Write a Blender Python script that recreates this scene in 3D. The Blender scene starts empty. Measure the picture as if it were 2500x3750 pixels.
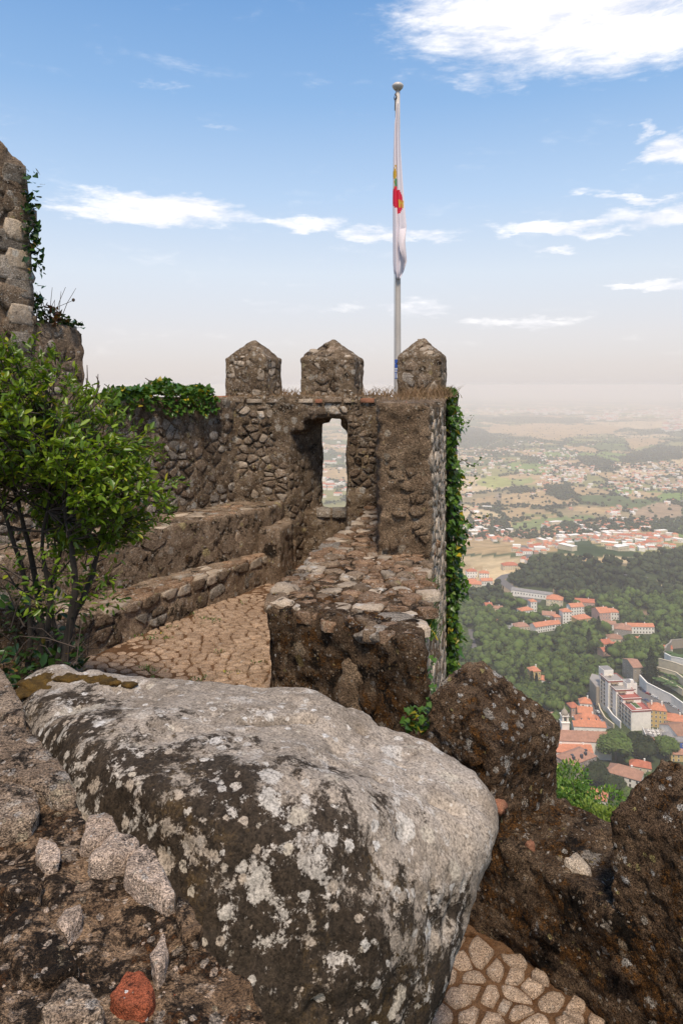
import bpy, math, random
import numpy as np
from mathutils import Vector, Matrix
random.seed(7); RS = np.random.RandomState(11)
SC = bpy.context.scene
COL = SC.collection
# ------------------------------------------------------------------ camera, sky, sun, exposure
F, HX, HY = 700.0, 341.0, 385.0            # focal length in pixels, principal column, eye-level row (682x1024)
cam_d = bpy.data.cameras.new('camera'); cam = bpy.data.objects.new('camera', cam_d); COL.objects.link(cam)
cam.location = (0, 0, 0); cam.rotation_euler = (math.pi/2, 0, 0)
cam_d.sensor_fit = 'VERTICAL'; cam_d.sensor_height = 36; cam_d.lens = 36*F/1024
cam_d.shift_y = -(512-HY)/1024; cam_d.clip_start = 0.05; cam_d.clip_end = 150000
SC.camera = cam
SUN_EL, SUN_AZ = math.radians(62), math.radians(177)     # azimuth clockwise from +Y: behind the camera, to the right
sun_d = bpy.data.lights.new('sun', 'SUN'); sun_d.energy = 4.1; sun_d.angle = math.radians(11.0); sun_d.color = (1, .87, .71)
sun = bpy.data.objects.new('sun', sun_d); COL.objects.link(sun)
sdir = Vector((math.sin(SUN_AZ)*math.cos(SUN_EL), math.cos(SUN_AZ)*math.cos(SUN_EL), math.sin(SUN_EL)))
sun.rotation_euler = sdir.to_track_quat('Z', 'Y').to_euler()
sun.location = sdir*50
SC.view_settings.view_transform = 'Standard'; SC.view_settings.look = 'None'
SC.cycles.volume_bounces = 4; SC.cycles.max_bounces = 8; SC.cycles.diffuse_bounces = 3; SC.cycles.transparent_max_bounces = 6
SC.view_settings.exposure = 0.15; SC.view_settings.gamma = 1; SC.view_settings.use_curve_mapping = False

class NT:
    """tiny node helper"""
    def __init__(s, tree): s.t = tree; s.N = tree.nodes; s.L = tree.links
    def n(s, typ, ins=None, **props):
        nd = s.N.new(typ)
        for k, v in props.items(): setattr(nd, k, v)
        for k, v in (ins or {}).items(): s.set(nd.inputs[k], v)
        return nd
    def set(s, sock, v):
        if isinstance(v, bpy.types.NodeSocket): s.L.new(v, sock)
        elif isinstance(v, bpy.types.Node): s.L.new(v.outputs[0], sock)
        elif isinstance(v, (tuple, list)) and sock.type == 'RGBA' and len(v) == 3: sock.default_value = (*v, 1)
        else: sock.default_value = v
    def m(s, op, a, b=None, c=None, clamp=False):
        nd = s.N.new('ShaderNodeMath'); nd.operation = op; nd.use_clamp = clamp
        for i, v in enumerate((a, b, c)):
            if v is not None: s.set(nd.inputs[i], v)
        return nd.outputs[0]
    def vm(s, op, a, b=None):
        nd = s.N.new('ShaderNodeVectorMath'); nd.operation = op
        s.set(nd.inputs[0], a)
        if b is not None: s.set(nd.inputs[1], b)
        return nd.outputs[0]
    def mr(s, v, a, b, c=0.0, d=1.0, smooth=False):
        nd = s.N.new('ShaderNodeMapRange'); nd.clamp = True
        if smooth: nd.interpolation_type = 'SMOOTHSTEP'
        for i, x in enumerate((v, a, b, c, d)): s.set(nd.inputs[i], x)
        return nd.outputs[0]
    def mix(s, f, a, b, mode='MIX'):
        nd = s.N.new('ShaderNodeMix'); nd.data_type = 'RGBA'; nd.blend_type = mode
        s.set(nd.inputs[0], f); s.set(nd.inputs[6], a); s.set(nd.inputs[7], b)
        return nd.outputs[2]
    def noise(s, vec, scale, detail=4, rough=.55, dist=0.0):
        nd = s.n('ShaderNodeTexNoise', {'Vector': vec, 'Scale': scale, 'Detail': detail, 'Roughness': rough, 'Distortion': dist})
        return nd.outputs['Fac']
    def voro(s, vec, scale, feature='F1', rnd=1.0, out='Distance'):
        nd = s.n('ShaderNodeTexVoronoi', {'Vector': vec, 'Scale': scale, 'Randomness': rnd}, feature=feature)
        return nd.outputs[out]

def make_world():
    w = bpy.data.worlds.new('World'); SC.world = w; w.use_nodes = True
    t = NT(w.node_tree); t.N.clear()
    out = t.n('ShaderNodeOutputWorld'); bg = t.n('ShaderNodeBackground')
    t.L.new(bg.outputs[0], out.inputs[0])
    sky = t.n('ShaderNodeTexSky', sky_type='NISHITA', sun_disc=False)
    sky.sun_elevation = SUN_EL; sky.sun_rotation = SUN_AZ; sky.altitude = 450
    sky.air_density = 1.0; sky.dust_density = 1.2; sky.ozone_density = 2.0
    d = t.vm('NORMALIZE', t.n('ShaderNodeTexCoord').outputs['Generated'])
    sp = t.n('ShaderNodeSeparateXYZ', {0: d})
    el = t.m('MULTIPLY', t.m('ARCSINE', sp.outputs[2]), 57.2958)
    az = t.m('MULTIPLY', t.m('ARCTAN2', sp.outputs[0], sp.outputs[1]), 57.2958)
    # sky: pale haze towards the horizon, saturated blue higher up
    rp = t.n('ShaderNodeValToRGB', {0: t.m('DIVIDE', el, 60.0, clamp=True)}); cr = rp.color_ramp
    stops = [(0, (.665, .605, .60)), (1.6, (.665, .60, .60)), (4, (.70, .65, .655)), (9, (.68, .725, .785)), (15, (.47, .62, .82)), (22, (.27, .46, .745)), (30, (.155, .335, .65)), (60, (.07, .18, .46))]
    while len(cr.elements) < len(stops): cr.elements.new(.5)
    for e, (d_, c_) in zip(cr.elements, stops): e.position = d_/60.0; e.color = (*[q/1.0 for q in c_], 1)
    base = t.mix(1.0, rp.outputs[0], (7.0, 7.0, 7.0), 'MULTIPLY')
    c = t.mix(.82, sky.outputs[0], base)
    # clouds
    v = t.n('ShaderNodeCombineXYZ', {0: t.m('MULTIPLY', az, .10), 1: t.m('MULTIPLY', el, .34), 2: 3.7}).outputs[0]
    n1 = t.noise(v, 1.3, 9, .62, .5)
    n2 = t.noise(v, 4.5, 8, .65, .3)
    nn = t.m('ADD', t.m('MULTIPLY', n1, .62), t.m('MULTIPLY', n2, .38))
    wz = t.n('ShaderNodeTexNoise', {'Vector': v, 'Scale': 2.2, 'Detail': 7.0, 'Roughness': .62}).outputs['Color']; wsp = t.n('ShaderNodeSeparateColor', {0: wz})
    azw = t.m('ADD', az, t.m('MULTIPLY', t.m('SUBTRACT', wsp.outputs[0], .5), 9.0)); elw = t.m('ADD', el, t.m('MULTIPLY', t.m('SUBTRACT', wsp.outputs[1], .5), 3.2))
    cl = None
    clouds = [(19.0, 28.0, 18.5, 6.0, .03, 1.1), (22, 24.8, 11, 3.0, -.02, .9), (12.5, 23.3, 4.5, 1.5, 0, .6), (-14.0, 13.6, 8.2, 1.5, -.04, 1.0), (-19, 13.0, 5, .9, 0, .8), (-3.5, 13.0, 5.5, .75, -.02, .75),
              (4.6, 12.0, 6.0, .85, -.03, .8), (18.3, 12.1, 8.0, .75, -.03, .85), (25.5, 12.6, 6.0, 1.1, .05, .9), (22.5, 13.8, 3.4, .45, 0, .7),
              (25.6, 16.9, 2.9, 1.4, .1, .95), (23.8, 18.3, 1.6, .9, .4, .7), (24.5, 7.4, 4, .5, -.05, .7), (5.5, 6.3, 4.5, .9, .02, .6), (-3.2, 6.2, 7, .7, 0, .5), (17.5, 10.6, 2.6, .35, 0, .6),
              (-14.5, 22.4, 7.0, .4, -.03, .2), (-9.6, 20.0, 3.0, .3, -.03, .3), (15, 5.0, 6, .5, .02, .5), (19, 14.4, 3, .4, 0, .5)]
    for a0, e0, wa, we, sl, amp in clouds:
        da = t.m('SUBTRACT', azw, a0)
        de = t.m('SUBTRACT', t.m('SUBTRACT', elw, e0), t.m('MULTIPLY', da, sl))
        q = t.m('ADD', t.m('POWER', t.m('ABSOLUTE', t.m('DIVIDE', da, wa)), 2.0), t.m('POWER', t.m('ABSOLUTE', t.m('DIVIDE', de, we)), 2.0))
        g = t.m('MULTIPLY', t.m('SUBTRACT', 1.0, q), amp)
        cl = g if cl is None else t.m('MAXIMUM', cl, g)
    # scattered cloud in the rest of the sky
    other = t.m('MULTIPLY', t.mr(t.m('ABSOLUTE', az), 34, 60, 0, 1), t.mr(t.noise(v, .6, 2, .5), .5, .7, 0, .8))
    cl = t.m('MAXIMUM', t.m('MAXIMUM', cl, -1.5), other)
    dens = t.mr(t.m('ADD', t.m('MULTIPLY', cl, .44), nn), .54, .96, 0, 1, True)
    dens = t.m('MULTIPLY', dens, t.mr(cl, -.35, .25, 0, 1, True))
    shade = t.mix(t.mr(nn, .42, .62, 0, 1), (5.9, 5.9, 6.3), (7.6, 7.4, 7.3))
    c = t.mix(t.m('MULTIPLY', dens, .96), c, shade)
    c = t.mix(t.mr(sp.outputs[2], -.02, 0.0, 1, 0), c, (2.2, 2.05, 2.0))
    t.L.new(c, bg.inputs[0]); bg.inputs[1].default_value = .15
make_world()

# ------------------------------------------------------------------ numpy noise
def _h(ix, iy, iz, s):
    with np.errstate(over='ignore'):
        h = (ix.astype(np.uint32)*np.uint32(374761393) + iy.astype(np.uint32)*np.uint32(668265263) + iz.astype(np.uint32)*np.uint32(2147483647) + np.uint32(s*1274126177 & 0xffffffff))
        h = (h ^ (h >> np.uint32(13)))*np.uint32(1274126177); h ^= h >> np.uint32(16)
        h = h*np.uint32(2246822519); h ^= h >> np.uint32(15)
    return h.astype(np.float64)/4294967295.0
def vnoise(P, s=0):
    i = np.floor(P).astype(np.int64); f = P-i; f = f*f*(3-2*f); r = 0
    for dx in (0, 1):
        for dy in (0, 1):
            for dz in (0, 1):
                w = (f[:, 0] if dx else 1-f[:, 0])*(f[:, 1] if dy else 1-f[:, 1])*(f[:, 2] if dz else 1-f[:, 2])
                r = r+w*_h(i[:, 0]+dx, i[:, 1]+dy, i[:, 2]+dz, s)
    return r
def fbm(P, scale, oct=4, s=0, rough=.5):
    P = np.asarray(P, float)*scale; a = 1; t = 0; r = 0
    for k in range(oct):
        r = r+a*(vnoise(P+k*17.3, s+k)-.5)*2; t += a; a *= rough; P = P*2.03
    return r/t
# ------------------------------------------------------------------ object helpers
def tag(o, label=None, cat=None, group=None, kind=None):
    if label: o['label'] = label
    if cat: o['category'] = cat
    if group: o['group'] = group
    if kind: o['kind'] = kind
    return o
def empty(name, loc, label, cat, group=None):
    o = bpy.data.objects.new(name, None); o.location = loc; o.empty_display_size = .2; COL.objects.link(o)
    return tag(o, label, cat, group)
def wloc(o):
    v = Vector(o.location)
    while o.parent: o = o.parent; v += Vector(o.location)
    return v
def link(name, me, mats, parent=None, loc=None, world=True):
    o = bpy.data.objects.new(name, me); COL.objects.link(o)
    if mats is not None and not me.materials:
        for m in (mats if isinstance(mats, (list, tuple)) else [mats]): me.materials.append(m)
    if loc is not None: o.location = loc
    if parent is not None:
        o.parent = parent
        if world: o.location = Vector(o.location)-wloc(parent)
    return o
def mesh_np(name, V, Fc, smooth=False, tint=None):
    V = np.asarray(V, np.float32); me = bpy.data.meshes.new(name)
    if isinstance(Fc, np.ndarray):
        k = Fc.shape[1]; me.vertices.add(len(V)); me.vertices.foreach_set('co', V.ravel())
        me.loops.add(Fc.size); me.loops.foreach_set('vertex_index', Fc.ravel().astype(np.int32))
        me.polygons.add(len(Fc)); me.polygons.foreach_set('loop_start', np.arange(0, Fc.size, k, dtype=np.int32))
        me.polygons.foreach_set('loop_total', np.full(len(Fc), k, np.int32)); me.update(calc_edges=True)
    else:
        me.from_pydata([tuple(map(float, v)) for v in V], [], Fc); me.update()
    if smooth: me.polygons.foreach_set('use_smooth', np.ones(len(me.polygons), bool))
    if tint is not None:
        at = me.attributes.new('tint', 'FLOAT', 'FACE'); at.data.foreach_set('value', np.asarray(tint, np.float32))
    return me
class MB:
    """collects simple pieces into one mesh"""
    def __init__(s): s.v = []; s.f = []; s.m = []
    def add(s, V, Fs, mi=0):
        b = len(s.v); s.v += [tuple(v) for v in V]; s.f += [tuple(b+i for i in f) for f in Fs]; s.m += [mi]*len(Fs)
    def box(s, x0, x1, y0, y1, z0, z1, mi=0):
        s.add([(x, y, z) for z in (z0, z1) for x, y in ((x0, y0), (x1, y0), (x1, y1), (x0, y1))],
              [(3, 2, 1, 0), (4, 5, 6, 7), (0, 1, 5, 4), (1, 2, 6, 5), (2, 3, 7, 6), (3, 0, 4, 7)], mi)
    def prism(s, P, z0, z1, mi=0):
        n = len(P); z1s = z1 if isinstance(z1, (list, tuple)) else [z1]*n
        s.add([(x, y, z0) for x, y in P]+[(P[i][0], P[i][1], z1s[i]) for i in range(n)],
              [tuple(range(n-1, -1, -1)), tuple(range(n, 2*n))]+[(i, (i+1) % n, n+(i+1) % n, n+i) for i in range(n)], mi)
    def tube(s, pts, rad, k=6, mi=0):
        pts = [Vector(p) for p in pts]; n = len(pts)
        if not hasattr(rad, '__len__'): rad = [rad]*n
        V = []; ref = Vector((.3, .2, .9))
        for i, p in enumerate(pts):
            d = (pts[min(i+1, n-1)]-pts[max(i-1, 0)]).normalized()
            a = d.cross(ref)
            if a.length < .05: a = d.cross(Vector((1, 0, 0)))
            a.normalize(); b = d.cross(a)
            for j in range(k):
                t = 2*math.pi*j/k; V.append(p+(a*math.cos(t)+b*math.sin(t))*rad[i])
        Fs = [(i*k+j, i*k+(j+1) % k, (i+1)*k+(j+1) % k, (i+1)*k+j) for i in range(n-1) for j in range(k)]
        Fs += [tuple(range(k-1, -1, -1)), tuple((n-1)*k+j for j in range(k))]
        s.add(V, Fs, mi)
    def lathe(s, prof, k=16, mi=0, cx=0, cy=0):
        V = []; n = len(prof)
        for r, z in prof:
            for j in range(k): t = 2*math.pi*j/k; V.append((cx+r*math.cos(t), cy+r*math.sin(t), z))
        Fs = [(i*k+j, i*k+(j+1) % k, (i+1)*k+(j+1) % k, (i+1)*k+j) for i in range(n-1) for j in range(k)]
        Fs += [tuple(range(k-1, -1, -1)), tuple((n-1)*k+j for j in range(k))]
        s.add(V, Fs, mi)
    def build(s, name, mats, parent=None, loc=None, smooth=False, world=False):
        me = bpy.data.meshes.new(name); me.from_pydata(s.v, [], s.f)
        mats = mats if isinstance(mats, (list, tuple)) else [mats]
        for m in mats: me.materials.append(m)
        me.polygons.foreach_set('material_index', s.m)
        if smooth: me.polygons.foreach_set('use_smooth', np.ones(len(s.f), bool))
        me.update()
        o = bpy.data.objects.new(name, me); COL.objects.link(o)
        if loc is not None: o.location = loc
        if parent is not None:
            o.parent = parent
            if world: o.location = Vector(o.location)-wloc(parent)
        return o
def prism_pts(P, z0, z1):
    z1s = z1 if isinstance(z1, (list, tuple)) else [z1]*len(P)
    return [(x, y, z0) for x, y in P]+[(p[0], p[1], z) for p, z in zip(P, z1s)]
import bmesh
def rough_solid(name, hulls, voxel, smooth_it, disp, mat, parent=None, post=None, sub=0, inflate=0.0):
    """union of convex hulls, voxel remeshed, smoothed and displaced with noise; world coordinates"""
    bm = bmesh.new()
    for h in hulls:
        vs = [bm.verts.new(p) for p in h]
        r = bmesh.ops.convex_hull(bm, input=vs)
        bmesh.ops.delete(bm, geom=list({v for v in r['geom_interior'] if isinstance(v, bmesh.types.BMVert)} | {v for v in r['geom_unused'] if isinstance(v, bmesh.types.BMVert)}), context='VERTS')
    bmesh.ops.recalc_face_normals(bm, faces=bm.faces[:])
    me = bpy.data.meshes.new(name+'_src'); bm.to_mesh(me); bm.free()
    o = bpy.data.objects.new(name, me); COL.objects.link(o)
    md = o.modifiers.new('r', 'REMESH'); md.mode = 'VOXEL'; md.voxel_size = voxel; md.adaptivity = 0
    if smooth_it: sm = o.modifiers.new('s', 'SMOOTH'); sm.factor = .5; sm.iterations = smooth_it
    if sub: sb = o.modifiers.new('u', 'SUBSURF'); sb.levels = sub; sb.render_levels = sub
    dg = bpy.context.evaluated_depsgraph_get(); dg.update()
    m2 = bpy.data.meshes.new_from_object(o.evaluated_get(dg)); o.modifiers.clear(); o.data = m2; m2.name = name
    bpy.data.meshes.remove(me)
    n = len(m2.vertices); co = np.empty(n*3, np.float32); m2.vertices.foreach_get('co', co); co = co.reshape(-1, 3).astype(float)
    nr = np.empty(n*3, np.float32); m2.vertex_normals.foreach_get('vector', nr); nr = nr.reshape(-1, 3)
    d = np.full(n, float(inflate))
    for sc, amp, oc, sd in disp: d += fbm(co, sc, oc, sd, .55)*amp
    if post is not None: d += post(co, nr)
    co = co+nr*d[:, None]
    loc = co.mean(0) if parent is None else np.array(wloc(parent))
    m2.vertices.foreach_set('co', (co-loc).astype(np.float32).ravel())
    m2.polygons.foreach_set('use_smooth', np.ones(len(m2.polygons), bool)); m2.update()
    m2.materials.clear(); m2.materials.append(mat)
    if parent is None: o.location = loc
    else: o.parent = parent
    return o
# ---- 2D voronoi cells
def clip(poly, a, b, c):          # keep a*x+b*y<=c
    out = []
    for i in range(len(poly)):
        p, q = poly[i], poly[(i+1) % len(poly)]
        dp, dq = a*p[0]+b*p[1]-c, a*q[0]+b*q[1]-c
        if dp <= 0: out.append(p)
        if dp*dq < 0:
            t = dp/(dp-dq); out.append((p[0]+(q[0]-p[0])*t, p[1]+(q[1]-p[1])*t))
    return out
def cells(x0, x1, y0, y1, cw, ch, jit=.48, keep=None, seed=1):
    r = random.Random(seed); k = cw/ch; S = []
    nx = int((x1-x0)/cw)+3; ny = int((y1-y0)/ch)+3
    for j in range(-1, ny):
        for i in range(-1, nx):
            if r.random() < .20: continue
            S.append((x0+(i+.5+(.5 if j % 2 else 0)+r.uniform(-jit, jit))*cw, (y0+(j+.5+r.uniform(-jit, jit))*ch)*k))
    A = np.array(S); out = []
    for idx, (sx, sy) in enumerate(S):
        if not (x0-.0 <= sx <= x1 and y0 <= sy/k <= y1): continue
        if keep and not keep(sx, sy/k): continue
        d2 = ((A-A[idx])**2).sum(1); nb = np.argsort(d2)[1:17]
        R = cw*2; poly = [(sx-R, sy-R), (sx+R, sy-R), (sx+R, sy+R), (sx-R, sy+R)]
        for j in nb:
            ox, oy = S[j]; a, b = ox-sx, oy-sy
            poly = clip(poly, a, b, (ox*ox+oy*oy-sx*sx-sy*sy)/2)
            if len(poly) < 3: break
        poly = clip(poly, 1, 0, x1); poly = clip(poly, -1, 0, -x0); poly = clip(poly, 0, 1, y1*k); poly = clip(poly, 0, -1, -y0*k)
        if len(poly) >= 3: out.append([(p[0], p[1]/k) for p in poly])
    return out
def resample(poly, n):
    P = np.array(poly); Q = np.roll(P, -1, 0); L = np.hypot(*(Q-P).T); T = L.sum(); c = np.concatenate([[0], np.cumsum(L)])
    out = []
    for i in range(n):
        s = (i+.5)/n*T; k = min(np.searchsorted(c, s, 'right')-1, len(P)-1); f = (s-c[k])/max(L[k], 1e-9)
        out.append(P[k]+(Q[k]-P[k])*f)
    return np.array(out)
def area(poly):
    P = np.array(poly); Q = np.roll(P, -1, 0); return abs((P[:, 0]*Q[:, 1]-Q[:, 0]*P[:, 1]).sum())/2
a_of = area
def stones(parent, polys, pos, nrm, mats, gap=.82, proud=.02, deep=.04, name='stone', nseg=9, limit=300, seed=3, top=.74, rough=.35, vis=None, stuff_name=None, flatten=.4):
    """polys in (u,v); pos(u,v)->world; nrm(u,v)->unit normal. Each a mesh of its own, up to limit; the rest joined as stuff"""
    r = random.Random(seed); items = []
    for p in polys:
        a = area(p)
        if a < 1e-5: continue
        c = np.array(p).mean(0); items.append((vis(c, a) if vis else a, p, c))
    items.sort(key=lambda t: -t[0]); rest = {}
    for idx, (_, p, c) in enumerate(items):
        PP = [p[0]]
        for q_ in p[1:]:
            if math.hypot(q_[0]-PP[-1][0], q_[1]-PP[-1][1]) > .16*math.sqrt(a_of(p)): PP.append(q_)
        if len(PP) < 4 or nseg > 12: Q = resample(p, nseg)
        else:
            Q = []
            for i_ in range(len(PP)):
                A_, B_ = np.array(PP[i_]), np.array(PP[(i_+1) % len(PP)]); Q.append(A_*.93+c*.07)
                if np.hypot(*(B_-A_)) > .5*math.sqrt(a_of(p)): Q.append((A_+B_)/2)
            Q = np.array(Q)
        nn_ = len(Q); g = min(.99, gap+.12)*r.uniform(.82, 1.04); N = nrm(*c); N = np.array(N); 
        C = np.array(pos(*c)); w = math.sqrt(area(p)); pr = proud*flatten*r.uniform(.4, 1.5)
        jj = [r.uniform(.90, 1.05) for _ in Q]
        ring = np.array([pos(*(c+(q-c)*g*j)) for q, j in zip(Q, jj)])
        R0 = ring-N*deep-C
        tl = np.array([r.uniform(-1, 1) for _ in range(3)])*rough
        hh = np.array([[r.uniform(1-rough, 1+rough*.6)] for _ in Q])*pr
        tlt = ((ring-C)@tl/max(w, .01))[:, None]*pr
        R1 = ring+N*(hh*.62+tlt)-C
        R2 = (ring-C)*min(.88, top+.04)*np.array([[r.uniform(.92, 1.04)] for _ in Q])+N*(hh+tlt)
        M = N*pr*r.uniform(1.0, 1.15)
        V = np.vstack([R0, R1, R2, M[None]]); n = nn_; Fs = []
        # orientation
        e1 = ring[1]-ring[0]; e2 = ring[2]-ring[1]
        flip = np.dot(np.cross(ring[1]-C, ring[2]-C), N) < 0
        for k in range(n):
            l = (k+1) % n
            Fs += [(k, l, n+l, n+k), (n+k, n+l, 2*n+l, 2*n+k), (2*n+k, 2*n+l, 3*n)]
        if flip: Fs = [f[::-1] for f in Fs]
        mt = mats[min(int(r.random()**1.0*len(mats)), len(mats)-1)]
        if idx < limit:
            me = bpy.data.meshes.new(name); me.from_pydata(V.tolist(), [], Fs); me.materials.append(mt)
            me.polygons.foreach_set('use_smooth', np.ones(len(Fs), bool)); me.update()
            o = bpy.data.objects.new(name, me); COL.objects.link(o); o.parent = parent; o.location = Vector(C)-wloc(parent)
        else:
            rest.setdefault(0, []).append((V+C, Fs, mt))
    if rest:
        mb = MB(); mm = []
        for V, Fs, mt in rest[0]:
            if mt not in mm: mm.append(mt)
            mb.add(V.tolist(), Fs, mm.index(mt))
        b = Vector(wloc(parent)); mb.v = [tuple(Vector(v)-b) for v in mb.v]
        o = mb.build(stuff_name or 'small_stones', mm, parent, smooth=True); o['kind'] = 'stuff'
def ray(px, py, Y): return np.array([(px-HX)/F*Y, Y, (HY-py)/F*Y])
def onz(px, py, z): Y = -z*F/(py-HY); return np.array([(px-HX)/F*Y, Y, z])
D = 0.43495                                    # photo at 1568 wide -> 682 wide
def dz(pts, z): return [onz(x*D, y*D, z) for x, y in pts]

# ------------------------------------------------------------------ materials
MAT = {}
def newmat(name):
    m = bpy.data.materials.new(name); m.use_nodes = True; t = NT(m.node_tree); t.N.clear()
    out = t.n('ShaderNodeOutputMaterial'); b = t.n('ShaderNodeBsdfPrincipled'); t.L.new(b.outputs[0], out.inputs[0])
    MAT[name] = m; return m, t, b, out
def rock(name, light, dark, warm, crust=(.5, .1), crustcol=(.012, .009, .006), lichen=(.62, .08), lichcol=(.5, .47, .42), moss=(.6, .1), mosscol=(.10, .042, .008),
         sc=1.0, bump=.6, upmoss=0.0, updark=0.0, rnd=.25, speck=.5, bd=.02, rough=.92, yellow=0.0, plane=None, spots=None, cscale=2.2):
    m, t, b, out = newmat(name)
    g = t.n('ShaderNodeNewGeometry'); P = g.outputs['Position']; nz = t.n('ShaderNodeSeparateXYZ', {0: g.outputs['Normal']}).outputs[2]
    rn = t.n('ShaderNodeObjectInfo').outputs['Random']
    nA = t.noise(P, 2.6*sc, 4, .6, .4); nB = t.noise(P, 11*sc, 6, .68); nC = t.noise(P, 62*sc, 3, .7)
    nD = t.noise(P, cscale*sc*2, 8, .72, .6); nE = t.noise(t.vm('ADD', P, (7.1, 3.3, 5.7)), 4.6*sc, 9, .70, .35); nF = t.noise(t.vm('ADD', P, (17.1, 13.3, 1.7)), 3.1*sc, 7, .7, .5)
    c = t.mix(t.mr(nA, .38, .62), light, dark)
    c = t.mix(t.mr(nB, .45, .65, 0, .7), c, warm)
    # black crust
    cb = t.m('ADD', nD, t.m('MULTIPLY', t.m('SUBTRACT', nC, .5), .22))
    if plane:
        pl = t.m('ADD', t.m('ADD', t.m('MULTIPLY', t.n('ShaderNodeSeparateXYZ', {0: P}).outputs[0], plane[0]), t.m('MULTIPLY', t.n('ShaderNodeSeparateXYZ', {0: P}).outputs[1], plane[1])), t.m('MULTIPLY', t.n('ShaderNodeSeparateXYZ', {0: P}).outputs[2], plane[2]))
        pl = t.m('ADD', pl, t.m('MULTIPLY', t.m('SUBTRACT', nA, .5), .8)); dk = t.mr(pl, plane[3], plane[4], 0, 1)
        cb = t.m('ADD', cb, t.m('MULTIPLY', dk, plane[5]))
    if rnd: cb = t.m('ADD', cb, t.m('MULTIPLY', t.m('SUBTRACT', rn, .5), rnd*.22))
    c = t.mix(t.mr(cb, crust[0], crust[0]+crust[1], 0, .93), c, crustcol)
    # lichen patches, some of them yellowish
    lb = t.m('ADD', nE, t.m('MULTIPLY', t.m('SUBTRACT', nB, .5), .25))
    lm = t.mr(lb, lichen[0], lichen[0]+lichen[1])
    if spots:
        wv = t.vm('ADD', P, t.vm('MULTIPLY', t.n('ShaderNodeTexNoise', {'Vector': P, 'Scale': spots[0]*3.0, 'Detail': 5.0, 'Roughness': .7}).outputs['Color'], (spots[2],)*3))
        vo = t.n('ShaderNodeTexVoronoi', {'Vector': wv, 'Scale': spots[0]}); rr_ = t.n('ShaderNodeSeparateColor', {0: vo.outputs['Color']}).outputs[0]
        rad = t.mr(rr_, 1-spots[1], 1, 0.0, .42); sm_ = t.mr(t.m('SUBTRACT', rad, t.m('ADD', vo.outputs['Distance'], t.m('MULTIPLY', t.m('SUBTRACT', nC, .5), .12))), -.03, .05)
        sm_ = t.m('MULTIPLY', sm_, t.mr(nC, .30, .48, .35, 1)); lm = t.m('MAXIMUM', lm, sm_)
    lc = t.mix(t.mr(nF, .5, .56, 0, yellow), lichcol, (.50, .43, .27)) if yellow else lichcol
    c = t.mix(t.m('MULTIPLY', lm, .88), c, lc)
    mo = nF
    if upmoss: mo = t.m('ADD', mo, t.m('MULTIPLY', nz, upmoss))
    mo = t.m('ADD', mo, t.m('MULTIPLY', t.m('SUBTRACT', nB, .5), .3))
    mk = t.mr(mo, moss[0], moss[0]+moss[1])
    mc = t.mix(t.mr(nB, .4, .6), mosscol, tuple(x*.35 for x in mosscol))
    c = t.mix(mk, c, mc)
    br = t.mr(nC, .32, .68, 1-speck, 1+speck*.8)
    c = t.mix(1.0, c, t.n('ShaderNodeCombineXYZ', {0: br, 1: br, 2: br}).outputs[0], 'MULTIPLY')
    if rnd:
        rr = t.mr(rn, 0, 1, 1-rnd, 1+rnd); c = t.mix(1.0, c, t.n('ShaderNodeCombineXYZ', {0: rr, 1: rr, 2: rr}).outputs[0], 'MULTIPLY')
    t.set(b.inputs['Base Color'], c); b.inputs['Roughness'].default_value = rough; b.inputs['Specular IOR Level'].default_value = .2
    h = t.m('ADD', t.m('ADD', t.m('MULTIPLY', nB, 1.0), t.m('MULTIPLY', nC, .28)), t.m('MULTIPLY', nD, .6))
    h = t.m('ADD', h, t.m('MULTIPLY', t.m('ADD', lm, mk), .05))
    bp = t.n('ShaderNodeBump', {'Strength': bump, 'Distance': bd, 'Height': h}); t.L.new(bp.outputs[0], b.inputs['Normal'])
    return m
WS = (7.5, .42, .10)
rock('mortar_dark', (.235, .168, .108), (.13, .09, .056), (.18, .11, .06), crust=(.50, .14), moss=(.60, .1), lichen=(.61, .06), lichcol=(.40, .35, .29), sc=1.6, bump=1.0, bd=.045, rnd=0, speck=.65, spots=WS)
rock('mortar_light', (.30, .225, .16), (.17, .12, .08), (.28, .19, .12), crust=(.56, .14), moss=(.66, .1), lichen=(.66, .06), sc=1.6, bump=1.0, bd=.045, rnd=0, speck=.65, spots=(9, .3, .1))
rock('plaster_old', (.25, .18, .115), (.165, .11, .068), (.29, .20, .13), crust=(.58, .14), moss=(.72, .1), lichen=(.74, .06), sc=2.2, bump=1.0, bd=.06, rnd=0, speck=.6)
rock('stone_pale', (.50, .41, .315), (.33, .265, .20), (.40, .30, .21), crust=(.56, .10), moss=(.68, .1), lichen=(.58, .1), sc=2.0, bump=.9, bd=.03, rnd=.3, spots=(11, .3, .1))
rock('stone_mid_old', (.34, .255, .18), (.22, .16, .108), (.27, .18, .115), crust=(.51, .12), moss=(.64, .1), lichen=(.62, .1), sc=2.0, bump=1.0, bd=.035, rnd=.35, spots=(9, .35, .1))
rock('stone_dark_old', (.225, .162, .108), (.14, .098, .064), (.16, .105, .065), crust=(.47, .14), moss=(.60, .1), lichen=(.62, .08), lichcol=(.40, .36, .31), sc=2.2, bump=1.0, bd=.035, rnd=.35, spots=(9, .4, .1))
rock('stone_red', (.30, .13, .075), (.20, .09, .055), (.32, .17, .10), crust=(.58, .12), moss=(.72, .1), lichen=(.74, .08), sc=3, bump=.6, rnd=.2)
rock('stone_grey_old', (.44, .385, .32), (.28, .237, .19), (.35, .29, .235), crust=(.53, .12), moss=(.70, .1), lichen=(.57, .1), lichcol=(.58, .55, .51), sc=2.2, bump=1.0, bd=.035, rnd=.35, spots=(9, .3, .1))
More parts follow.
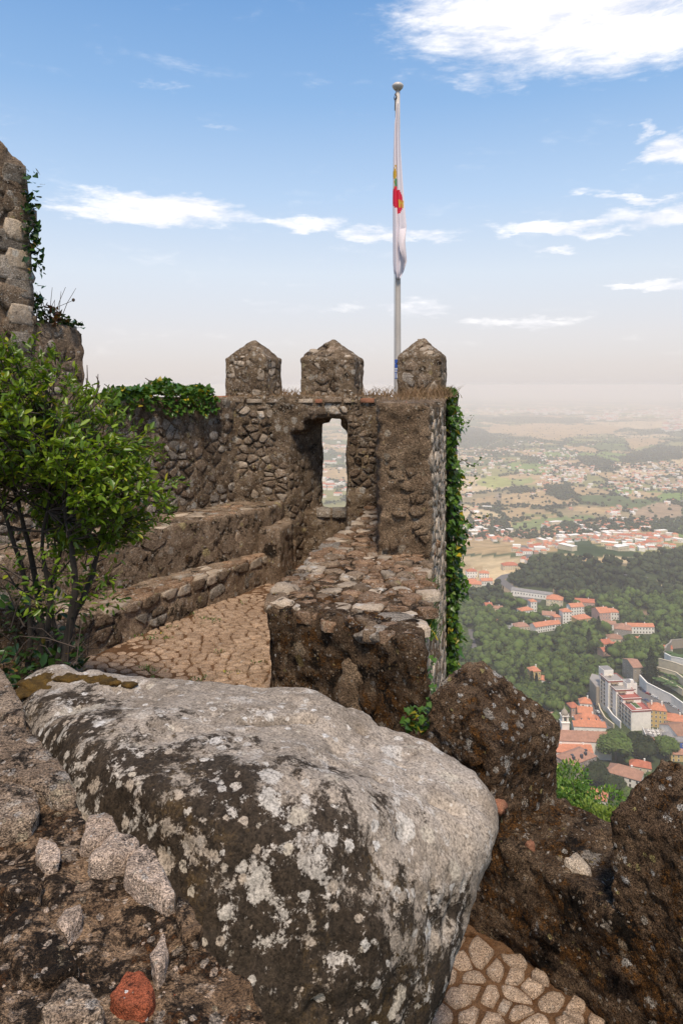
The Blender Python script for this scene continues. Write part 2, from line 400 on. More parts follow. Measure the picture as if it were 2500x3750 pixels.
rock('cobble_old', (.44, .31, .21), (.34, .23, .15), (.41, .275, .175), crust=(.66, .14), crustcol=(.05, .03, .02), moss=(.74, .1), lichen=(.72, .1), sc=2.6, bump=.7, bd=.015, rnd=.22, speck=.6)
rock('joint_earth', (.16, .085, .042), (.10, .05, .024), (.19, .11, .058), crust=(.60, .14), moss=(.56, .1), mosscol=(.13, .052, .012), lichen=(.8, .06), sc=3, bump=1, bd=.02, rnd=0, speck=.6)
rock('moss_old', (.34, .225, .145), (.22, .135, .08), (.25, .135, .07), crust=(.60, .14), moss=(.53, .12), mosscol=(.15, .066, .024), lichen=(.60, .1), sc=2.2, bump=1.0, bd=.035, rnd=.15, speck=.65, spots=(13, .4, .08))
rock('parapet_old', (.13, .092, .06), (.07, .048, .03), (.14, .08, .042), crust=(.49, .14), moss=(.50, .14), mosscol=(.11, .044, .009), lichen=(.625, .05), lichcol=(.36, .31, .24), sc=1.9, bump=1.0, bd=.06, rnd=0, upmoss=.09, speck=.8, spots=(10, .30, .12))
def rock2(name, A_, B_, C_, black, moss, th, plane=None, sc=1.0, pk=.3, cov=(.35, .4, .45), bump=.5, bd=.012, grain=.5, rnd=0.0, mossth=.6, big=4.5, lic=None, patch=None, specks=.55, kscale=3.4):
    m, t, b, out = newmat(name); P = t.n('ShaderNodeNewGeometry').outputs['Position']; S = t.n('ShaderNodeSeparateXYZ', {0: P})
    nA = t.noise(P, 2.2*sc, 3, .6, .3); nB = t.noise(P, 8*sc, 6, .7, .3); nC = t.noise(P, 46*sc, 4, .75); nG = t.noise(P, 150*sc, 2, .6)
    nK = t.noise(t.vm('ADD', P, (3.1, 8.2, 1.7)), kscale*sc, 10, .80, .2); nM = t.noise(t.vm('ADD', P, (13.1, 2.2, 6.7)), 4.5*sc, 6, .7)
    c = t.mix(t.mr(nA, .38, .60), A_, B_); c = t.mix(t.mr(nB, .46, .62, 0, .75), c, C_)
    k = nK; dk = None
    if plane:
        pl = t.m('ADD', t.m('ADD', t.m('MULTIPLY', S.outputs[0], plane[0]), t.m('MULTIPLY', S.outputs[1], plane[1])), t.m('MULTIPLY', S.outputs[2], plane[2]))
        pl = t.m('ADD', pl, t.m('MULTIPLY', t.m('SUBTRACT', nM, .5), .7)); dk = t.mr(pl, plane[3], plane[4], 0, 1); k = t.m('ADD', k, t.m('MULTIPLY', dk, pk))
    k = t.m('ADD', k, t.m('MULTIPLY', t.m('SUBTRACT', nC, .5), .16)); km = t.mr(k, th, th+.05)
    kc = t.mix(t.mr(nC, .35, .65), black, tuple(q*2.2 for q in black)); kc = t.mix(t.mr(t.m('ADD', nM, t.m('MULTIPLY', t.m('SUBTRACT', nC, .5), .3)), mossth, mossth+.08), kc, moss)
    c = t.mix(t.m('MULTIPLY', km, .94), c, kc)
    if patch:
        nL = t.noise(t.vm('ADD', P, (23.1, 4.2, 9.7)), patch[0]*sc, 9, .74, .25)
        pm = t.mr(t.m('ADD', nL, t.m('MULTIPLY', t.m('SUBTRACT', nG, .5), .10)), patch[1], patch[1]+.035); c = t.mix(t.m('MULTIPLY', pm, .9), c, t.mix(t.mr(nM, .46, .56), patch[2], patch[3]))
    W = t.n('ShaderNodeTexNoise', {'Vector': P, 'Scale': 14.0*sc, 'Detail': 6.0, 'Roughness': .72}).outputs['Color']
    lic = lic or [(.55, .52, .48), (.46, .37, .28), (.50, .43, .26), (.60, .585, .56)]; tot = None
    for i, (q, wob) in enumerate(((big, .16), (big*2.3, .09), (big*5.5, .045))):
        wv = t.vm('ADD', t.vm('ADD', P, (i*3.3, i*1.7, i*5.1)), t.vm('MULTIPLY', W, (wob/sc,)*3))
        vo = t.n('ShaderNodeTexVoronoi', {'Vector': wv, 'Scale': q*sc}); cc = t.n('ShaderNodeSeparateColor', {0: vo.outputs['Color']})
        rad = t.mr(cc.outputs[0], 1-cov[i], 1, .0, .46); sm = t.mr(t.m('SUBTRACT', rad, t.m('ADD', vo.outputs['Distance'], t.m('MULTIPLY', t.m('SUBTRACT', nC, .5), .30))), -.02, .035)
        sm = t.m('MULTIPLY', sm, t.mr(t.m('ADD', nC, t.m('MULTIPLY', t.m('SUBTRACT', nG, .5), .5)), .30, .42, .25, 1))
        g1 = t.mr(cc.outputs[1], .45, .5); g2 = t.mr(cc.outputs[2], .86, .88); lc = t.mix(g2, t.mix(g1, lic[0], lic[1]), lic[2]); lc = t.mix(t.mr(cc.outputs[2], .0, .15, 1, 0), lc, lic[3])
        c = t.mix(t.m('MULTIPLY', sm, .92), c, lc); tot = sm if tot is None else t.m('MAXIMUM', tot, sm)
    sp_ = t.mr(t.noise(t.vm('ADD', P, (5.5, 1.1, 2.2)), 85*sc, 3, .65), .56, .62, 1, 1-specks)
    g = t.m('MULTIPLY', t.mr(nG, .3, .7, 1-grain, 1+grain*.8), t.mr(nC, .3, .7, 1-grain*.6, 1+grain*.5))
    g = t.m('MULTIPLY', g, sp_)
    if rnd: g = t.m('MULTIPLY', g, t.mr(t.n('ShaderNodeObjectInfo').outputs['Random'], 0, 1, 1-rnd, 1+rnd))
    c = t.mix(1.0, c, t.n('ShaderNodeCombineXYZ', {0: g, 1: g, 2: g}).outputs[0], 'MULTIPLY')
    t.set(b.inputs['Base Color'], c); b.inputs['Roughness'].default_value = .93; b.inputs['Specular IOR Level'].default_value = .15
    h = t.m('ADD', t.m('ADD', t.m('MULTIPLY', nB, .8), t.m('MULTIPLY', nC, .55)), t.m('ADD', t.m('MULTIPLY', nG, .15), t.m('MULTIPLY', km, .12)))
    bp = t.n('ShaderNodeBump', {'Strength': bump, 'Distance': bd, 'Height': h}); t.L.new(bp.outputs[0], b.inputs['Normal']); return m
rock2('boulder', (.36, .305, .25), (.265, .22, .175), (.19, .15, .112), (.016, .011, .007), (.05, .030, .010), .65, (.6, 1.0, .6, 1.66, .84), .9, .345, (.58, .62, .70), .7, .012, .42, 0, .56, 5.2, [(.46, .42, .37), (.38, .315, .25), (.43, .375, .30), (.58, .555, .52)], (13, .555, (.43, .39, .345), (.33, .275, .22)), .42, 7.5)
rock2('near_wall', (.33, .215, .13), (.20, .125, .072), (.12, .07, .038), (.007, .0045, .0028), (.10, .038, .010), .49, None, 1.7, 0, (.30, .42, .6), 1.0, .030, .6, 0, .53, 6.5, [(.44, .35, .27), (.40, .28, .19), (.36, .28, .18), (.47, .42, .37)], (7, .585, (.44, .35, .27), (.38, .26, .17)), .7, 6)
rock2('near_stone', (.62, .48, .375), (.50, .375, .285), (.36, .265, .195), (.014, .009, .006), (.08, .04, .015), .60, None, 2.2, 0, (.3, .4, .5), 1.0, .022, .8, .1, .66, 6.5, [(.48, .42, .36), (.43, .32, .24), (.40, .33, .25), (.52, .49, .46)], None, .5)
rock2('near_slab', (.40, .30, .215), (.29, .205, .14), (.19, .125, .08), (.009, .006, .004), (.10, .042, .012), .535, None, 1.8, 0, (.34, .45, .55), 1.0, .030, .8, .1, .60, 6, [(.48, .41, .34), (.43, .32, .23), (.40, .32, .22), (.50, .46, .42)], (8, .58, (.46, .39, .32), (.40, .28, .19)), .7, 6)
rock2('near_tile', (.36, .10, .048), (.29, .08, .038), (.20, .065, .034), (.02, .01, .008), (.08, .04, .015), .60, None, 2.6, 0, (.0, .05, .1), 1.0, .012, .6, 0, .7, 6, None, None, .6)
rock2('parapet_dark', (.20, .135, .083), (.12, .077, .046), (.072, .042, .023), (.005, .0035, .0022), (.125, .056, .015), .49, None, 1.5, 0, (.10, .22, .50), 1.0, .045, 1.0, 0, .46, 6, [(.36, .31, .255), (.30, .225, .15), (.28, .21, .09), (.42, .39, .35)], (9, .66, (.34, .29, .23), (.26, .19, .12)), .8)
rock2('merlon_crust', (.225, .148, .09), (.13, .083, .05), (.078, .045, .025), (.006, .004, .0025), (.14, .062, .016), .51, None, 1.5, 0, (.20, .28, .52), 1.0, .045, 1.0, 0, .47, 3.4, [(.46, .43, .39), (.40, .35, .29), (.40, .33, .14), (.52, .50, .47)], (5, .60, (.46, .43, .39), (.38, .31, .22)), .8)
rock2('bench_stone', (0.3375, 0.2500, 0.1750), (0.2313, 0.1650, 0.1100), (0.1625, 0.1063, 0.0650), (.010, .007, .0045), (.10, .045, .015), .54, None, 1.1, 0, (.28, .38, .5), 1.0, .035, .7, .15, .56, 5, [(.42, .37, .31), (.36, .28, .2), (.36, .29, .15), (.46, .43, .39)], (6, .60, (.38, .33, .28), (.33, .24, .165)), .6)
rock2('plaster_face', (.36, .255, .165), (.25, .17, .108), (.16, .105, .063), (.02, .013, .008), (.12, .055, .02), .585, None, 1.3, 0, (.20, .30, .45), 1.0, .06, .9, 0, .60, 5, [(.40, .33, .25), (.36, .27, .18), (.34, .25, .14), (.42, .37, .31)], (9, .60, (.40, .32, .24), (.34, .25, .165)), .7, 5)
rock2('wall_mortar', (.30, .22, .145), (.20, .14, .09), (.135, .09, .054), (.012, .008, .005), (.10, .045, .014), .545, None, 1.5, 0, (.38, .50, .60), 1.0, .045, .8, 0, .57, 6, [(.46, .41, .34), (.40, .31, .22), (.38, .30, .16), (.50, .47, .42)], (7, .565, (.43, .38, .31), (.36, .27, .185)), .65, 5)
rock2('stone_mid', (.37, .28, .20), (.26, .19, .13), (.18, .12, .075), (.012, .008, .005), (.10, .045, .014), .565, None, 1.5, 0, (.38, .50, .60), 1.0, .045, .8, .28, .60, 6, [(.46, .41, .34), (.42, .32, .23), (.38, .30, .16), (.50, .47, .42)], (7, .57, (.45, .39, .32), (.38, .28, .195)), .65, 5)
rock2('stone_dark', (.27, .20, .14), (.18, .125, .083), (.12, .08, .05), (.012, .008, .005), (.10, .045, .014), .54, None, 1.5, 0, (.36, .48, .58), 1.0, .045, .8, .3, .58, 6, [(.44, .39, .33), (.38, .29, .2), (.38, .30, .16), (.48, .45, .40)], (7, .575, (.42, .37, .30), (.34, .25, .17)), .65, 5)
rock2('stone_grey', (.45, .39, .325), (.33, .28, .225), (.23, .18, .135), (.012, .009, .006), (.09, .05, .02), .56, None, 1.5, 0, (.38, .50, .60), 1.0, .045, .8, .25, .62, 6, [(.52, .48, .42), (.44, .37, .29), (.40, .33, .2), (.56, .53, .49)], (7, .57, (.50, .45, .39), (.42, .33, .25)), .6, 5)
rock2('stone_white', (0.6900, 0.5775, 0.4560), (0.5290, 0.4305, 0.3277), (0.4140, 0.3150, 0.2280), (.03, .02, .014), (.10, .07, .03), .60, None, 1.5, 0, (.3, .4, .5), 1.0, .03, .7, .2, .66, 6, None, None, .5)
MAT['mortar_dark'] = MAT['wall_mortar']
rock2('moss_top', (0.4050, 0.2700, 0.1755), (0.2767, 0.1755, 0.1080), (0.2025, 0.1080, 0.0567), (.02, .012, .007), (.17, .075, .026), .56, None, 1.4, 0, (.35, .45, .55), 1.0, .035, .8, .25, .50, 5, [(.46, .38, .30), (.40, .29, .20), (.40, .3, .2), (.50, .45, .39)], (7, .58, (.42, .34, .27), (.36, .25, .17)), .6)
rock2('cobble', (0.5112, 0.3621, 0.2485), (0.4047, 0.2769, 0.1846), (0.3266, 0.2130, 0.1349), (.03, .018, .01), (.12, .055, .02), .62, None, 1.6, 0, (.15, .3, .45), 1.0, .02, .7, .2, .64, 7, [(.44, .34, .26), (.42, .30, .21), (.40, .29, .19), (.46, .38, .31)], None, .6)
rock2('cobble_near', (.50, .375, .275), (.42, .31, .225), (.36, .25, .17), (.03, .018, .01), (.12, .055, .02), .66, None, 2.0, 0, (.1, .2, .4), 1.0, .015, .9, .15, .68, 8, [(.5, .41, .33), (.48, .36, .27), (.46, .35, .25), (.52, .45, .38)], None, .7)
rock('gold_moss', (.15, .085, .018), (.055, .032, .010), (.11, .07, .02), crust=(.7, .1), moss=(.9, .08), lichen=(.9, .08), sc=9, bump=1, bd=.01, rnd=0, speck=.8)

def leafmat(name, a, b_, yel=None, yamt=.1, gloss=.35, trans=.35):
    m, t, b, out = newmat(name)
    at = t.n('ShaderNodeAttribute', attribute_name='tint').outputs['Fac']
    rn = t.n('ShaderNodeObjectInfo').outputs['Random']
    f = t.m('FRACT', t.m('ADD', at, t.m('MULTIPLY', rn, .999)))
    P = t.n('ShaderNodeNewGeometry').outputs['Position']
    c = t.mix(f, a, b_)
    c = t.mix(t.mr(t.noise(P, 3.0, 3), .4, .65, 0, .5), c, tuple(x*.55 for x in a))
    if yel: c = t.mix(t.mr(f, 1-yamt, 1-yamt+.02), c, yel)
    t.set(b.inputs['Base Color'], c); b.inputs['Roughness'].default_value = gloss
    tr = t.n('ShaderNodeBsdfTranslucent'); t.set(tr.inputs[0], t.mix(1.0, c, (1.3, 1.25, .5), 'MULTIPLY'))
    mx = t.n('ShaderNodeMixShader', {0: trans}); t.L.new(b.outputs[0], mx.inputs[1]); t.L.new(tr.outputs[0], mx.inputs[2]); t.L.new(mx.outputs[0], out.inputs[0])
    return m
leafmat('shrub_leaf', (.085, .165, .012), (.25, .34, .022), (.34, .33, .035), .06, .38, .3)
leafmat('ivy_leaf', (.045, .115, .014), (.11, .20, .022), (.40, .31, .025), .06, .35, .25)
leafmat('dark_ivy', (.018, .05, .010), (.045, .10, .016), (.20, .12, .03), .05, .3, .2)
leafmat('red_leaf', (.16, .045, .02), (.09, .06, .02), None, .1, .5, .3)
leafmat('dry_grass', (.22, .13, .07), (.34, .23, .13), None, .1, .8, .3)
leafmat('near_crown', (.075, .18, .02), (.18, .30, .03), (.26, .32, .05), .12, .6, .3)
leafmat('yellow_crown', (.16, .24, .03), (.26, .32, .05), None, .1, .6, .35)

def flat(name, col, rough=.8, var=.12, sc=.3, bump=0.0, metal=0.0):
    m, t, b, out = newmat(name); P = t.n('ShaderNodeNewGeometry').outputs['Position']
    n = t.noise(P, sc, 6, .65); v = t.mr(n, .3, .7, 1-var, 1+var)
    c = t.mix(1.0, col, t.n('ShaderNodeCombineXYZ', {0: v, 1: v, 2: v}).outputs[0], 'MULTIPLY')
    t.set(b.inputs['Base Color'], c); b.inputs['Roughness'].default_value = rough; b.inputs['Metallic'].default_value = metal
    if bump: bp = t.n('ShaderNodeBump', {'Strength': bump, 'Distance': .2, 'Height': t.noise(P, sc*8, 4)}); t.L.new(bp.outputs[0], b.inputs['Normal'])
    return m
for n_, c_ in dict(w_white=(.84, .785, .70), w_cream=(.66, .55, .38), w_ochre=(.60, .42, .16), w_pink=(.52, .33, .26), w_grey=(.30, .27, .23), w_blue=(.04, .10, .42), w_stone=(.33, .28, .22)).items(): flat(n_, c_, .85, .12, .35)
def roof(name, col, rib=1.0):
    m, t, b, out = newmat(name); P = t.n('ShaderNodeNewGeometry').outputs['Position']
    v = t.mr(t.noise(P, .5, 6, .7), .3, .7, .72, 1.2); s = t.mr(t.noise(P, 3.5, 4, .7), .3, .7, .8, 1.15)
    v = t.m('MULTIPLY', v, s)
    c = t.mix(1.0, col, t.n('ShaderNodeCombineXYZ', {0: v, 1: v, 2: v}).outputs[0], 'MULTIPLY')
    t.set(b.inputs['Base Color'], c); b.inputs['Roughness'].default_value = .9
    w = t.n('ShaderNodeTexWave', {'Vector': P, 'Scale': 2.2, 'Distortion': 1.0}); w.bands_direction = 'X'
    bp = t.n('ShaderNodeBump', {'Strength': .4*rib, 'Distance': .15, 'Height': w.outputs[1]}); t.L.new(bp.outputs[0], b.inputs['Normal'])
    return m
roof('r_orange', (.58, .225, .12)); roof('r_red', (.48, .155, .085)); roof('r_brown', (.33, .175, .11)); roof('r_grey', (.28, .26, .245)); roof('r_old', (.40, .21, .14))
flat('dark_glass', (.035, .04, .05), .15, .1); flat('asphalt', (.13, .12, .115), .9, .15, .5); flat('band_red', (.30, .075, .06), .7, .1); flat('deck_red', (.36, .10, .075), .8, .12)
flat('terrace_floor', (.30, .27, .24), .9, .1); flat('pool_blue', (.02, .16, .50), .3, .05); flat('hedge_green', (.055, .10, .02), .8, .35, .8, .6); flat('soil', (.26, .19, .12), .95, .2, .5)
flat('bark', (.045, .034, .026), .9, .35, 14, .3); flat('twig', (.07, .05, .038), .9, .3, 10); flat('trunk', (.10, .075, .055), .9, .3, 1)
flat('pole_paint', (.46, .42, .38), .45, .08, 2); flat('cloth_white', (.70, .64, .68), .8, .04, 2); flat('cap_metal', (.52, .48, .44), .35, .1, 5)
for n_, c_ in dict(car_black=(.03, .03, .035), car_white=(.7, .7, .7), car_red=(.30, .03, .03), car_silver=(.42, .43, .45), car_blue=(.05, .08, .2)).items(): flat(n_, c_, .25, .02)
flat('tyre', (.02, .02, .02), .9)
# ================================================================== THE CASTLE
def ST(*k): return [MAT['stone_'+x] for x in k]
FZ = -2.4                                                   # level of the upper walkway
# ---- walkway floors (setting)
fl = rough_solid('walkway', [prism_pts([(-3.6, 4.2), (.25, 4.2), (.6, 6.3), (.9, 9.5), (-3.6, 9.7)], -3.4, FZ-.014)], .05, 0, [(5, .012, 3, 5)], MAT['joint_earth'])
tag(fl, 'sunlit walkway of irregular flat stones behind the boulder', kind='structure')
def bench_x(Y): return -.58+.57*(Y-9.08)
def keepfl(u, v):
    if u < bench_x(v)-.04: return False
    if v > 9.25: return False
    lx = np.interp(v, [4.87, 5.08, 5.79, 6.41, 7.49, 8.24, 8.8], [-.49, -.51, -.34, -.256, .07, .28, .33])
    return u < lx+.02
wob = lambda u, v: .012*math.sin(3.1*u+1.7*v)
stones(fl, cells(-3.0, .4, 5.0, 9.3, .108, .078, .46, keepfl, 4), lambda u, v: (u, v, FZ+wob(u, v)-.004), lambda u, v: (0, 0, 1), [MAT['cobble']], .77, .020, .05, 'paving_stone', 9, 300, 5, .86, .3,
       vis=lambda c, a: a/(c[1]**3), stuff_name='far_paving_stones')
lf = rough_solid('lower_walkway', [prism_pts([(-1.0, 2.2), (2.2, 2.2), (2.2, 4.3), (-1.0, 4.3)], -3.5, -2.715)], .04, 0, [(5, .015, 3, 5)], MAT['joint_earth'])
tag(lf, 'lower walkway of rounded stones set in brown earth beside the battlement', kind='structure')
wall_line = lambda Y: .6+.815*(3.61-Y)
stones(lf, cells(-.4, 1.3, 2.45, 3.75, .092, .08, .46, lambda u, v: u < wall_line(v)-.01, 9), lambda u, v: (u, v, -2.712), lambda u, v: (0, 0, 1), [MAT['cobble_near']], .78, .046, .05, 'paving_stone', 12, 300, 6, .76, .35)

# ---- the wall with the doorway at the back
WY = 9.2; TOP = -.15
wall = empty('castle_wall', (-.3, 9.5, -2.4), 'rubble stone castle wall with a tall narrow doorway and three pointed merlons on top', 'wall')
hulls = [prism_pts([(-1.5, WY), (-.69, WY), (-.255, 9.85), (-1.5, 9.85)], -3.2, TOP),
         prism_pts([(.078, WY), (.62, WY), (.62, 9.85), (.082, 9.85)], -3.2, TOP),
         prism_pts([(-1.5, WY), (.62, WY), (.62, 9.85), (-1.5, 9.85)], -.44, TOP),
         prism_pts([(-.73, WY+.0), (-.50, WY), (-.36, 9.8), (-.5, 9.8)], -.60, TOP),
         prism_pts([(-.42, 9.62), (-.17, 9.62), (-.17, 9.85), (-.42, 9.85)], -.52, TOP),
         prism_pts([(.02, 9.5), (.16, 9.5), (.16, 9.85), (.02, 9.85)], -.58, TOP),
         prism_pts([(-.5, 9.45), (.2, 9.45), (.2, 9.85), (-.5, 9.85)], -3.2, -1.72)]
rough_solid('wall_body', hulls, .03, 2, [(4, .03, 3, 1), (13, .02, 3, 2)], MAT['mortar_dark'], wall, None, 0, .004)
posY = lambda y0: (lambda u, v: (u, y0+.015*math.sin(5*u+3*v), v))
nY = lambda u, v: (0, -1, 0)
def keep_rear(u, v):
    if -.70 < u < .075 and v < -.36: return False
    return True
stones(wall, cells(-1.40, -.70, -1.62, -.27, .125, .10, .46, None, 12), posY(WY), nY, ST('pale', 'mid', 'mid', 'mid', 'dark'), .80, .030, .05, seed=2)
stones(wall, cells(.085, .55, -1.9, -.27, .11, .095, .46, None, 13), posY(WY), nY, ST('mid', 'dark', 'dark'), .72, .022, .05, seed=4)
stones(wall, cells(-.72, .085, -.40, -.27, .12, .12, .40, None, 14), posY(WY), nY, ST('pale', 'mid', 'mid'), .80, .03, .05, seed=5)
# doorway reveal (splayed) and underside voussoirs
jd = np.array([.435, .65]); jd = jd/np.hypot(*jd)
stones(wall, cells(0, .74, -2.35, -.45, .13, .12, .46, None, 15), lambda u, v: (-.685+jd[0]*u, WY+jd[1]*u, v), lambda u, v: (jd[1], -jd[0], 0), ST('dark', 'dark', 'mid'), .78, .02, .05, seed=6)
for (x, w_, z0, z1, mt) in [(-.245, .12, -.47, -.28, 'pale'), (-.115, .12, -.45, -.28, 'mid'), (.0, .11, -.47, -.30, 'mid'), (.075, .09, -.54, -.32, 'mid'), (-.36, .10, -.47, -.30, 'dark'), (-.48, .09, -.50, -.30, 'mid')]:
    p = [(x-w_*.45, z0), (x+w_*.4, z0+.02), (x+w_*.5, z1), (x-w_*.5, z1)]
    stones(wall, [p], posY(9.52 if x > -.3 else WY+.02), nY, [MAT['stone_'+mt]], .95, .06, .12, 'arch_stone', seed=int(abs(x)*99))
# sill slabs
for (x0, x1) in [(-.36, -.14), (-.13, .09)]:
    stones(wall, [[(x0, 9.40), (x1, 9.40), (x1, 9.86), (x0, 9.86)]], lambda u, v: (u, v, -1.73), lambda u, v: (0, 0, 1), ST('grey'), .97, .05, .05, 'sill_stone', 10, seed=int(x1*77)+50)
# coping of flat stones along the top edge
r = random.Random(5); x = -1.46
while x < .60:
    w_ = r.uniform(.10, .26); h_ = r.uniform(.03, .055)
    stones(wall, [[(x, WY-.05+r.uniform(0, .03)), (x+w_-.012, WY-.05+r.uniform(0, .03)), (x+w_-.012, WY+.2), (x, WY+.2)]], lambda u, v: (u, v, TOP-.055+h_*.4), lambda u, v: (0, 0, 1),
           ST('pale', 'mid', 'red' if r.random() < .3 else 'mid'), .97, h_, .04, 'coping_stone', 9, seed=int(x*100)+300, top=.9)
    x += w_
stones(wall, cells(-1.45, .6, WY-.0, 9.85, .17, .15, .45, None, 18), lambda u, v: (u, v, TOP-.0), lambda u, v: (0, 0, 1), ST('mid', 'dark'), .8, .02, .04, 'top_stone', seed=8)

def merlon(parent, FL, FR, BR, BL, z0, ze, za, mat='mortar_dark', nrow=None, seed=1, apex_shift=(0, 0), cw=.13, ch=.11, pale=None):
    c = np.mean([FL, FR, BR, BL], 0); ax = (c[0]+apex_shift[0], c[1]+apex_shift[1])
    pts = prism_pts([FL, FR, BR, BL], z0, ze)+[(ax[0]-.03, ax[1], za), (ax[0]+.03, ax[1], za)]
    o = rough_solid('merlon', [pts], .022, 1, [(6, .02, 3, seed), (18, .014, 3, seed+2)], MAT[mat], parent, None, 0, .008)
    FLv, FRv, BRv = map(np.array, (FL, FR, BR))
    for A, B in ((FLv, FRv), (FRv, BRv)):
        L = np.hypot(*(B-A)); d = (B-A)/L; n = np.array([d[1], -d[0]])
        stones(o, cells(.01, L-.01, z0+.02, ze-.02, cw, ch, .46, None, seed+int(L*10)), lambda u, v: (A[0]+d[0]*u, A[1]+d[1]*u, v), lambda u, v: (n[0], n[1], 0),
               pale or ST('mid', 'mid', 'dark', 'pale'), .82, .024, .05, seed=seed+3)
    # sloped cap faces
    apx = np.array([ax[0], ax[1], za])
    for A, B in ((FLv, FRv), (FRv, BRv)):
        L = np.hypot(*(B-A)); a3 = np.array([A[0], A[1], ze]); b3 = np.array([B[0], B[1], ze]); mid = (a3+b3)/2
        e1 = (b3-a3)/L; e2 = apx-mid; e2 = e2-e1*(e2@e1); H = np.linalg.norm(e2); e2 /= H; off = (apx-a3)@e1; nn = np.cross(e1, e2)
        kp = lambda u, v: (v < H*.9) and (u > off*v/H+.02) and (u < L-(L-off)*v/H-.02)
        stones(o, cells(0, L, 0.01, H, min(cw, .12), min(ch, .10), .46, kp, seed+9), lambda u, v: tuple(a3+e1*u+e2*v), lambda u, v: nn, pale or ST('mid', 'pale', 'mid', 'dark'), .80, .018, .04, 'cap_stone', seed=seed+5)
    return o
merlon(wall, (-1.56, 9.42), (-1.00, 9.22), (-.82, 9.62), (-1.40, 9.85), -.2, .35, .60, seed=11)
merlon(wall, (-.54, 9.46), (.155, 9.22), (.30, 9.72), (-.38, 9.96), -.2, .35, .62, seed=22)

# ---- left wall, climbing
lw = empty('castle_wall', (-2.4, 8.2, -2.4), 'long lichen spotted rubble wall on the left, ivy growing on its top', 'wall')
A = np.array([-1.34, 9.3]); dl = np.array([-.72, -1.0]); dl /= np.hypot(*dl); nl = np.array([-dl[1]*-1, -dl[0]*-1])
nl = np.array([-dl[1], dl[0]]); nl = nl if nl[0] > 0 else -nl          # faces the walkway (+x,-y)
def lp(s, off=0.0): return tuple(A+dl*s-nl*off)
rough_solid('wall_body', [prism_pts([lp(-.1), lp(3.3), lp(3.3, .6), lp(-.1, .6)], -3.2, TOP-.02),
                          prism_pts([lp(2.2), lp(6.2), lp(6.2, .8), lp(2.2, .8)], -3.2, TOP-.02)], .032, 2, [(4, .035, 3, 3), (13, .02, 3, 4)], MAT['mortar_dark'], lw, None, 0, .0)
stones(lw, cells(.0, 3.3, -1.62, -.18, .135, .12, .47, None, 31), lambda u, v: (*lp(u), v), lambda u, v: (nl[0], nl[1], 0), ST('grey', 'mid', 'dark', 'dark', 'grey'), .76, .028, .05, seed=21)
stones(lw, cells(3.3, 5.4, -1.9, -.18, .22, .18, .45, None, 32), lambda u, v: (*lp(u), v), lambda u, v: (nl[0], nl[1], 0), ST('grey', 'mid', 'dark'), .78, .03, .05, seed=22)
stones(lw, cells(.0, 2.4, .0, .55, .17, .15, .45, None, 33), lambda u, v: (*lp(u, v), TOP-.01), lambda u, v: (0, 0, 1), ST('mid', 'pale', 'red'), .85, .025, .05, 'coping_stone', seed=23)

# ---- broken higher block and tall pillar at far left
tw = empty('ruined_tower', (-3.2, 7.0, -1.0), 'tall broken stone pillar with a lower block beside it at the left edge', 'tower')
# directions: the wall keeps its line; block px 48..83, pillar px < 37
def lpx(px, off=0.0):
    k = (px-HX)/F; s = (A[0]-k*A[1])/(k*dl[1]-dl[0]); return s
s_b0, s_b1, s_p = lpx(84), lpx(44), lpx(38)
rough_solid('tower_body', [prism_pts([lp(s_b0), lp(s_p+.1), lp(s_p+.1, .5), lp(s_b0, .5)], -.4, [.57, .63, .7, .6]),
                           [(*lp(s_p), -.6), (*lp(s_p+.1), 1.9), (*lp(s_p+.05), 1.6), (*lp(s_p+.12), 2.15), (*lp(s_p+.45), 2.38), (*lp(s_p+1.6), 2.5), (*lp(s_p+1.6), -.6), (*lp(s_p, .7), -.6), (*lp(s_p+.12, .7), 2.15), (*lp(s_p+.45, .7), 2.38), (*lp(s_p+1.6, .7), 2.5), (*lp(s_p+1.6, .7), -.6)]],
            .032, 1, [(3.5, .045, 3, 8), (12, .022, 3, 9)], MAT['mortar_light'], tw)
sl = lambda v: s_p+max(0, (v+.2))*.045
kp = lambda u, v: u > sl(v)+.03 and v < 2.22-max(0, .45-(u-s_p))*.8
stones(tw, cells(s_p+.0, s_p+1.5, .45, 2.5, .30, .25, .42, kp, 41), lambda u, v: (*lp(u), v), lambda u, v: (nl[0], nl[1], 0), ST('grey', 'grey', 'pale', 'mid', 'dark'), .86, .05, .06, seed=31)
stones(tw, cells(s_b0+.02, s_p, -.1, .55, .13, .12, .45, None, 42), lambda u, v: (*lp(u), v), lambda u, v: (nl[0], nl[1], 0), ST('dark', 'mid', 'grey'), .8, .03, .05, seed=32)
stones(tw, [[(s_b0+.28, .02), (s_b0+.02, .02), (s_b0+.04, .4), (s_b0+.3, .4)], [(s_b0+.62, .02), (s_b0+.32, .02), (s_b0+.33, .4), (s_b0+.6, .4)]], lambda u, v: (*lp(u, v), .59), lambda u, v: (0, 0, 1), ST('grey', 'pale'), .95, .05, .05, 'cap_stone', seed=35)
for k in range(7):   # proud stones along the broken right edge of the pillar
    zz = .3+k*.27
    stones(tw, [[(sl(zz)+.02, zz), (sl(zz)+.30, zz), (sl(zz)+.28, zz+.24), (sl(zz)+.01, zz+.22)]], lambda u, v: (*lp(u, -.01), v), lambda u, v: (nl[0], nl[1], 0), ST('grey', 'pale', 'mid'), .93, .06, .1, seed=60+k)

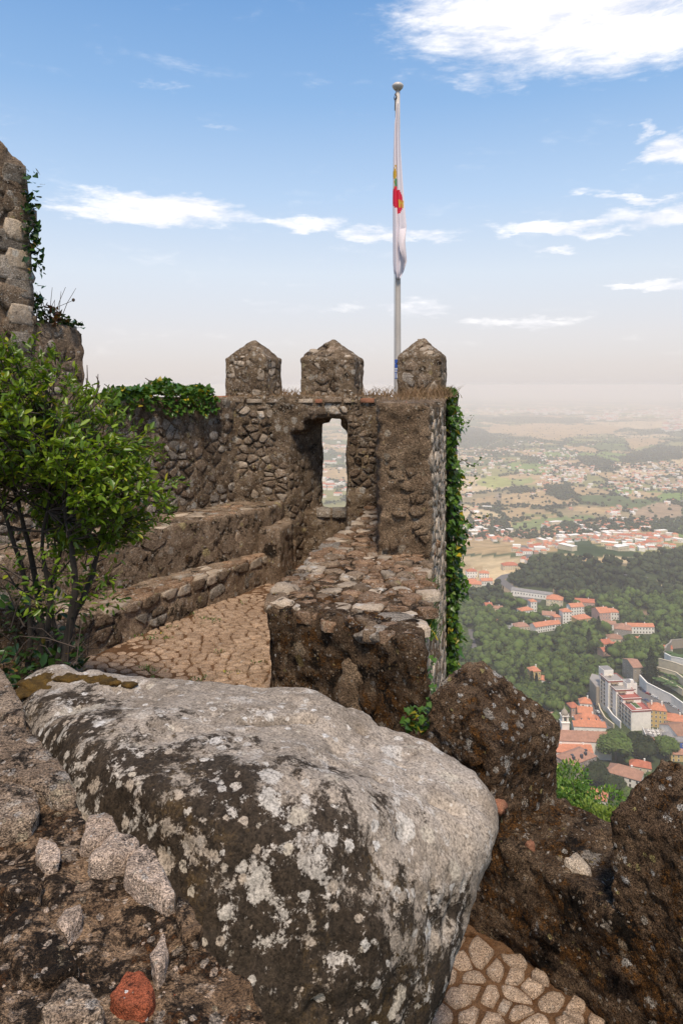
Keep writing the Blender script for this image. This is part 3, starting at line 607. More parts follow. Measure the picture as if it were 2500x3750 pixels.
# ---- stepped stone benches along the left wall
Z3, Z2 = -1.53, -2.05
ub = empty('stone_bench', (-1.6, 8.0, Z2), 'upper stone bench ledge running along the foot of the left wall', 'bench')
ubx = lambda Y: -1.0+.822*(Y-8.6)
rough_solid('bench_body', [prism_pts([(ubx(5.6), 5.6), (ubx(8.75), 8.75), (-.72, 9.3), (-1.4, 9.6), (-4.4, 6.3)], -3.0, Z3)], .03, 4, [(3.5, .03, 3, 12), (13, .018, 3, 13)], MAT['bench_stone'], ub)
du = np.array([.822, 1.0]); du /= np.hypot(*du); nu = np.array([du[1], -du[0]])
up = lambda s, o=0: (ubx(5.8)+du[0]*s-nu[0]*o, 5.8+du[1]*s-nu[1]*o)
stones(ub, cells(.3, 3.75, .0, .55, .20, .14, .45, None, 51), lambda u, v: (*up(u, v), Z3-.004), lambda u, v: (0, 0, 1), [MAT['stone_mid'], MAT['moss_top'], MAT['stone_pale'], MAT['moss_top']], .80, .014, .05, 'top_stone', seed=41, top=.86)
stones(ub, cells(.3, 3.7, Z2+.02, Z3-.05, .26, .20, .45, None, 52), lambda u, v: (*up(u), v), lambda u, v: (nu[0], nu[1], 0), [MAT['bench_stone']], .86, .010, .05, 'face_stone', seed=42, top=.86)
rough_solid('bench_end_step', [prism_pts([(-1.02, 8.55), (-.74, 8.42), (-.60, 8.95), (-.70, 9.3), (-1.0, 9.3)], -3.0, -1.74)], .03, 5, [(5, .03, 3, 14), (14, .015, 3, 15)], MAT['bench_stone'], ub)
lb = empty('stone_bench', (-1.4, 7.6, FZ), 'lower stone bench step with pale rounded edge stones beside the paving', 'bench')
rough_solid('bench_body', [prism_pts([(bench_x(5.3), 5.3), (bench_x(9.1), 9.1), (-.60, 9.3), (-1.2, 9.3), (-3.9, 5.9)], -3.0, Z2)], .03, 3, [(3.5, .03, 3, 16), (13, .018, 3, 17)], MAT['bench_stone'], lb)
db = np.array([.57, 1.0]); db /= np.hypot(*db); nb_ = np.array([db[1], -db[0]])
bp_ = lambda s, o=0: (bench_x(5.5)+db[0]*s-nb_[0]*o, 5.5+db[1]*s-nb_[1]*o)
stones(lb, cells(.2, 4.05, -.01, .42, .18, .13, .45, None, 53), lambda u, v: (*bp_(u, v), Z2-.004), lambda u, v: (0, 0, 1), [MAT['stone_pale'], MAT['moss_top'], MAT['moss_top'], MAT['bench_stone']], .84, .020, .05, 'top_stone', seed=43, top=.82)
stones(lb, cells(.2, 4.05, Z2-.13, Z2-.01, .21, .13, .3, None, 54), lambda u, v: (*bp_(u, -.01), v), lambda u, v: (nb_[0], nb_[1], 0), [MAT['bench_stone'], MAT['stone_pale'], MAT['bench_stone'], MAT['stone_mid']], .92, .012, .05, 'edge_stone', seed=44)
stones(lb, [p for i, p in enumerate(cells(.2, 4.0, FZ+.0, Z2-.14, .20, .17, .45, None, 55)) if i % 3 != 1], lambda u, v: (*bp_(u), v), lambda u, v: (nb_[0], nb_[1], 0), ST('dark', 'dark', 'grey'), .74, .016, .05, 'face_stone', seed=45)

# ---- low parapet wall in the middle
pw = empty('parapet_wall', (.1, 5.2, FZ), 'low thick parapet wall in the middle, mossy front and flat stony top', 'wall')
PT = -1.545
topP = [(-.49, 4.87), (.52, 4.13), (.66, 5.2), (.80, 6.3), (.92, 7.0), (1.0, 8.9), (.33, 8.9), (.28, 8.24), (.07, 7.49), (-.256, 6.41), (-.34, 5.79), (-.51, 5.2)]
bulge = lambda co, nr: np.where(co[:, 1] < 5.3, fbm(co, 2.0, 3, 77)*.05, 0)
rough_solid('parapet_body', [prism_pts([(-.49, 4.87), (.50, 4.14), (.55, 4.9), (.3, 6.3), (-.34, 5.79), (-.52, 5.15)], -3.4, PT),
                             prism_pts([(-.34, 5.79), (.4, 5.6), (.80, 6.35), (.4, 7.6), (.07, 7.49), (-.256, 6.41)], -3.4, PT),
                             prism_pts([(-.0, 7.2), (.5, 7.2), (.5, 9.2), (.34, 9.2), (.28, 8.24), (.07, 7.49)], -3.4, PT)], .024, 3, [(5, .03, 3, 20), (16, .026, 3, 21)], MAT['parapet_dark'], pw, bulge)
lxp = lambda v: np.interp(v, [4.87, 5.2, 5.79, 6.41, 7.49, 8.24, 8.9], [-.49, -.51, -.34, -.256, .07, .28, .33])
front_y = lambda u: 4.87-.74*(u+.49)/1.01
def keeppt(u, v): return (v > front_y(u)+.0) and (u > lxp(v)-.0) and (u < .126*v+.0)
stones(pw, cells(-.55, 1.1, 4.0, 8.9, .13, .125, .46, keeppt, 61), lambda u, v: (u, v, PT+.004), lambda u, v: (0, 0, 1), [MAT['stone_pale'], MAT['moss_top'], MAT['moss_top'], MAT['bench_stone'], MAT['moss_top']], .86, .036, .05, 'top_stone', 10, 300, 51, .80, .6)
# stepped edge stones on the left side of the top
vv = 4.9; r = random.Random(8)
while vv < 8.5:
    w_ = r.uniform(.16, .30); x0 = float(lxp(vv))-r.uniform(.02, .05); dd = r.uniform(.14, .26)
    stones(pw, [[(x0, vv), (x0+dd, vv+r.uniform(-.02, .02)), (x0+dd, vv+w_), (x0+.02, vv+w_-.01)]], lambda u, v: (u, v, PT-.01), lambda u, v: (0, 0, 1), ST('pale', 'pale', 'grey'), .95, .05, .09, 'edge_stone', 10, seed=int(vv*50), top=.82)
    vv += w_*r.uniform(.8, 1.0)
# bigger pale blocks on the near corners
def blob(parent, c, rad, mat, seed, name='stone'):
    h = []
    rr = random.Random(seed)
    for i in range(26):
        v = Vector((rr.gauss(0, 1), rr.gauss(0, 1), rr.gauss(0, 1))).normalized(); h.append((c[0]+v.x*rad[0], c[1]+v.y*rad[1], c[2]+v.z*rad[2]))
    return rough_solid(name, [h], max(rad)/9, 2, [(9, .016, 3, seed), (26, .008, 2, seed+1)], mat, parent)
blob(pw, (-.40, 4.93, PT-.02), (.13, .12, .07), MAT['stone_pale'], 3); blob(pw, (-.42, 5.25, PT+.0), (.13, .11, .055), MAT['stone_pale'], 4)
blob(pw, (.22, 4.42, PT-.035), (.17, .13, .06), MAT['stone_grey'], 5); blob(pw, (.36, 4.62, PT+.0), (.16, .12, .03), MAT['stone_grey'], 6); blob(pw, (.0, 4.65, PT-.03), (.14, .10, .05), MAT['parapet_dark'], 7)
fd = np.array([1.01, -.74]); fd /= np.hypot(*fd); fn = np.array([fd[1], -fd[0]])
fsel = [p for i, p in enumerate(cells(.02, 1.2, -2.35, PT-.1, .19, .17, .46, None, 62)) if i % 3 == 0]
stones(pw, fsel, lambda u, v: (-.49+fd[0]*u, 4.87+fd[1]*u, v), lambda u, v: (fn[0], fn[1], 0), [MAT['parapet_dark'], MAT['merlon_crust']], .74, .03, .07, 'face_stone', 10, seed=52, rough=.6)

# ---- tall end of the battlement with its rendered front face (right of the doorway)
bt = empty('battlement_wall', (.8, 7.5, FZ), 'tall narrow end of the battlement wall with rough rendered front and pale stony outer side', 'wall')
OX = lambda Y: .806+.19*(Y-6.3)
rough_solid('wall_body', [prism_pts([(.335, 6.3), (.806, 6.3), (OX(9.3), 9.3), (OX(9.3), 9.95), (.60, 9.95), (.50, 9.2)], -7, TOP-.02),
                          prism_pts([(.0, 4.45), (OX(4.4), 4.4), (OX(9.3), 9.3), (OX(9.3), 9.95), (.55, 9.9), (.2, 6)], -7, -1.75)], .03, 1, [(3.5, .035, 3, 30), (16, .030, 4, 31)], MAT['plaster_face'], bt, lambda co, nr: .022*fbm(co*np.array([1, 1, 2.6]), 9, 3, 88))
ol = np.array([.19, 1.0]); ol /= np.hypot(*ol); on_ = np.array([ol[1], -ol[0]])
op = lambda s, o=0: (OX(4.4)+ol[0]*s+on_[0]*o, 4.4+ol[1]*s+on_[1]*o)
stones(bt, cells(1.95, 5.0, -1.75, -.22, .20, .10, .46, None, 71), lambda u, v: (*op(u), v), lambda u, v: (on_[0], on_[1], 0), ST('white', 'pale', 'white'), .82, .04, .05, seed=61)
stones(bt, cells(.02, 5.0, -4.6, -1.76, .20, .11, .46, None, 72), lambda u, v: (*op(u), v), lambda u, v: (on_[0], on_[1], 0), ST('white', 'pale', 'white'), .82, .04, .05, 'outer_stone', seed=62)
stones(bt, cells(.36, 1.36, 6.32, 9.15, .15, .18, .45, lambda u, v: .0533*v+.0 < u < OX(v)-.02, 73), lambda u, v: (u, v, TOP-.02), lambda u, v: (0, 0, 1), ST('mid', 'dark', 'red'), .8, .02, .05, 'top_stone', seed=63)
stones(bt, [p for i, p in enumerate(cells(.36, .80, -1.5, -.2, .10, .07, .48, None, 74)) if i % 3 == 0], posY(6.30), nY, [MAT['plaster_face']], .75, .03, .05, 'embedded_stone', seed=65)
stones(bt, [[(.53, -.42), (.74, -.43), (.75, -.27), (.55, -.26)], [(.40, -.33), (.50, -.34), (.50, -.24), (.40, -.22)], [(.36, -.50), (.45, -.52), (.46, -.40), (.37, -.38)]], posY(6.31), nY, ST('red', 'mid', 'dark'), .9, .02, .06, seed=64)
merlon(bt, (.745, 9.26), (1.27, 9.02), (1.41, 9.46), (.90, 9.74), -.2, .38, .62, seed=33, cw=.20, ch=.20, pale=ST('mid', 'pale', 'grey'))

# ---- battlement at the lower right: low sill between two pointed merlons
rb = empty('crenellated_parapet', (.9, 3.3, -2.7), 'dark mossy crenellated parapet at lower right, a low gap between two pointed merlons', 'wall')
wd = np.array([.53, -.65]); wd /= np.hypot(*wd); wn = np.array([.775, .632])
W0 = np.array([.483, 3.75]); wp = lambda s, t: tuple(W0+wd*s+wn*t)
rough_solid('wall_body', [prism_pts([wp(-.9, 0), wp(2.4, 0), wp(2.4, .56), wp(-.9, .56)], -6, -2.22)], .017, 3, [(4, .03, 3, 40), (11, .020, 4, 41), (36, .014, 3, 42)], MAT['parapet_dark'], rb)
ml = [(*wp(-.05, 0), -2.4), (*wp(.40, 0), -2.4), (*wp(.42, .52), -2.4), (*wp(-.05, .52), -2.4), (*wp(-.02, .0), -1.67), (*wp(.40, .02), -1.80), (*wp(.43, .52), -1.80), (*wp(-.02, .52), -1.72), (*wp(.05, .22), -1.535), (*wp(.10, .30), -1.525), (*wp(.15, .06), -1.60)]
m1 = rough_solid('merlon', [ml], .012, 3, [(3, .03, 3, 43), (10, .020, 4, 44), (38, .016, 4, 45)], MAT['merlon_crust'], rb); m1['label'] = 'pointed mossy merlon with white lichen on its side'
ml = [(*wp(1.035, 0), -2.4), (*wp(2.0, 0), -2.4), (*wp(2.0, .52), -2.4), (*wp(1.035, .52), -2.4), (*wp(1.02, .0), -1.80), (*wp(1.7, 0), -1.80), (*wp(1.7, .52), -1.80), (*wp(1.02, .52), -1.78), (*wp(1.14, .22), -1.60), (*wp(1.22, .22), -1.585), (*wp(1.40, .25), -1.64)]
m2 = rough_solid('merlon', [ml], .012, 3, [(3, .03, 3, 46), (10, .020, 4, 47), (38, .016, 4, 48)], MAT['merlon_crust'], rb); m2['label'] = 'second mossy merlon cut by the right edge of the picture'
def bits(parent, base, e1, e2, nn, spec, z='stone'):
    for i, (u, v, a, b_, mt) in enumerate(spec):
        poly = [(u+a*math.cos(t)*(1+.2*math.sin(5*t+i)), v+b_*math.sin(t)*(1+.2*math.cos(3*t+i))) for t in np.linspace(0, 2*math.pi, 9)[:-1]]
        stones(parent, [poly], lambda p, q: tuple(base+e1*p+e2*q), lambda p, q: nn, [MAT[mt]], .95, .03, .06, z, 11, seed=i+5, top=.84, rough=.6, flatten=.8)
E3 = lambda v: np.array([v[0], v[1], 0.0])
Z = np.array([0, 0, 1.0])
b0 = np.array([W0[0]+wd[0]*.41, W0[1]+wd[1]*.41, 0])                                   # end face of the first merlon
bits(m1, b0, E3(wn), Z, E3(wd), [(.05, -2.08, .05, .035, 'stone_red')])
bits(m1, np.array([W0[0], W0[1], 0]), E3(wd), Z, -E3(wn), [(.28, -1.88, .07, .035, 'merlon_crust')])
bits(rb, np.array([W0[0], W0[1], -2.215]), E3(wd), E3(wn), Z, [(.80, .13, .07, .055, 'stone_white'), (.66, .17, .07, .05, 'merlon_crust'), (.56, .09, .03, .025, 'stone_red'), (.93, .30, .05, .05, 'merlon_crust')])
bits(rb, np.array([W0[0], W0[1], 0]), E3(wd), Z, -E3(wn), [(1.1, -2.42, .08, .05, 'merlon_crust'), (.7, -2.5, .07, .05, 'merlon_crust')])

# ---- the big boulder
def wpt(px, py, Y): return tuple(ray(px, py, Y))
H1 = [wpt(20, 684, 2.9), (-1.30, 3.15, -1.8), wpt(44, 674, 3.05), wpt(120, 686, 3.0), wpt(174, 688, 2.95), wpt(262, 687, 2.85), wpt(330, 692, 2.75), wpt(372, 716, 2.7), wpt(60, 730, 2.4), wpt(130, 775, 2.0), wpt(220, 826, 1.83), wpt(300, 760, 2.15),
      wpt(330, 860, 1.85), (-1.0, 2.0, -1.7), (-.5, 1.66, -1.75), (-.2, 1.55, -1.95), (.0, 1.75, -2.3), (-1.2, 2.5, -2.8), (-.3, 1.9, -2.8), (.0, 2.8, -2.8), (-1.2, 3.1, -2.8), (.15, 2.7, -2.0)]
H2 = [wpt(300, 706, 2.7), wpt(380, 727, 2.66), wpt(420, 738, 2.64), wpt(455, 756, 2.58), wpt(478, 778, 2.5), wpt(492, 805, 2.4), wpt(497, 828, 2.3), wpt(483, 860, 2.2), wpt(452, 905, 2.1), wpt(408, 968, 2.05), wpt(366, 1020, 2.0), wpt(325, 1100, 2.0),
      wpt(330, 800, 1.98), wpt(370, 925, 1.84), wpt(320, 930, 1.78), (-.0, 1.75, -1.95), (-.2, 1.75, -1.9), (.15, 2.6, -1.9), (-.1, 2.6, -2.6), (-.05, 2.0, -2.3), (-.3, 2.3, -1.3)]
def bpost(co, nr):
    d = -.020*np.clip(fbm(co, 9, 4, 91)-.18, 0, 1)*3
    # crack across the top
    vx, vy = HX+F*co[:, 0]/co[:, 1], HY-F*co[:, 2]/co[:, 1]
    def at(x, y):
        k = np.where((np.abs(vx-x) < 6) & (np.abs(vy-y) < 6))[0]
        return co[k[co[k, 1].argmin()]] if len(k) else np.array(onz(x, y, -1.15))
    a = at(244, 717); b_ = at(308, 711)
    t = np.clip(((co[:, 0]-a[0])*(b_[0]-a[0])+(co[:, 1]-a[1])*(b_[1]-a[1]))/((b_-a)[:2]**2).sum(), 0, 1)
    w = fbm(co, 14, 2, 5)*.03
    dist = np.hypot(co[:, 0]-(a[0]+t*(b_[0]-a[0])), co[:, 1]-(a[1]+t*(b_[1]-a[1]))+w*.6)
    d += np.where(nr[:, 2] > .3, -.085*np.exp(-(dist/.017)**2), 0)
    for (x, y, s_) in [(745, 1728, .016), (845, 1668, .012), (968, 1775, .012), (878, 1770, .012), (1045, 1850, .02), (1010, 1835, .016), (925, 1660, .012)]:
        q = at(x*D, y*D); d += np.where(nr[:, 2] > .1, -.03*np.exp(-(((co[:, 0]-q[0])/s_/1.6)**2+((co[:, 1]-q[1])/s_)**2)), 0)
    return d
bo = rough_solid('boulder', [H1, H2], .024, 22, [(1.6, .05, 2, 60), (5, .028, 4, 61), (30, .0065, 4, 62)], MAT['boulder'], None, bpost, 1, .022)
tag(bo, 'huge smooth grey boulder covered in lichen, filling the middle foreground', 'boulder')
mo = empty('moss_patch', (-1.1, 2.9, -1.2), 'golden brown cushions of moss on the back left edge of the boulder', 'moss')

# ---- near wall top at lower left
NZ = -.89
edge = dz([(-60, 1500), (0, 1556), (40, 1625), (75, 1690), (118, 1730), (178, 1800), (205, 1862), (235, 1895), (325, 1935), (400, 2045), (470, 2155), (585, 2210), (655, 2352), (720, 2600)], NZ)
nw = empty('near_wall', (-.7, 1.2, -1.6), 'broad wall top of stones bedded in rough mortar at the lower left', 'wall')
e2 = [(p[0], p[1]) for p in edge]
hl = []
for i in range(len(e2)-1):
    a, b_ = e2[i], e2[i+1]; hl.append(prism_pts([a, b_, (-2.6, b_[1]-.2), (-2.6, a[1]+.1)] if i < len(e2)-2 else [a, b_, (b_[0], .3), (-2.6, .3), (-2.6, a[1])], -1.5, NZ-.012))
rough_solid('wall_body', hl, .011, 4, [(2.2, .03, 3, 70), (9, .020, 4, 71), (34, .009, 4, 72)], MAT['near_wall'], nw)
def flat_stone(pts, mat, proud, seed, nseg=16, top=.80, name='stone'):
    P = [(p[0], p[1]) for p in dz(pts, NZ)]
    h = []; rr = random.Random(seed); c = np.mean(P, 0)
    for (x, y) in P:
        h += [(x, y, NZ-.05), (x, y, NZ+proud*rr.uniform(.25, .6)), (c[0]+(x-c[0])*.90, c[1]+(y-c[1])*.90, NZ+proud*rr.uniform(.6, 1.0))]
    w = max(np.ptp([p[0] for p in P]), np.ptp([p[1] for p in P]))
    return rough_solid(name, [h], max(.0042, w/30), 0, [(12, .006, 3, seed), (40, .006, 3, seed+1)], MAT[mat], nw)
flat_stone([(288, 2000), (300, 1975), (335, 1955), (360, 1985), (395, 2030), (407, 2075), (385, 2090), (340, 2065), (300, 2045), (283, 2020)], 'near_stone', 0.025, 1).__setitem__('label', 'large pale granite stone on the wall edge')
flat_stone([(205, 1990), (235, 1950), (265, 1932), (300, 1935), (318, 1950), (310, 1975), (280, 1995), (235, 2003), (208, 2005)], 'near_stone', 0.025, 2)
flat_stone([(182, 1950), (205, 1900), (240, 1885), (262, 1905), (272, 1925), (240, 1942), (215, 1960)], 'near_stone', 0.025, 3)
flat_stone([(80, 1955), (90, 1930), (125, 1945), (140, 1965), (135, 1990), (110, 1998), (85, 1975)], 'near_stone', 0.014, 4)
flat_stone([(122, 2135), (150, 2105), (185, 2095), (192, 2115), (160, 2150), (140, 2160)], 'near_stone', 0.014, 5)
flat_stone([(245, 2290), (275, 2275), (290, 2240), (320, 2235), (345, 2260), (352, 2300), (335, 2325), (290, 2318), (260, 2305)], 'near_tile', 0.005, 6, name='tile_fragment').__setitem__('label', 'orange red fragment of roof tile set in the mortar')
flat_stone([(-40, 1800), (0, 1650), (60, 1690), (110, 1740), (165, 1800), (180, 1840), (130, 1850), (80, 1815)], 'near_slab', 0.032, 7)
flat_stone([(-60, 1860), (20, 1815), (85, 1830), (95, 1870), (70, 1910), (0, 1925), (-60, 1930)], 'near_slab', 0.029, 8)
flat_stone([(-40, 1560), (0, 1550), (30, 1590), (55, 1640), (60, 1690), (20, 1680), (-30, 1650)], 'near_slab', 0.036, 9)
flat_stone([(90, 2345), (130, 2290), (170, 2270), (210, 2275), (240, 2330), (235, 2370), (120, 2390)], 'near_slab', 0.022, 10)
flat_stone([(345, 2210), (375, 2150), (385, 2180), (380, 2225), (360, 2245)], 'near_stone', 0.014, 11)
flat_stone([(405, 2080), (430, 2085), (470, 2150), (460, 2170), (420, 2180), (405, 2130)], 'near_wall', 0.022, 12)
flat_stone([(10, 2130), (60, 2090), (150, 2150), (190, 2240), (120, 2270), (50, 2260), (5, 2200)], 'near_wall', 0.022, 13)
flat_stone([(0, 2020), (60, 2010), (100, 2040), (90, 2070), (30, 2075), (-20, 2050)], 'near_wall', 0.018, 14)
from mathutils.bvhtree import BVHTree
nb = [c for c in nw.children if c.name.startswith('wall_body')][0]; bv = BVHTree.FromPolygons([v.co+wloc(nw) for v in nb.data.vertices], [p.vertices[:] for p in nb.data.polygons])
def onwall(u, v):
    q = bv.ray_cast(Vector((u, v, 0)), Vector((0, 0, -1)), 1.3)[0]; return q.z if q else NZ
r = random.Random(77)
for k in range(170):
    x, y = r.uniform(-10, 600), r.uniform(1800, 2350); s_ = r.uniform(4, 13) if k < 60 else r.uniform(2.5, 5)
    e = np.interp(y, [1800, 1862, 1935, 2045, 2155, 2210, 2352], [178, 205, 325, 400, 470, 585, 655])
    if x > e-14: continue
    q = onz(x*D, y*D, NZ); zz = onwall(q[0], q[1]); w_ = s_*D/F*q[1]
    poly = [(q[0]+w_*math.cos(a_)*r.uniform(.6, 1.2), q[1]+w_*math.sin(a_)*r.uniform(.6, 1.2)) for a_ in np.linspace(0, 6.28, 8)[:-1]]
    stones(nw, [poly], lambda u, v: (u, v, zz-.001), lambda u, v: (0, 0, 1), [MAT[r.choice(['near_stone', 'near_stone', 'near_wall', 'stone_dark', 'near_tile' if s_ < 6 and r.random() < .2 else 'near_wall'])]], .95, w_*.5, .01, 'pebble', 8, 60, k, .75, .4, flatten=1)
rk = blob(None, (-2.35, 4.85, -1.85), (.36, .35, .36), MAT['near_wall'], 15, 'rock'); tag(rk, 'smaller grey rock behind the shrub trunks at left edge', 'rock')
bank = rough_solid('earth_bank', [prism_pts([(-5.5, 4.3), (-2.25, 4.4), (-2.6, 5.6), (-5.5, 5.9)], -3.2, -2.02), prism_pts([(-6, 4.6), (-2.9, 5.0), (-3.0, 5.9), (-6, 6.4)], -3.2, -1.62)], .04, 5, [(2.5, .12, 3, 81), (9, .04, 4, 82)], MAT['parapet_dark']); tag(bank, 'mossy earth and stone bank behind the shrub', kind='structure')

# ================================================================== PLANTS
def rot_to(D_, up=None):
    D_ = D_/np.linalg.norm(D_, axis=1, keepdims=True); S = np.cross(D_, up); S /= (np.linalg.norm(S, axis=1, keepdims=True)+1e-9); N = np.cross(S, D_); return D_, S, N
def leaf_arrays(C, D_, U, size, asp, shape='lance', rs=RS):
    D_, S, N = rot_to(D_, U); n = len(C); L = size[:, None]
    W = L*asp
    if shape == 'lance':
        pts = [(0, 0, 0), (.35, .5, .07), (.75, .42, .04), (1.0, 0, -.06), (.75, -.42, .04), (.35, -.5, .07)]
        fc = [(0, 1, 2), (0, 2, 3), (0, 3, 4), (0, 4, 5)]
    else:
        pts = [(0, 0, 0), (-.12, .38, .03), (.25, .5, .06), (.52, .30, .02), (1.0, 0, -.08), (.52, -.30, .02), (.25, -.5, .06), (-.12, -.38, .03)]
        fc = [(0, 1, 2), (0, 2, 3), (0, 3, 4), (0, 4, 5), (0, 5, 6), (0, 6, 7)]
    V = np.stack([C+D_*L*a+S*W*b_+N*L*c for a, b_, c in pts], 1)
    k = len(pts); Fc = (np.array(fc)[None]+(np.arange(n)*k)[:, None, None]).reshape(-1, 3)
    return V.reshape(-1, 3), Fc, len(fc)
def foliage(parent, C, D_, size, asp, mat, shape='lance', singles=0, name='leaf', rest='foliage', vis=None):
    C = np.asarray(C, float); D_ = np.asarray(D_, float); size = np.asarray(size, float); n = len(C)
    U = np.array([0, 0, 1.0])+RS.normal(0, .45, (n, 3))
    base = np.array(wloc(parent)) if parent else np.zeros(3)
    order = np.arange(n)
    if singles:
        key = -size/np.maximum(C[:, 1], .5) if vis is None else vis(C)
        order = np.argsort(key)
        protos = []
        for k in range(5):
            V, Fc, _ = leaf_arrays(np.zeros((1, 3)), np.array([[0, 1.0, 0]]), np.array([[0, 0, 1.0]])+RS.normal(0, .15, (1, 3)), np.ones(1), asp*(.85+.08*k), shape)
            me = mesh_np(name, V, Fc); me.materials.append(mat); at = me.attributes.new('tint', 'FLOAT', 'FACE'); at.data.foreach_set('value', np.full(len(Fc), k*.2, np.float32)); protos.append(me)
        for i in order[:singles]:
            d = D_[i]/np.linalg.norm(D_[i]); s_ = np.cross(d, U[i]); s_ /= np.linalg.norm(s_)+1e-9; nn = np.cross(s_, d)
            o = bpy.data.objects.new(name, protos[i % 5]); COL.objects.link(o); o.parent = parent
            M = Matrix(((s_[0], d[0], nn[0]), (s_[1], d[1], nn[1]), (s_[2], d[2], nn[2]))).to_4x4()
            o.matrix_local = Matrix.Translation(Vector(C[i]-base)) @ M @ Matrix.Scale(float(size[i]), 4)
        order = order[singles:]
    V, Fc, k = leaf_arrays(C[order], D_[order], U[order], size[order], asp, shape)
    me = mesh_np(rest, V-base, Fc, tint=np.repeat(RS.rand(len(order)), k)); me.materials.append(mat)
    o = bpy.data.objects.new(rest, me); COL.objects.link(o); o.parent = parent; o['kind'] = 'stuff'
    return o
# ---- shrub at left
sh = empty('shrub', (-1.9, 4.45, FZ), 'leafy green shrub with dark bare stems on the left side', 'shrub')
r = random.Random(19); tips = []
outline = [(-110, 300), (-40, 318), (0, 333), (26, 343), (46, 352), (58, 372), (78, 385), (96, 400), (118, 412), (140, 424), (146, 448), (160, 462), (172, 486), (168, 505), (156, 520), (140, 536), (112, 548), (80, 552), (60, 545), (30, 505), (0, 500), (-60, 520), (-110, 500)]
op2 = np.array([(ray(x, y, 4.5)[0], ray(x, y, 4.5)[2]) for x, y in outline])
def inside(px, pz, P=op2):
    c = False; j = len(P)-1
    for i in range(len(P)):
        if (P[i][1] > pz) != (P[j][1] > pz) and px < (P[j][0]-P[i][0])*(pz-P[i][1])/(P[j][1]-P[i][1])+P[i][0]: c = not c
        j = i
    return c
stemroot = [(36, 690), (48, 700), (26, 690), (62, 694), (74, 688), (40, 705)]
forks = [[(36, 690), (44, 640), (38, 590), (30, 545), (18, 500), (5, 450)], [(48, 700), (60, 650), (78, 610), (92, 575), (100, 540), (120, 500)], [(26, 690), (30, 640), (24, 580), (10, 530), (-10, 470), (-30, 410)],
         [(62, 694), (68, 640), (76, 590), (70, 540), (62, 480), (50, 420)], [(40, 705), (46, 650), (52, 600), (42, 550), (50, 490), (80, 450)], [(56, 690), (58, 650), (50, 600), (60, 560), (72, 510), (110, 470)]]
pieces = MB(); brs = []
for i, fk in enumerate(forks):
    yy = 4.45+r.uniform(-.12, .15); pts = []
    for j, (x, y) in enumerate(fk):
        yy += r.uniform(-.06, .07); p = ray(x+r.uniform(-2, 2), y, yy); pts.append(p)
    # smooth by subdividing
    q = [pts[0]]
    for a, b_ in zip(pts, pts[1:]): q += [(a*2+b_)/3+np.array([r.uniform(-.01, .01), 0, 0]), (a+2*b_)/3, b_]
    rad = np.linspace(.030 if i in (0, 1, 3) else .020, .007, len(q))
    m = MB(); m.tube([tuple(v) for v in q], list(rad), 8); m.build('stem', MAT['bark'], sh, loc=tuple(-np.array(wloc(sh))), smooth=True); brs.append(q)
tw_ = MB(); b0s = np.array([p for q in brs for p in q[5:]])
C, DD, S_ = [], [], []; tries = 0; ntip = 0
while ntip < 1750 and tries < 90000:
    tries += 1
    x = r.uniform(op2[:, 0].min(), op2[:, 0].max()); z = r.uniform(op2[:, 1].min(), op2[:, 1].max())
    if not inside(x, z): continue
    # depth of the crown is thinner near the rim
    y = 4.5+r.uniform(-.60, .62)
    e = min([math.hypot(x-a[0], z-a[1]) for a in op2]); thick = min(1, .25+e/.45)
    if abs(y-4.5) > .6*thick: continue
    k = 4.5/y
    xx, zz = x*y/4.5, z*y/4.5
    p = np.array([xx, y, zz]); ctr = np.array([-1.9, 4.5, -.55])
    if fbm(p[None], 4.2, 2, 44)[0] < -.02 and r.random() < .85: continue
    out = p-ctr; out = out/np.linalg.norm(out)+np.array([r.uniform(-.5, .5), r.uniform(-.5, .5), r.uniform(.2, .9)]); out /= np.linalg.norm(out)
    ntip += 1
    if r.random() < .42:
        j = np.argmin(((b0s-(p-out*.25))**2).sum(1)); a = b0s[j]; mid = (a+p)/2+np.array([r.uniform(-.05, .05)]*3)+np.array([0, 0, -.03])
        tw_.tube([tuple(a), tuple(mid), tuple(p)], [.007, .0045, .0025], 4)
    else: tw_.tube([tuple(p-out*.14), tuple(p)], [.004, .002], 4)
    nl_ = r.randint(7, 11)
    for q in range(nl_):
        t = r.random()**.7; ang = q*2.4+r.random(); s1 = np.cross(out, [.2, .1, 1]); s1 /= np.linalg.norm(s1); s2 = np.cross(out, s1)
        dd = out*r.uniform(.25, .9)+(s1*math.cos(ang)+s2*math.sin(ang))*.9
        C.append(p-out*(1-t)*.12); DD.append(dd); S_.append(r.uniform(.036, .078))
for k in range(150):
    i = r.randrange(2, 20); a0, a1 = op2[i], op2[i+1]; t = r.random(); x, z = a0*(1-t)+a1*t; ctr = np.array([-1.9, -.42]); o2 = np.array([x, z])-ctr; o2 /= np.hypot(*o2)
    y = 4.5+r.uniform(-.35, .35); L = r.uniform(.05, .15); dr = np.array([o2[0]*.8+r.uniform(-.3, .3), r.uniform(-.3, .2), o2[1]*.6+r.uniform(-.1, .6)]); dr /= np.linalg.norm(dr); p0 = np.array([x, y, z])-dr*.08
    tw_.tube([tuple(p0), tuple(p0+dr*L*.5), tuple(p0+dr*L)], [.0035, .0025, .0015], 4)
    for q in range(int(4+L*34)): t = r.random(); C.append(p0+dr*L*t); DD.append(dr*r.uniform(.4, .9)+np.array([r.gauss(0, .6), r.gauss(0, .6), r.gauss(0, .6)])); S_.append(r.uniform(.03, .065))
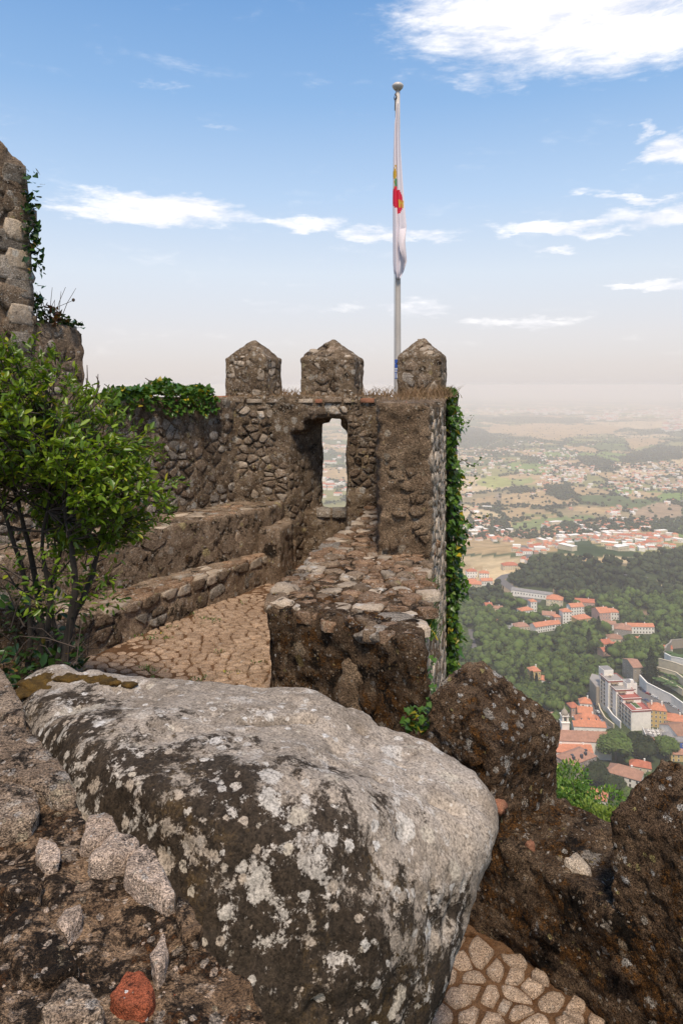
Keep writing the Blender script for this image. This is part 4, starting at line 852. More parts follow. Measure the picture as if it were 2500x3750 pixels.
for k in range(46):
    px, py = r.uniform(5, 118), r.uniform(540, 612); p = ray(px, py, 4.5+r.uniform(-.4, .3))
    for q in range(9): dd = np.array([r.gauss(0, 1), r.gauss(0, 1), r.gauss(0, .7)]); C.append(p+dd*.03); DD.append(dd); S_.append(r.uniform(.03, .07))
tw_.build('twigs', MAT['twig'], sh, loc=tuple(-np.array(wloc(sh))), smooth=True)['kind'] = 'stuff'
foliage(sh, C, DD, S_, .36, MAT['shrub_leaf'], 'lance', singles=300, vis=lambda C: C[:, 1])
# low growth at the foot of the shrub
ug = empty('undergrowth', (-2.1, 4.3, FZ), 'dark low leafy plants and dry twigs at the foot of the shrub', 'plants')
C, DD, S_ = [], [], []; m = MB()
for k in range(900):
    x, y, px = r.uniform(-2, 84), r.uniform(585, 690), 0; p = ray(x, y, r.uniform(4.2, 5.0))
    if y < 650 and r.random() < .72: continue
    C.append(p); DD.append([r.uniform(-1, 1), r.uniform(-1, .4), r.uniform(-.1, 1)]); S_.append(r.uniform(.04, .085))
for k in range(60):
    p = ray(r.uniform(-5, 90), r.uniform(640, 700), r.uniform(4.0, 4.9)); d = np.array([r.uniform(-.3, .3), r.uniform(-.2, .1), r.uniform(-.02, .28)])
    m.tube([tuple(p), tuple(p+d*.5+np.array([0, 0, .02])), tuple(p+d)], [.004, .003, .0015], 4)
for k in range(26):
    p = ray(r.uniform(10, 60), r.uniform(520, 640), r.uniform(4.2, 4.8)); d = np.array([r.uniform(-.35, .25), r.uniform(-.1, .1), r.uniform(-.1, .3)])
    m.tube([tuple(p), tuple(p+d*.5+np.array([0, 0, .03])), tuple(p+d)], [.006, .004, .002], 4)
m.build('dry_twigs', MAT['twig'], ug, loc=tuple(-np.array(wloc(ug))))['kind'] = 'stuff'
foliage(ug, C, DD, S_, .5, MAT['dark_ivy'], 'lance')
# ---- ivy hanging down the outer right corner of the battlement
iv = empty('ivy', (1.5, 9.2, -.2), 'long curtain of green and yellow ivy hanging down the outer corner of the battlement', 'ivy')
C, DD, S_ = [], [], []; m = MB()
for k in range(2600):
    z = -.02-3.95*r.random(); dens = .75+.25*math.sin(z*5)+.2*math.sin(z*13)
    wdt = (.20+.05*math.sin(z*2.7+1)+.05*math.sin(z*9))*np.interp(-z, [0, .5, 4], [.5, 1.0, 1.05])
    t = r.random()
    y = r.uniform(9.0, 9.75); x = OX(9.2)+.02+t*wdt
    C.append((x, y, z)); dd = [r.uniform(-.5, .9), r.uniform(-1.0, .1), r.uniform(-1.1, -.1)]; DD.append(dd); S_.append(r.uniform(.045, .085))
for k in range(16):
    x = OX(9.2)+r.uniform(.02, .2); pts = [(x+r.uniform(-.03, .03), 9.3, -.1-j*.55) for j in range(8)]; m.tube(pts, [.008]*8, 5)
for (z0, L, dz_) in [(-1.05, .30, .05), (-1.62, .42, -.12), (-1.35, .25, .1), (-.5, .2, .05), (-1.75, .22, -.1)]:
    p = np.array([OX(9.2)+.16, 9.2, z0]); pts = [tuple(p+np.array([L*t, 0, dz_*t+.05*math.sin(t*7)])) for t in np.linspace(0, 1, 7)]
    m.tube(pts, list(np.linspace(.006, .002, 7)), 4)
    for q in pts[1:]:
        for _ in range(3): C.append(np.array(q)+RS.normal(0, .015, 3)); DD.append([r.uniform(-1, 1), -.5, r.uniform(-1, 1)]); S_.append(r.uniform(.02, .045))
m.build('ivy_stems', MAT['twig'], iv, loc=tuple(-np.array(wloc(iv))))['kind'] = 'stuff'
foliage(iv, C, DD, S_, .95, MAT['ivy_leaf'], 'ivy', singles=300, vis=lambda C: C[:, 1]-C[:, 0]*.8)
# ---- ivy on the left wall top
iv = empty('ivy', (-2.2, 8.5, -.1), 'low mound of glossy ivy growing over the left wall top', 'ivy')
C, DD, S_ = [], [], []
s0, s1 = lpx(104), lpx(214)
for k in range(1500):
    t = r.random(); s_ = s1+(s0-s1)*t; hgt = .25*math.sin(math.pi*min(1, (t*.92+.1)))**.6*(.8+.2*math.sin(t*17))
    v = r.uniform(-.10, .35); z = TOP+hgt*r.random()**.6*(1-abs(v-.1)*.8)-(.08 if v < 0 else 0)*r.random()*2
    x, y = lp(s_, v); C.append((x, y, z-.02)); DD.append([r.uniform(-.6, 1), r.uniform(-1, .3), r.uniform(-.6, .8)]); S_.append(r.uniform(.04, .078))
for k in range(120):
    s_ = s1+(s0-s1)*r.uniform(.0, .55); x, y = lp(s_, -.07); C.append((x, y, TOP-.02-.2*r.random()**1.5)); DD.append([.5, -.6, r.uniform(-1, 0)]); S_.append(r.uniform(.04, .08))
foliage(iv, C, DD, S_, .95, MAT['ivy_leaf'], 'ivy', singles=200, vis=lambda C: C[:, 1]-C[:, 2])
# ---- ivy on the pillar and plants on the block
iv = empty('ivy', (-3.0, 6.9, 1.4), 'dark ivy sprig clinging to the right edge of the tall pillar', 'ivy')
C, DD, S_ = [], [], []
for k in range(190):
    z = .9+1.25*r.betavariate(2.2, 2.0); s_ = sl(z)+r.gauss(-.01, .05)+.04; x, y = lp(s_, -.05-r.random()*.07)
    C.append((x, y, z)); DD.append([r.uniform(-.3, 1), r.uniform(-1, 0), r.uniform(-1, .3)]); S_.append(r.uniform(.035, .075))
foliage(iv, C, DD, S_, .95, MAT['dark_ivy'], 'ivy')
wt = empty('weeds', (-2.8, 7.2, .6), 'red and green weeds sprouting on the lower block beside the pillar', 'weeds')
C, DD, S_ = [], [], []; C2, D2, S2 = [], [], []; m = MB()
for k in range(330):
    px = 36+46*r.random()**1.3; hh = np.interp(px, [34, 42, 56, 70, 84], [.20, .30, .17, .08, .03]); s_ = lpx(px); z = .60+hh*r.random()
    x, y = lp(s_, r.uniform(-.05, .2)); tgt = (C2, D2, S2) if 46 < px < 66 and r.random() < .5 else (C, DD, S_)
    tgt[0].append((x, y, z)); tgt[1].append([r.uniform(-1, 1), r.uniform(-1, .2), r.uniform(-.4, 1)]); tgt[2].append(r.uniform(.03, .065))
for k in range(14):
    px = r.uniform(38, 66); x, y = lp(lpx(px), .05); L = r.uniform(.15, .38); a = r.uniform(-.3, .5)
    m.tube([(x, y, .62), (x+a*L*.5, y, .62+L*.6), (x+a*L, y, .62+L)], [.004, .003, .002], 4)
x, y = lp(lpx(52), .05); m.tube([(x, y, .72), (x+.10, y, .80), (x+.24, y, .86)], [.003]*3, 4); m.lathe([(.0, .845), (.016, .855), (.016, .875), (.0, .885)], 8, 0, x+.245, y)
m.build('stalks', MAT['twig'], wt, loc=tuple(-np.array(wloc(wt))))['kind'] = 'stuff'
foliage(wt, C, DD, S_, .9, MAT['dark_ivy'], 'ivy'); foliage(wt, C2, D2, S2, .8, MAT['red_leaf'], 'ivy', rest='red_foliage')
# ---- little ivy at the foot of the parapet front
iv = empty('ivy', (.45, 4.0, -2.0), 'small bright ivy plant in the corner below the parapet front', 'ivy')
C, DD, S_ = [], [], []
for k in range(110):
    px, py = (r.uniform(404, 430), r.uniform(706, 729)) if r.random() < .55 else (r.gauss(430.5, 1.8), r.uniform(655, 725))
    p = ray(px, py, r.uniform(3.86, 4.02)); C.append(p); DD.append([r.uniform(-.8, .6), r.uniform(-1, -.3), r.uniform(-.8, .5)]); S_.append(r.uniform(.03, .055) if py > 700 else r.uniform(.018, .032))
foliage(iv, C, DD, S_, .95, MAT['ivy_leaf'], 'ivy', singles=60)
gs = blob(None, (.36, 4.03, -2.25), (.28, .2, .17), MAT['joint_earth'], 21, 'soil'); tag(gs, kind='structure')
# ---- dry grass and weeds on wall tops
def grass(name, label, spots, n, hgt, mat, seed, spread=.03, lean=.5):
    g = empty(name, tuple(np.mean(spots, 0)), label, 'grass'); rr = random.Random(seed); V, Fc, T = [], [], []
    b = np.array(wloc(g))
    for k in range(n):
        i = rr.randrange(len(spots)-1); t = rr.random(); p = np.array(spots[i])*(1-t)+np.array(spots[i+1])*t+np.array([rr.gauss(0, spread), rr.gauss(0, spread*2), 0])
        h_ = hgt*rr.uniform(.35, 1.0); w_ = rr.uniform(.003, .006); a = rr.gauss(0, lean)*h_; c = rr.gauss(0, lean)*h_*.5; i0 = len(V)
        q = p-b
        V += [q+(-w_, 0, 0), q+(w_, 0, 0), q+(a*.4+w_*.7, c*.4, h_*.6), q+(a*.4-w_*.7, c*.4, h_*.6), q+(a, c, h_)]
        Fc += [(i0, i0+1, i0+2), (i0, i0+2, i0+3), (i0+3, i0+2, i0+4)]; T += [rr.random()]*3
    me = mesh_np('blades', np.array(V), np.array(Fc), tint=T); me.materials.append(mat); o = bpy.data.objects.new('blades', me); COL.objects.link(o); o.parent = g; o['kind'] = 'stuff'
    return g
grass('dry_grass', 'tuft of dry brown grass at the foot of the right merlon', [(.75, 9.0, TOP), (1.28, 8.85, TOP), (1.3, 9.0, TOP)], 420, .17, MAT['dry_grass'], 1, .05, .8)
grass('dry_grass', 'thin dry weeds between the middle and right merlons', [(.28, 9.35, TOP), (.75, 9.3, TOP)], 90, .16, MAT['dry_grass'], 2, .05, .8)
grass('dry_grass', 'thin dry weeds between the left and middle merlons', [(-.85, 9.35, TOP), (-.50, 9.35, TOP)], 90, .14, MAT['dry_grass'], 3, .04, .8)
grass('dry_grass', 'sparse short dry grass on the front edge of the wall top', [(-1.5, 9.22, TOP), (.7, 9.22, TOP)], 260, .05, MAT['dry_grass'], 4, .03, .9)
grass('dry_grass', 'dry grass on the broad end of the battlement top', [(.45, 7.0, TOP), (1.0, 7.4, TOP), (1.1, 8.6, TOP), (.6, 8.8, TOP)], 200, .06, MAT['dry_grass'], 6, .10, .7)
grass('green_weeds', 'green weeds growing in the joint beside the parapet top', [(.60, 4.75, -1.72), (.62, 5.1, -1.66), (.68, 5.6, -1.62)], 420, .12, MAT['ivy_leaf'], 5, .025, .7)
tf = empty('weeds', (0, 6, FZ), 'tiny green tufts sprouting between the paving stones', 'weeds'); C, DD, S_ = [], [], []
for k in range(26):
    px, py = r.uniform(90, 262), r.uniform(592, 684); p = onz(px, py, FZ)
    if not keepfl(p[0], p[1]): continue
    for q in range(16): C.append((p[0]+r.gauss(0, .035), p[1]+r.gauss(0, .03), FZ+.01)); DD.append([r.gauss(0, .6), r.gauss(0, .6), r.uniform(.2, 1)]); S_.append(r.uniform(.012, .03))
foliage(tf, C, DD, S_, .4, MAT['ivy_leaf'])
sd = empty('seedling', (.55, 3.35, -2.7), 'small green seedling at the foot of the dark parapet', 'plant'); p = onz(1100*D, 2110*D, -2.7)
foliage(sd, [p]*9, [[math.cos(a), math.sin(a), .6] for a in np.linspace(0, 6, 9)], [.05]*9, .4, MAT['ivy_leaf'])
# bare twigs beside the ivy
bt_ = empty('bare_twigs', (-2.5, 7.9, -.2), 'bare dead twigs standing up beside the ivy mound', 'twigs'); m = MB()
for (x0, y0, x1, y1) in [(84, 398, 87, 365), (84, 398, 86, 378), (93, 400, 98, 374), (93, 400, 92, 384), (90, 402, 100, 385), (98, 388, 96, 376), (112, 392, 104, 384), (150, 384, 145, 378)]:
    a, b_ = ray(x0, y0, 7.4), ray(x1, y1, 7.4); m.tube([tuple(a), tuple((a+b_)/2+np.array([.02, 0, 0])), tuple(b_)], [.010, .007, .004], 5)
m.build('twig', MAT['twig'], bt_, loc=tuple(-np.array(wloc(bt_))))
# moss cushions
mossm = MB(); bb = BVHTree.FromPolygons([v.co+bo.location for v in bo.data.vertices], [p.vertices[:] for p in bo.data.polygons])
for (x, y, a) in [(75, 1572, .06), (112, 1560, .07), (150, 1558, .05), (62, 1592, .06), (250, 1566, .05), (180, 1560, .05), (222, 1562, .05), (92, 1580, .05), (300, 1574, .035)]:
    hit_ = bb.ray_cast(Vector((0, 0, 0)), Vector(ray(x*D, y*D, 1.0)))[0] if a else None
    if hit_: p = np.array(hit_)
    else: continue
    h = []; rr = random.Random(x)
    for i in range(20):
        v = Vector((rr.gauss(0, 1), rr.gauss(0, 1), rr.gauss(0, 1))).normalized(); h.append((p[0]+v.x*a*1.3, p[1]+v.y*a, p[2]+v.z*a*.22))
    rough_solid('moss_cushion', [h], .009, 1, [(30, .012, 3, x), (90, .006, 2, x+1)], MAT['gold_moss'], mo)

# ================================================================== FLAGPOLE
FP = np.array([(397.2-HX)/F*11, 11.0])
fp = empty('flagpole', (FP[0], FP[1], -1.0), 'tall pale grey tapered flagpole with flat round cap behind the wall', 'flagpole')
m = MB(); m.lathe([(.052, -.5), (.052, .9), (.042, 3.5), (.034, 5.64)], 20); m.build('pole', MAT['pole_paint'], fp, smooth=True)
m = MB(); m.lathe([(.0, 5.62), (.035, 5.62), (.075, 5.66), (.09, 5.69), (.09, 5.71), (.06, 5.74), (.0, 5.755)], 20); m.build('pole_cap', MAT['cap_metal'], fp, smooth=True)
m = MB(); m.tube([(-.036, -.02, 5.58), (-.06, -.03, 5.50), (-.045, -.03, 5.44), (-.05, -.03, 5.30)], .006, 5); m.tube([(-.045, -.03, 5.56), (-.02, -.04, 5.52), (-.05, -.03, 5.47)], .009, 5); m.build('halyard_clip', MAT['twig'], fp)
m = MB(); m.tube([(-.038, -.03, 5.5), (-.062, -.04, 3.0), (-.060, -.04, .4)], .003, 4); m.build('halyard', MAT['twig'], fp)
# sticker wrapped round the pole: blue, white diamond, black diamond; white stripes lettering below
flat('sticker_blue', (.03, .09, .38), .5); flat('sticker_white', (.75, .75, .75), .5); flat('sticker_black', (.02, .02, .02), .5)
def wrap(m, a0, a1, z0, z1, rr, mi, shape='rect'):
    if shape == 'rect':
        n = 8; V = []
        for z in (z0, z1):
            for i in range(n+1): a = a0+(a1-a0)*i/n; V.append((rr*math.sin(a), -rr*math.cos(a), z))
        m.add(V, [(i, i+1, n+2+i, n+1+i) for i in range(n)], mi)
    else:
        ac, zc = (a0+a1)/2, (z0+z1)/2; V = [(rr*math.sin(a), -rr*math.cos(a), z) for a, z in ((a0, zc), (ac, z0), (a1, zc), (ac, z1))]; V.append((rr*1.01*math.sin(ac), -rr*1.01*math.cos(ac), zc))
        m.add(V, [(0, 1, 4), (1, 2, 4), (2, 3, 4), (3, 0, 4)], mi)
m = MB(); zb = 1.0
wrap(m, -1.25, 1.25, zb+.27, zb+.40, .0545, 0); wrap(m, -.95, .85, zb+.285, zb+.385, .0565, 1, 'd'); wrap(m, -.55, .45, zb+.308, zb+.362, .0585, 2, 'd')
wrap(m, -1.25, 1.25, zb+.205, zb+.262, .0545, 1)
for k in range(6): wrap(m, -1.1+k*.36, -.92+k*.36, zb+.215, zb+.252, .056, 0)
wrap(m, -1.25, 1.25, zb+.10, zb+.20, .0545, 0)
for k in range(4): wrap(m, -1.05+k*.55, -.80+k*.55, zb+.11, zb+.19, .056, 1)
m.build('sticker', [MAT['sticker_blue'], MAT['sticker_white'], MAT['sticker_black']], fp)
# flag: hanging white cloth, folded, with part of a red round crest and a gold castle
flg = empty('flag', (FP[0], FP[1]-.04, 4.9), 'limp white flag with a red round crest and a small gold castle', 'flag')
for n_, c_ in dict(flag_red=(.62, .012, .045), flag_gold=(.55, .33, .03), flag_green=(.05, .22, .08)).items(): flat(n_, c_, .8, .05)
zt, zbm = (385-104)/F*11, (385-280)/F*11
def prof(z):     # left and right silhouette (px) as a function of photo row
    y = 385-z*F/11
    xl = np.interp(y, [104, 125, 160, 200, 230, 262, 272, 281], [396.6, 393.8, 392.6, 392.0, 392.1, 392.3, 393.0, 396.5])
    xr = np.interp(y, [104, 125, 150, 180, 205, 228, 232, 243, 262, 272, 281], [397.4, 398.6, 399.9, 401.8, 403.6, 405.6, 405.0, 404.2, 405.9, 402.8, 398.3])
    return (xl-HX)/F*11, (xr-HX)/F*11
b = np.array(wloc(flg)); NR, NCc = 90, 34
V = []; crease = .36
for i in range(NR+1):
    z = zt+(zbm-zt)*i/NR; xl, xr = prof(z); y = 385-z*F/11; w = xr-xl
    for j in range(NCc+1):
        u = j/NCc; x = xl+w*u
        fold = .05*math.cos(u*2*math.pi*1.0+.4)*min(1, w/.12)-.055*math.exp(-((u-crease)/.09)**2)*-1+.012*math.sin(u*9+z*1.2)
        V.append((x-b[0], 10.93+fold*.9+.02*math.sin(z*2)-.02-b[1], z-b[2]))
Fc, mi = [], []
for i in range(NR):
    for j in range(NCc):
        a = i*(NCc+1)+j; Fc.append((a, a+1, a+NCc+2, a+NCc+1))
        y = 385-(zt+(zbm-zt)*(i+.5)/NR)*F/11; x = (np.interp((j+.5)/NCc, [0, 1], [v*F/11+HX for v in prof(zt+(zbm-zt)*(i+.5)/NR)])); u = (j+.5)/NCc; k = 0
        if u > crease and ((x-396)/5.6)**2+((y-204)/12.5)**2 < 1: k = 1
        if u <= crease and ((x-396)/5.2)**2+((y-199)/11)**2 < 1: k = 1
        if u > crease+.03 and 397.6 < x < 402.2 and 204 < y < 209: k = 2                              # castle body
        if u > crease+.03 and 201 < y <= 204 and (abs(x-398.1) < .6 or abs(x-399.9) < .6 or abs(x-401.7) < .6): k = 2   # towers
        if u > crease+.03 and abs(x-399.9) < .45 and 206.5 < y < 209: k = 1
        if u < crease and 394.0 < x < 396.4 and 181 < y < 188: k = 3
        if u < crease and ((x-393.6)**2+((y-176)/2)**2 < 4 or (393.2 < x < 396.5 and 166 < y < 191 and (int(y*1.1)+int(x*1.5)) % 3 != 0)) and k == 0: k = 2
        mi.append(k)
me = mesh_np('flag_cloth', np.array(V), np.array(Fc), True)
for n_ in ('cloth_white', 'flag_red', 'flag_gold', 'flag_green'): me.materials.append(MAT[n_])
me.polygons.foreach_set('material_index', mi)
o = bpy.data.objects.new('flag_cloth', me); COL.objects.link(o); o.parent = flg
so = o.modifiers.new('s', 'SOLIDIFY'); so.thickness = .004
flp = MB()      # lower turned-up corner of the cloth
pts = [(399, 229), (405.3, 228), (404.5, 240), (405.8, 258), (404.0, 264), (399.2, 250), (397.6, 240)]
P = [ray(x, y, 10.80+.02*math.sin(x)) for x, y in pts]; c = np.mean(P, 0)+np.array([0, .06, 0])
flp.add([tuple(p) for p in P]+[tuple(c)], [(i, (i+1) % 7, 7) for i in range(7)]); ob = flp.build('flag_fold', MAT['cloth_white'], flg, loc=tuple(-b), smooth=True); s2 = ob.modifiers.new('s', 'SOLIDIFY'); s2.thickness = .004
# ================================================================== THE VALLEY
def c1(x, y): return 447.4+x*.1496, 395.6+y*.1496
def c2(x, y): return 447.4+x*.1496, 545.6+y*.1496
def c3(x, y): return 529.2+x*.0974, 641.1+y*.0974
PY = [-200, 0, 20, 60, 100, 200, 350, 400, 430, 600, 900, 1400, 2130, 4000, 10000, 60000]
PZ = [-9, -9, -15, -40, -71, -142, -238, -252, -252, -262, -292, -330, -350, -365, -375, -400]
def terr(x, y):
    x = np.asarray(x, float); y = np.asarray(y, float); z = np.interp(y, PY, PZ)
    P = np.stack([x, y, x*0], 1) if x.ndim else np.array([[x, y, 0.0]])
    f = np.clip((y-650)/900, 0, 1); n = fbm(P, 1/420, 4, 200)*14*f + fbm(P, 1/2600, 3, 210)*26*np.clip((y-1900)/3000, 0, 1)
    z = z+(n if x.ndim else n[0])
    z = z+44*np.exp(-((x-345)/230)**2-((y-1120)/210)**2)+30*np.exp(-((x-640)/150)**2-((y-1350)/260)**2)+22*np.exp(-((x-330)/70)**2-((y-620)/60)**2)
    return z
YM = np.exp(np.linspace(math.log(25), math.log(50000), 2600))
def hit(px, py):
    X = (px-HX)/F*YM; zr = (HY-py)/F*YM; zt = terr(X, YM); k = np.argmax(zr < zt)
    if not (zr[k] < zt[k]): k = len(YM)-1
    return Vector((X[k], YM[k], zt[k]))
def inpoly(x, y, P):
    c = np.zeros(len(x), bool); j = len(P)-1
    for i in range(len(P)):
        xi, yi = P[i]; xj, yj = P[j]
        c ^= ((yi > y) != (yj > y)) & (x < (xj-xi)*(y-yi)/((yj-yi) or 1e-9)+xi); j = i
    return c
def conv(f, L): return [f(*p) for p in L]
TAN, PTAN, GRN, OLV, WOOD, LGRN = (.40, .28, .145), (.48, .365, .21), (.16, .225, .06), (.24, .225, .09), (.045, .07, .03), (.30, .31, .09)
PAINT = [(c1, [(210, 240), (330, 205), (560, 185), (900, 190), (1200, 205), (1100, 245), (900, 260), (700, 302), (640, 290), (440, 262), (260, 245)], TAN), (c1, [(900, 180), (1130, 175), (1460, 170), (1470, 215), (1330, 225), (1190, 215)], PTAN),
         (c1, [(40, 200), (210, 215), (345, 285), (250, 345), (40, 345)], WOOD), (c1, [(180, 560), (300, 535), (420, 560), (430, 612), (300, 618), (190, 590)], LGRN), (c1, [(410, 560), (560, 545), (600, 575), (440, 605)], (.24, .27, .09)),
         (c1, [(340, 665), (560, 655), (720, 690), (795, 722), (640, 748), (500, 735), (360, 722)], TAN), (c1, [(150, 700), (300, 670), (330, 720), (180, 735)], TAN), (c1, [(415, 850), (640, 815), (960, 800), (1010, 832), (760, 850), (560, 905), (420, 893)], (.185, .22, .085)),
         (c1, [(1215, 790), (1390, 712), (1568, 735), (1568, 815), (1400, 832)], (.33, .235, .15)), (c1, [(820, 735), (1150, 745), (1060, 790), (840, 770)], TAN), (c1, [(440, 605), (560, 590), (640, 610), (560, 640)], OLV),
         (c1, [(75, 1040), (250, 995), (400, 985), (425, 1055), (230, 1062)], TAN), (c1, [(60, 1080), (400, 1085), (420, 1105), (250, 1118), (60, 1110)], PTAN), (c1, [(60, 1140), (220, 1145), (230, 1170), (60, 1180)], TAN),
         (c1, [(780, 1075), (1165, 1090), (1160, 1130), (880, 1110)], TAN), (c1, [(1180, 285), (1410, 280), (1400, 320), (1230, 362)], TAN), (c1, [(1480, 310), (1568, 305), (1568, 350), (1500, 345)], OLV), (c1, [(500, 790), (720, 798), (640, 815), (510, 812)], OLV),
         (c1, [(1130, 420), (1330, 350), (1568, 340), (1568, 425), (1210, 450)], WOOD), (c1, [(840, 400), (960, 400), (1090, 430), (1150, 500), (1000, 520), (880, 440)], (.07, .09, .04)), (c1, [(390, 620), (520, 610), (600, 650), (420, 655)], WOOD),
         (c1, [(640, 600), (800, 595), (880, 680), (760, 700), (660, 660)], WOOD), (c1, [(780, 930), (900, 920), (1000, 1020), (1280, 1040), (1290, 1075), (900, 1068), (790, 1050)], WOOD), (c1, [(1220, 635), (1420, 655), (1380, 690), (1210, 690)], TAN),
         (c1, [(350, 1290), (400, 1250), (470, 1300), (640, 1350), (420, 1340)], (.34, .25, .16)), (c1, [(600, 1290), (700, 1285), (720, 1310), (640, 1312)], (.34, .22, .14)), (c2, [(1210, 430), (1330, 430), (1400, 500), (1270, 490)], (.25, .17, .11)),
         (c2, [(1370, 250), (1440, 265), (1568, 290), (1568, 305), (1440, 300)], PTAN)]
PAINT = [(conv(f, P), c) for f, P, c in PAINT]
FB = [c2(-300, 255), c2(60, 255), c2(350, 262), c2(400, 215), c2(560, 130), c2(750, 103), c2(900, 108), c2(1000, 132), c2(1165, 128), c2(1300, 96), c2(1568, 40), c2(2400, -20)]
def is_forest(px, py):
    return py > np.interp(px, [p[0] for p in FB], [p[1] for p in FB])
FCELL = 190.0
def fieldcell(x, y):
    P = np.stack([x, y, x*0], 1); wx = x+fbm(P, 1/300, 3, 301)*110; wy = (y+fbm(P, 1/300, 3, 302)*110)*.55
    gx = np.floor(wx/FCELL).astype(np.int64); gy = np.floor(wy/FCELL).astype(np.int64); d1 = np.full(len(x), 1e18); d2 = d1.copy(); h = np.zeros(len(x)); z0 = gx*0
    for i in (-1, 0, 1):
        for j in (-1, 0, 1):
            cx, cy = gx+i, gy+j; jx = (cx+.5+(_h(cx, cy, z0, 5)-.5)*.9)*FCELL; jy = (cy+.5+(_h(cx, cy, z0, 6)-.5)*.9)*FCELL
            d = np.hypot(wx-jx, wy-jy); hh = _h(cx, cy, z0, 7); n = d < d1
            d2 = np.where(n, d1, np.minimum(d2, d)); h = np.where(n, hh, h); d1 = np.where(n, d, d1)
    return h, d2-d1
def project(x, y, z):
    y = np.maximum(y, 1); return HX+F*x/y, HY-F*z/y
# ground mesh
yr = np.concatenate([[-60, -30, 0, 12], np.exp(np.linspace(math.log(22), math.log(60000), 520))])
ar = np.concatenate([np.linspace(-1.6, -.06, 50), np.linspace(-.05, .06, 60), np.linspace(.065, .12, 14), np.linspace(.125, .56, 330), np.linspace(.57, 1.8, 50)])
GY, GA = np.meshgrid(yr, ar, indexing='ij'); GX = GA*(GY+70*(GY < 200)*(1-GY/200)*(GY > -70)+ (GY <= 0)*0)
gx, gy = GX.ravel(), GY.ravel(); gz = terr(gx, gy); ppx, ppy = project(gx, gy, gz)
h, ed = fieldcell(gx, gy); P3 = np.stack([gx, gy, gx*0], 1)
pal = np.array([TAN, PTAN, OLV, GRN, TAN, (.10, .13, .05), OLV, (.28, .22, .12)]); colr = pal[np.minimum((h*8).astype(int), 7)]
wn = fbm(P3, 1/900, 4, 320)+.5*fbm(P3, 1/150, 3, 321)
colr = np.where((wn > .16)[:, None], np.array([.055, .08, .035]), colr)
hedge = (ed < 14) & (gy < 9000); colr = np.where(hedge[:, None], np.array([.07, .09, .04]), colr)
front = gy > 100
wxx = ppx+fbm(P3, 1/120, 3, 400)*3*np.clip(2500/np.maximum(gy, 1), .3, 1.5); wyy = ppy+fbm(P3, 1/120, 3, 401)*1.6
for P, c in PAINT: colr = np.where((inpoly(wxx, wyy, P) & front)[:, None], np.array(c), colr)
fo = is_forest(wxx, wyy) & front; done = np.zeros(len(gx), bool)
for P, c in PAINT[24:]: done |= inpoly(wxx, wyy, P)
colr = np.where((fo & ~done)[:, None], np.array([.05, .065, .028]), colr)
colr = np.where((gy < 420)[:, None], np.array([.06, .065, .03]), colr)
colr = colr*(1+.22*fbm(P3, 1/60, 3, 410))[:, None]
ny, nx = GY.shape; idx = np.arange(ny*nx).reshape(ny, nx)
Q = np.stack([idx[:-1, :-1], idx[:-1, 1:], idx[1:, 1:], idx[1:, :-1]], -1).reshape(-1, 4)
me = mesh_np('ground', np.stack([gx, gy, gz], 1), Q, True)
at = me.color_attributes.new('field', 'FLOAT_COLOR', 'POINT'); at.data.foreach_set('color', np.concatenate([colr, np.ones((len(colr), 1))], 1).astype(np.float32).ravel())
m, t, b, out = newmat('ground'); P = t.n('ShaderNodeNewGeometry').outputs['Position']
n = t.mr(t.noise(P, .035, 6, .7), .3, .7, .7, 1.3); c = t.mix(1.0, t.n('ShaderNodeVertexColor', layer_name='field').outputs[0], t.n('ShaderNodeCombineXYZ', {0: n, 1: n, 2: n}).outputs[0], 'MULTIPLY')
t.set(b.inputs['Base Color'], c); b.inputs['Roughness'].default_value = 1; b.inputs['Specular IOR Level'].default_value = 0
o = bpy.data.objects.new('ground', me); COL.objects.link(o); me.materials.append(m); tag(o, kind='structure')

# roads draped on the ground
def road(name, f, pts, w, mat='asphalt', lift=.25, label=None):
    P = [hit(*f(*p)) for p in pts]; m = MB(); V = []; Q_ = []
    for a, b_ in zip(P, P[1:]):
        n = max(2, int((b_-a).length/8))
        for i in range(n): Q_.append(a.lerp(b_, i/n))
    Q_.append(P[-1])
    for i, p in enumerate(Q_):
        d = (Q_[min(i+1, len(Q_)-1)]-Q_[max(i-1, 0)]); d.z = 0; d.normalize(); s = Vector((d.y, -d.x, 0))*w/2
        for q in (p-s, p+s): V.append((q.x, q.y, max(float(terr(q.x, q.y)), float(terr(p.x, p.y)))+lift))
    n = len(Q_); m.add(V, [(2*i, 2*i+1, 2*i+3, 2*i+2) for i in range(n-1)]); o = m.build(name, MAT[mat]); o['kind'] = 'structure'
    ROADS.append(([(q.x, q.y) for q in Q_], w)); return o
ROADS = []
road('road', c2, [(440, 195), (380, 205), (345, 232), (375, 255), (430, 295), (500, 345), (560, 368), (620, 378)], 13)
road('road', c2, [(375, 255), (400, 300), (430, 360), (480, 400)], 7, 'soil')
road('road', c2, [(150, 560), (158, 620), (175, 690), (178, 730)], 6)
road('road', c2, [(1100, 180), (1200, 200), (1380, 232)], 10); road('road', c2, [(1380, 232), (1350, 260), (1360, 280), (1420, 300), (1568, 316)], 7)
road('road', c2, [(500, 0), (520, 30), (545, 90), (600, 100)], 9); road('road', c2, [(110, 265), (115, 240), (150, 225), (180, 215)], 6)
road('road', c2, [(240, 460), (262, 430), (255, 400)], 6); road('road', c2, [(610, 420), (640, 450)], 9, 'soil')
road('street', c3, [(640, 540), (640, 620), (660, 720), (700, 800), (745, 880), (800, 910)], 9, 'asphalt', .3)
road('street', c3, [(1120, 470), (1160, 560), (1250, 620), (1400, 680), (1568, 760)], 12, 'asphalt', .3)
road('square', c3, [(1090, 620), (1160, 690), (1200, 740)], 14, 'asphalt', .28)
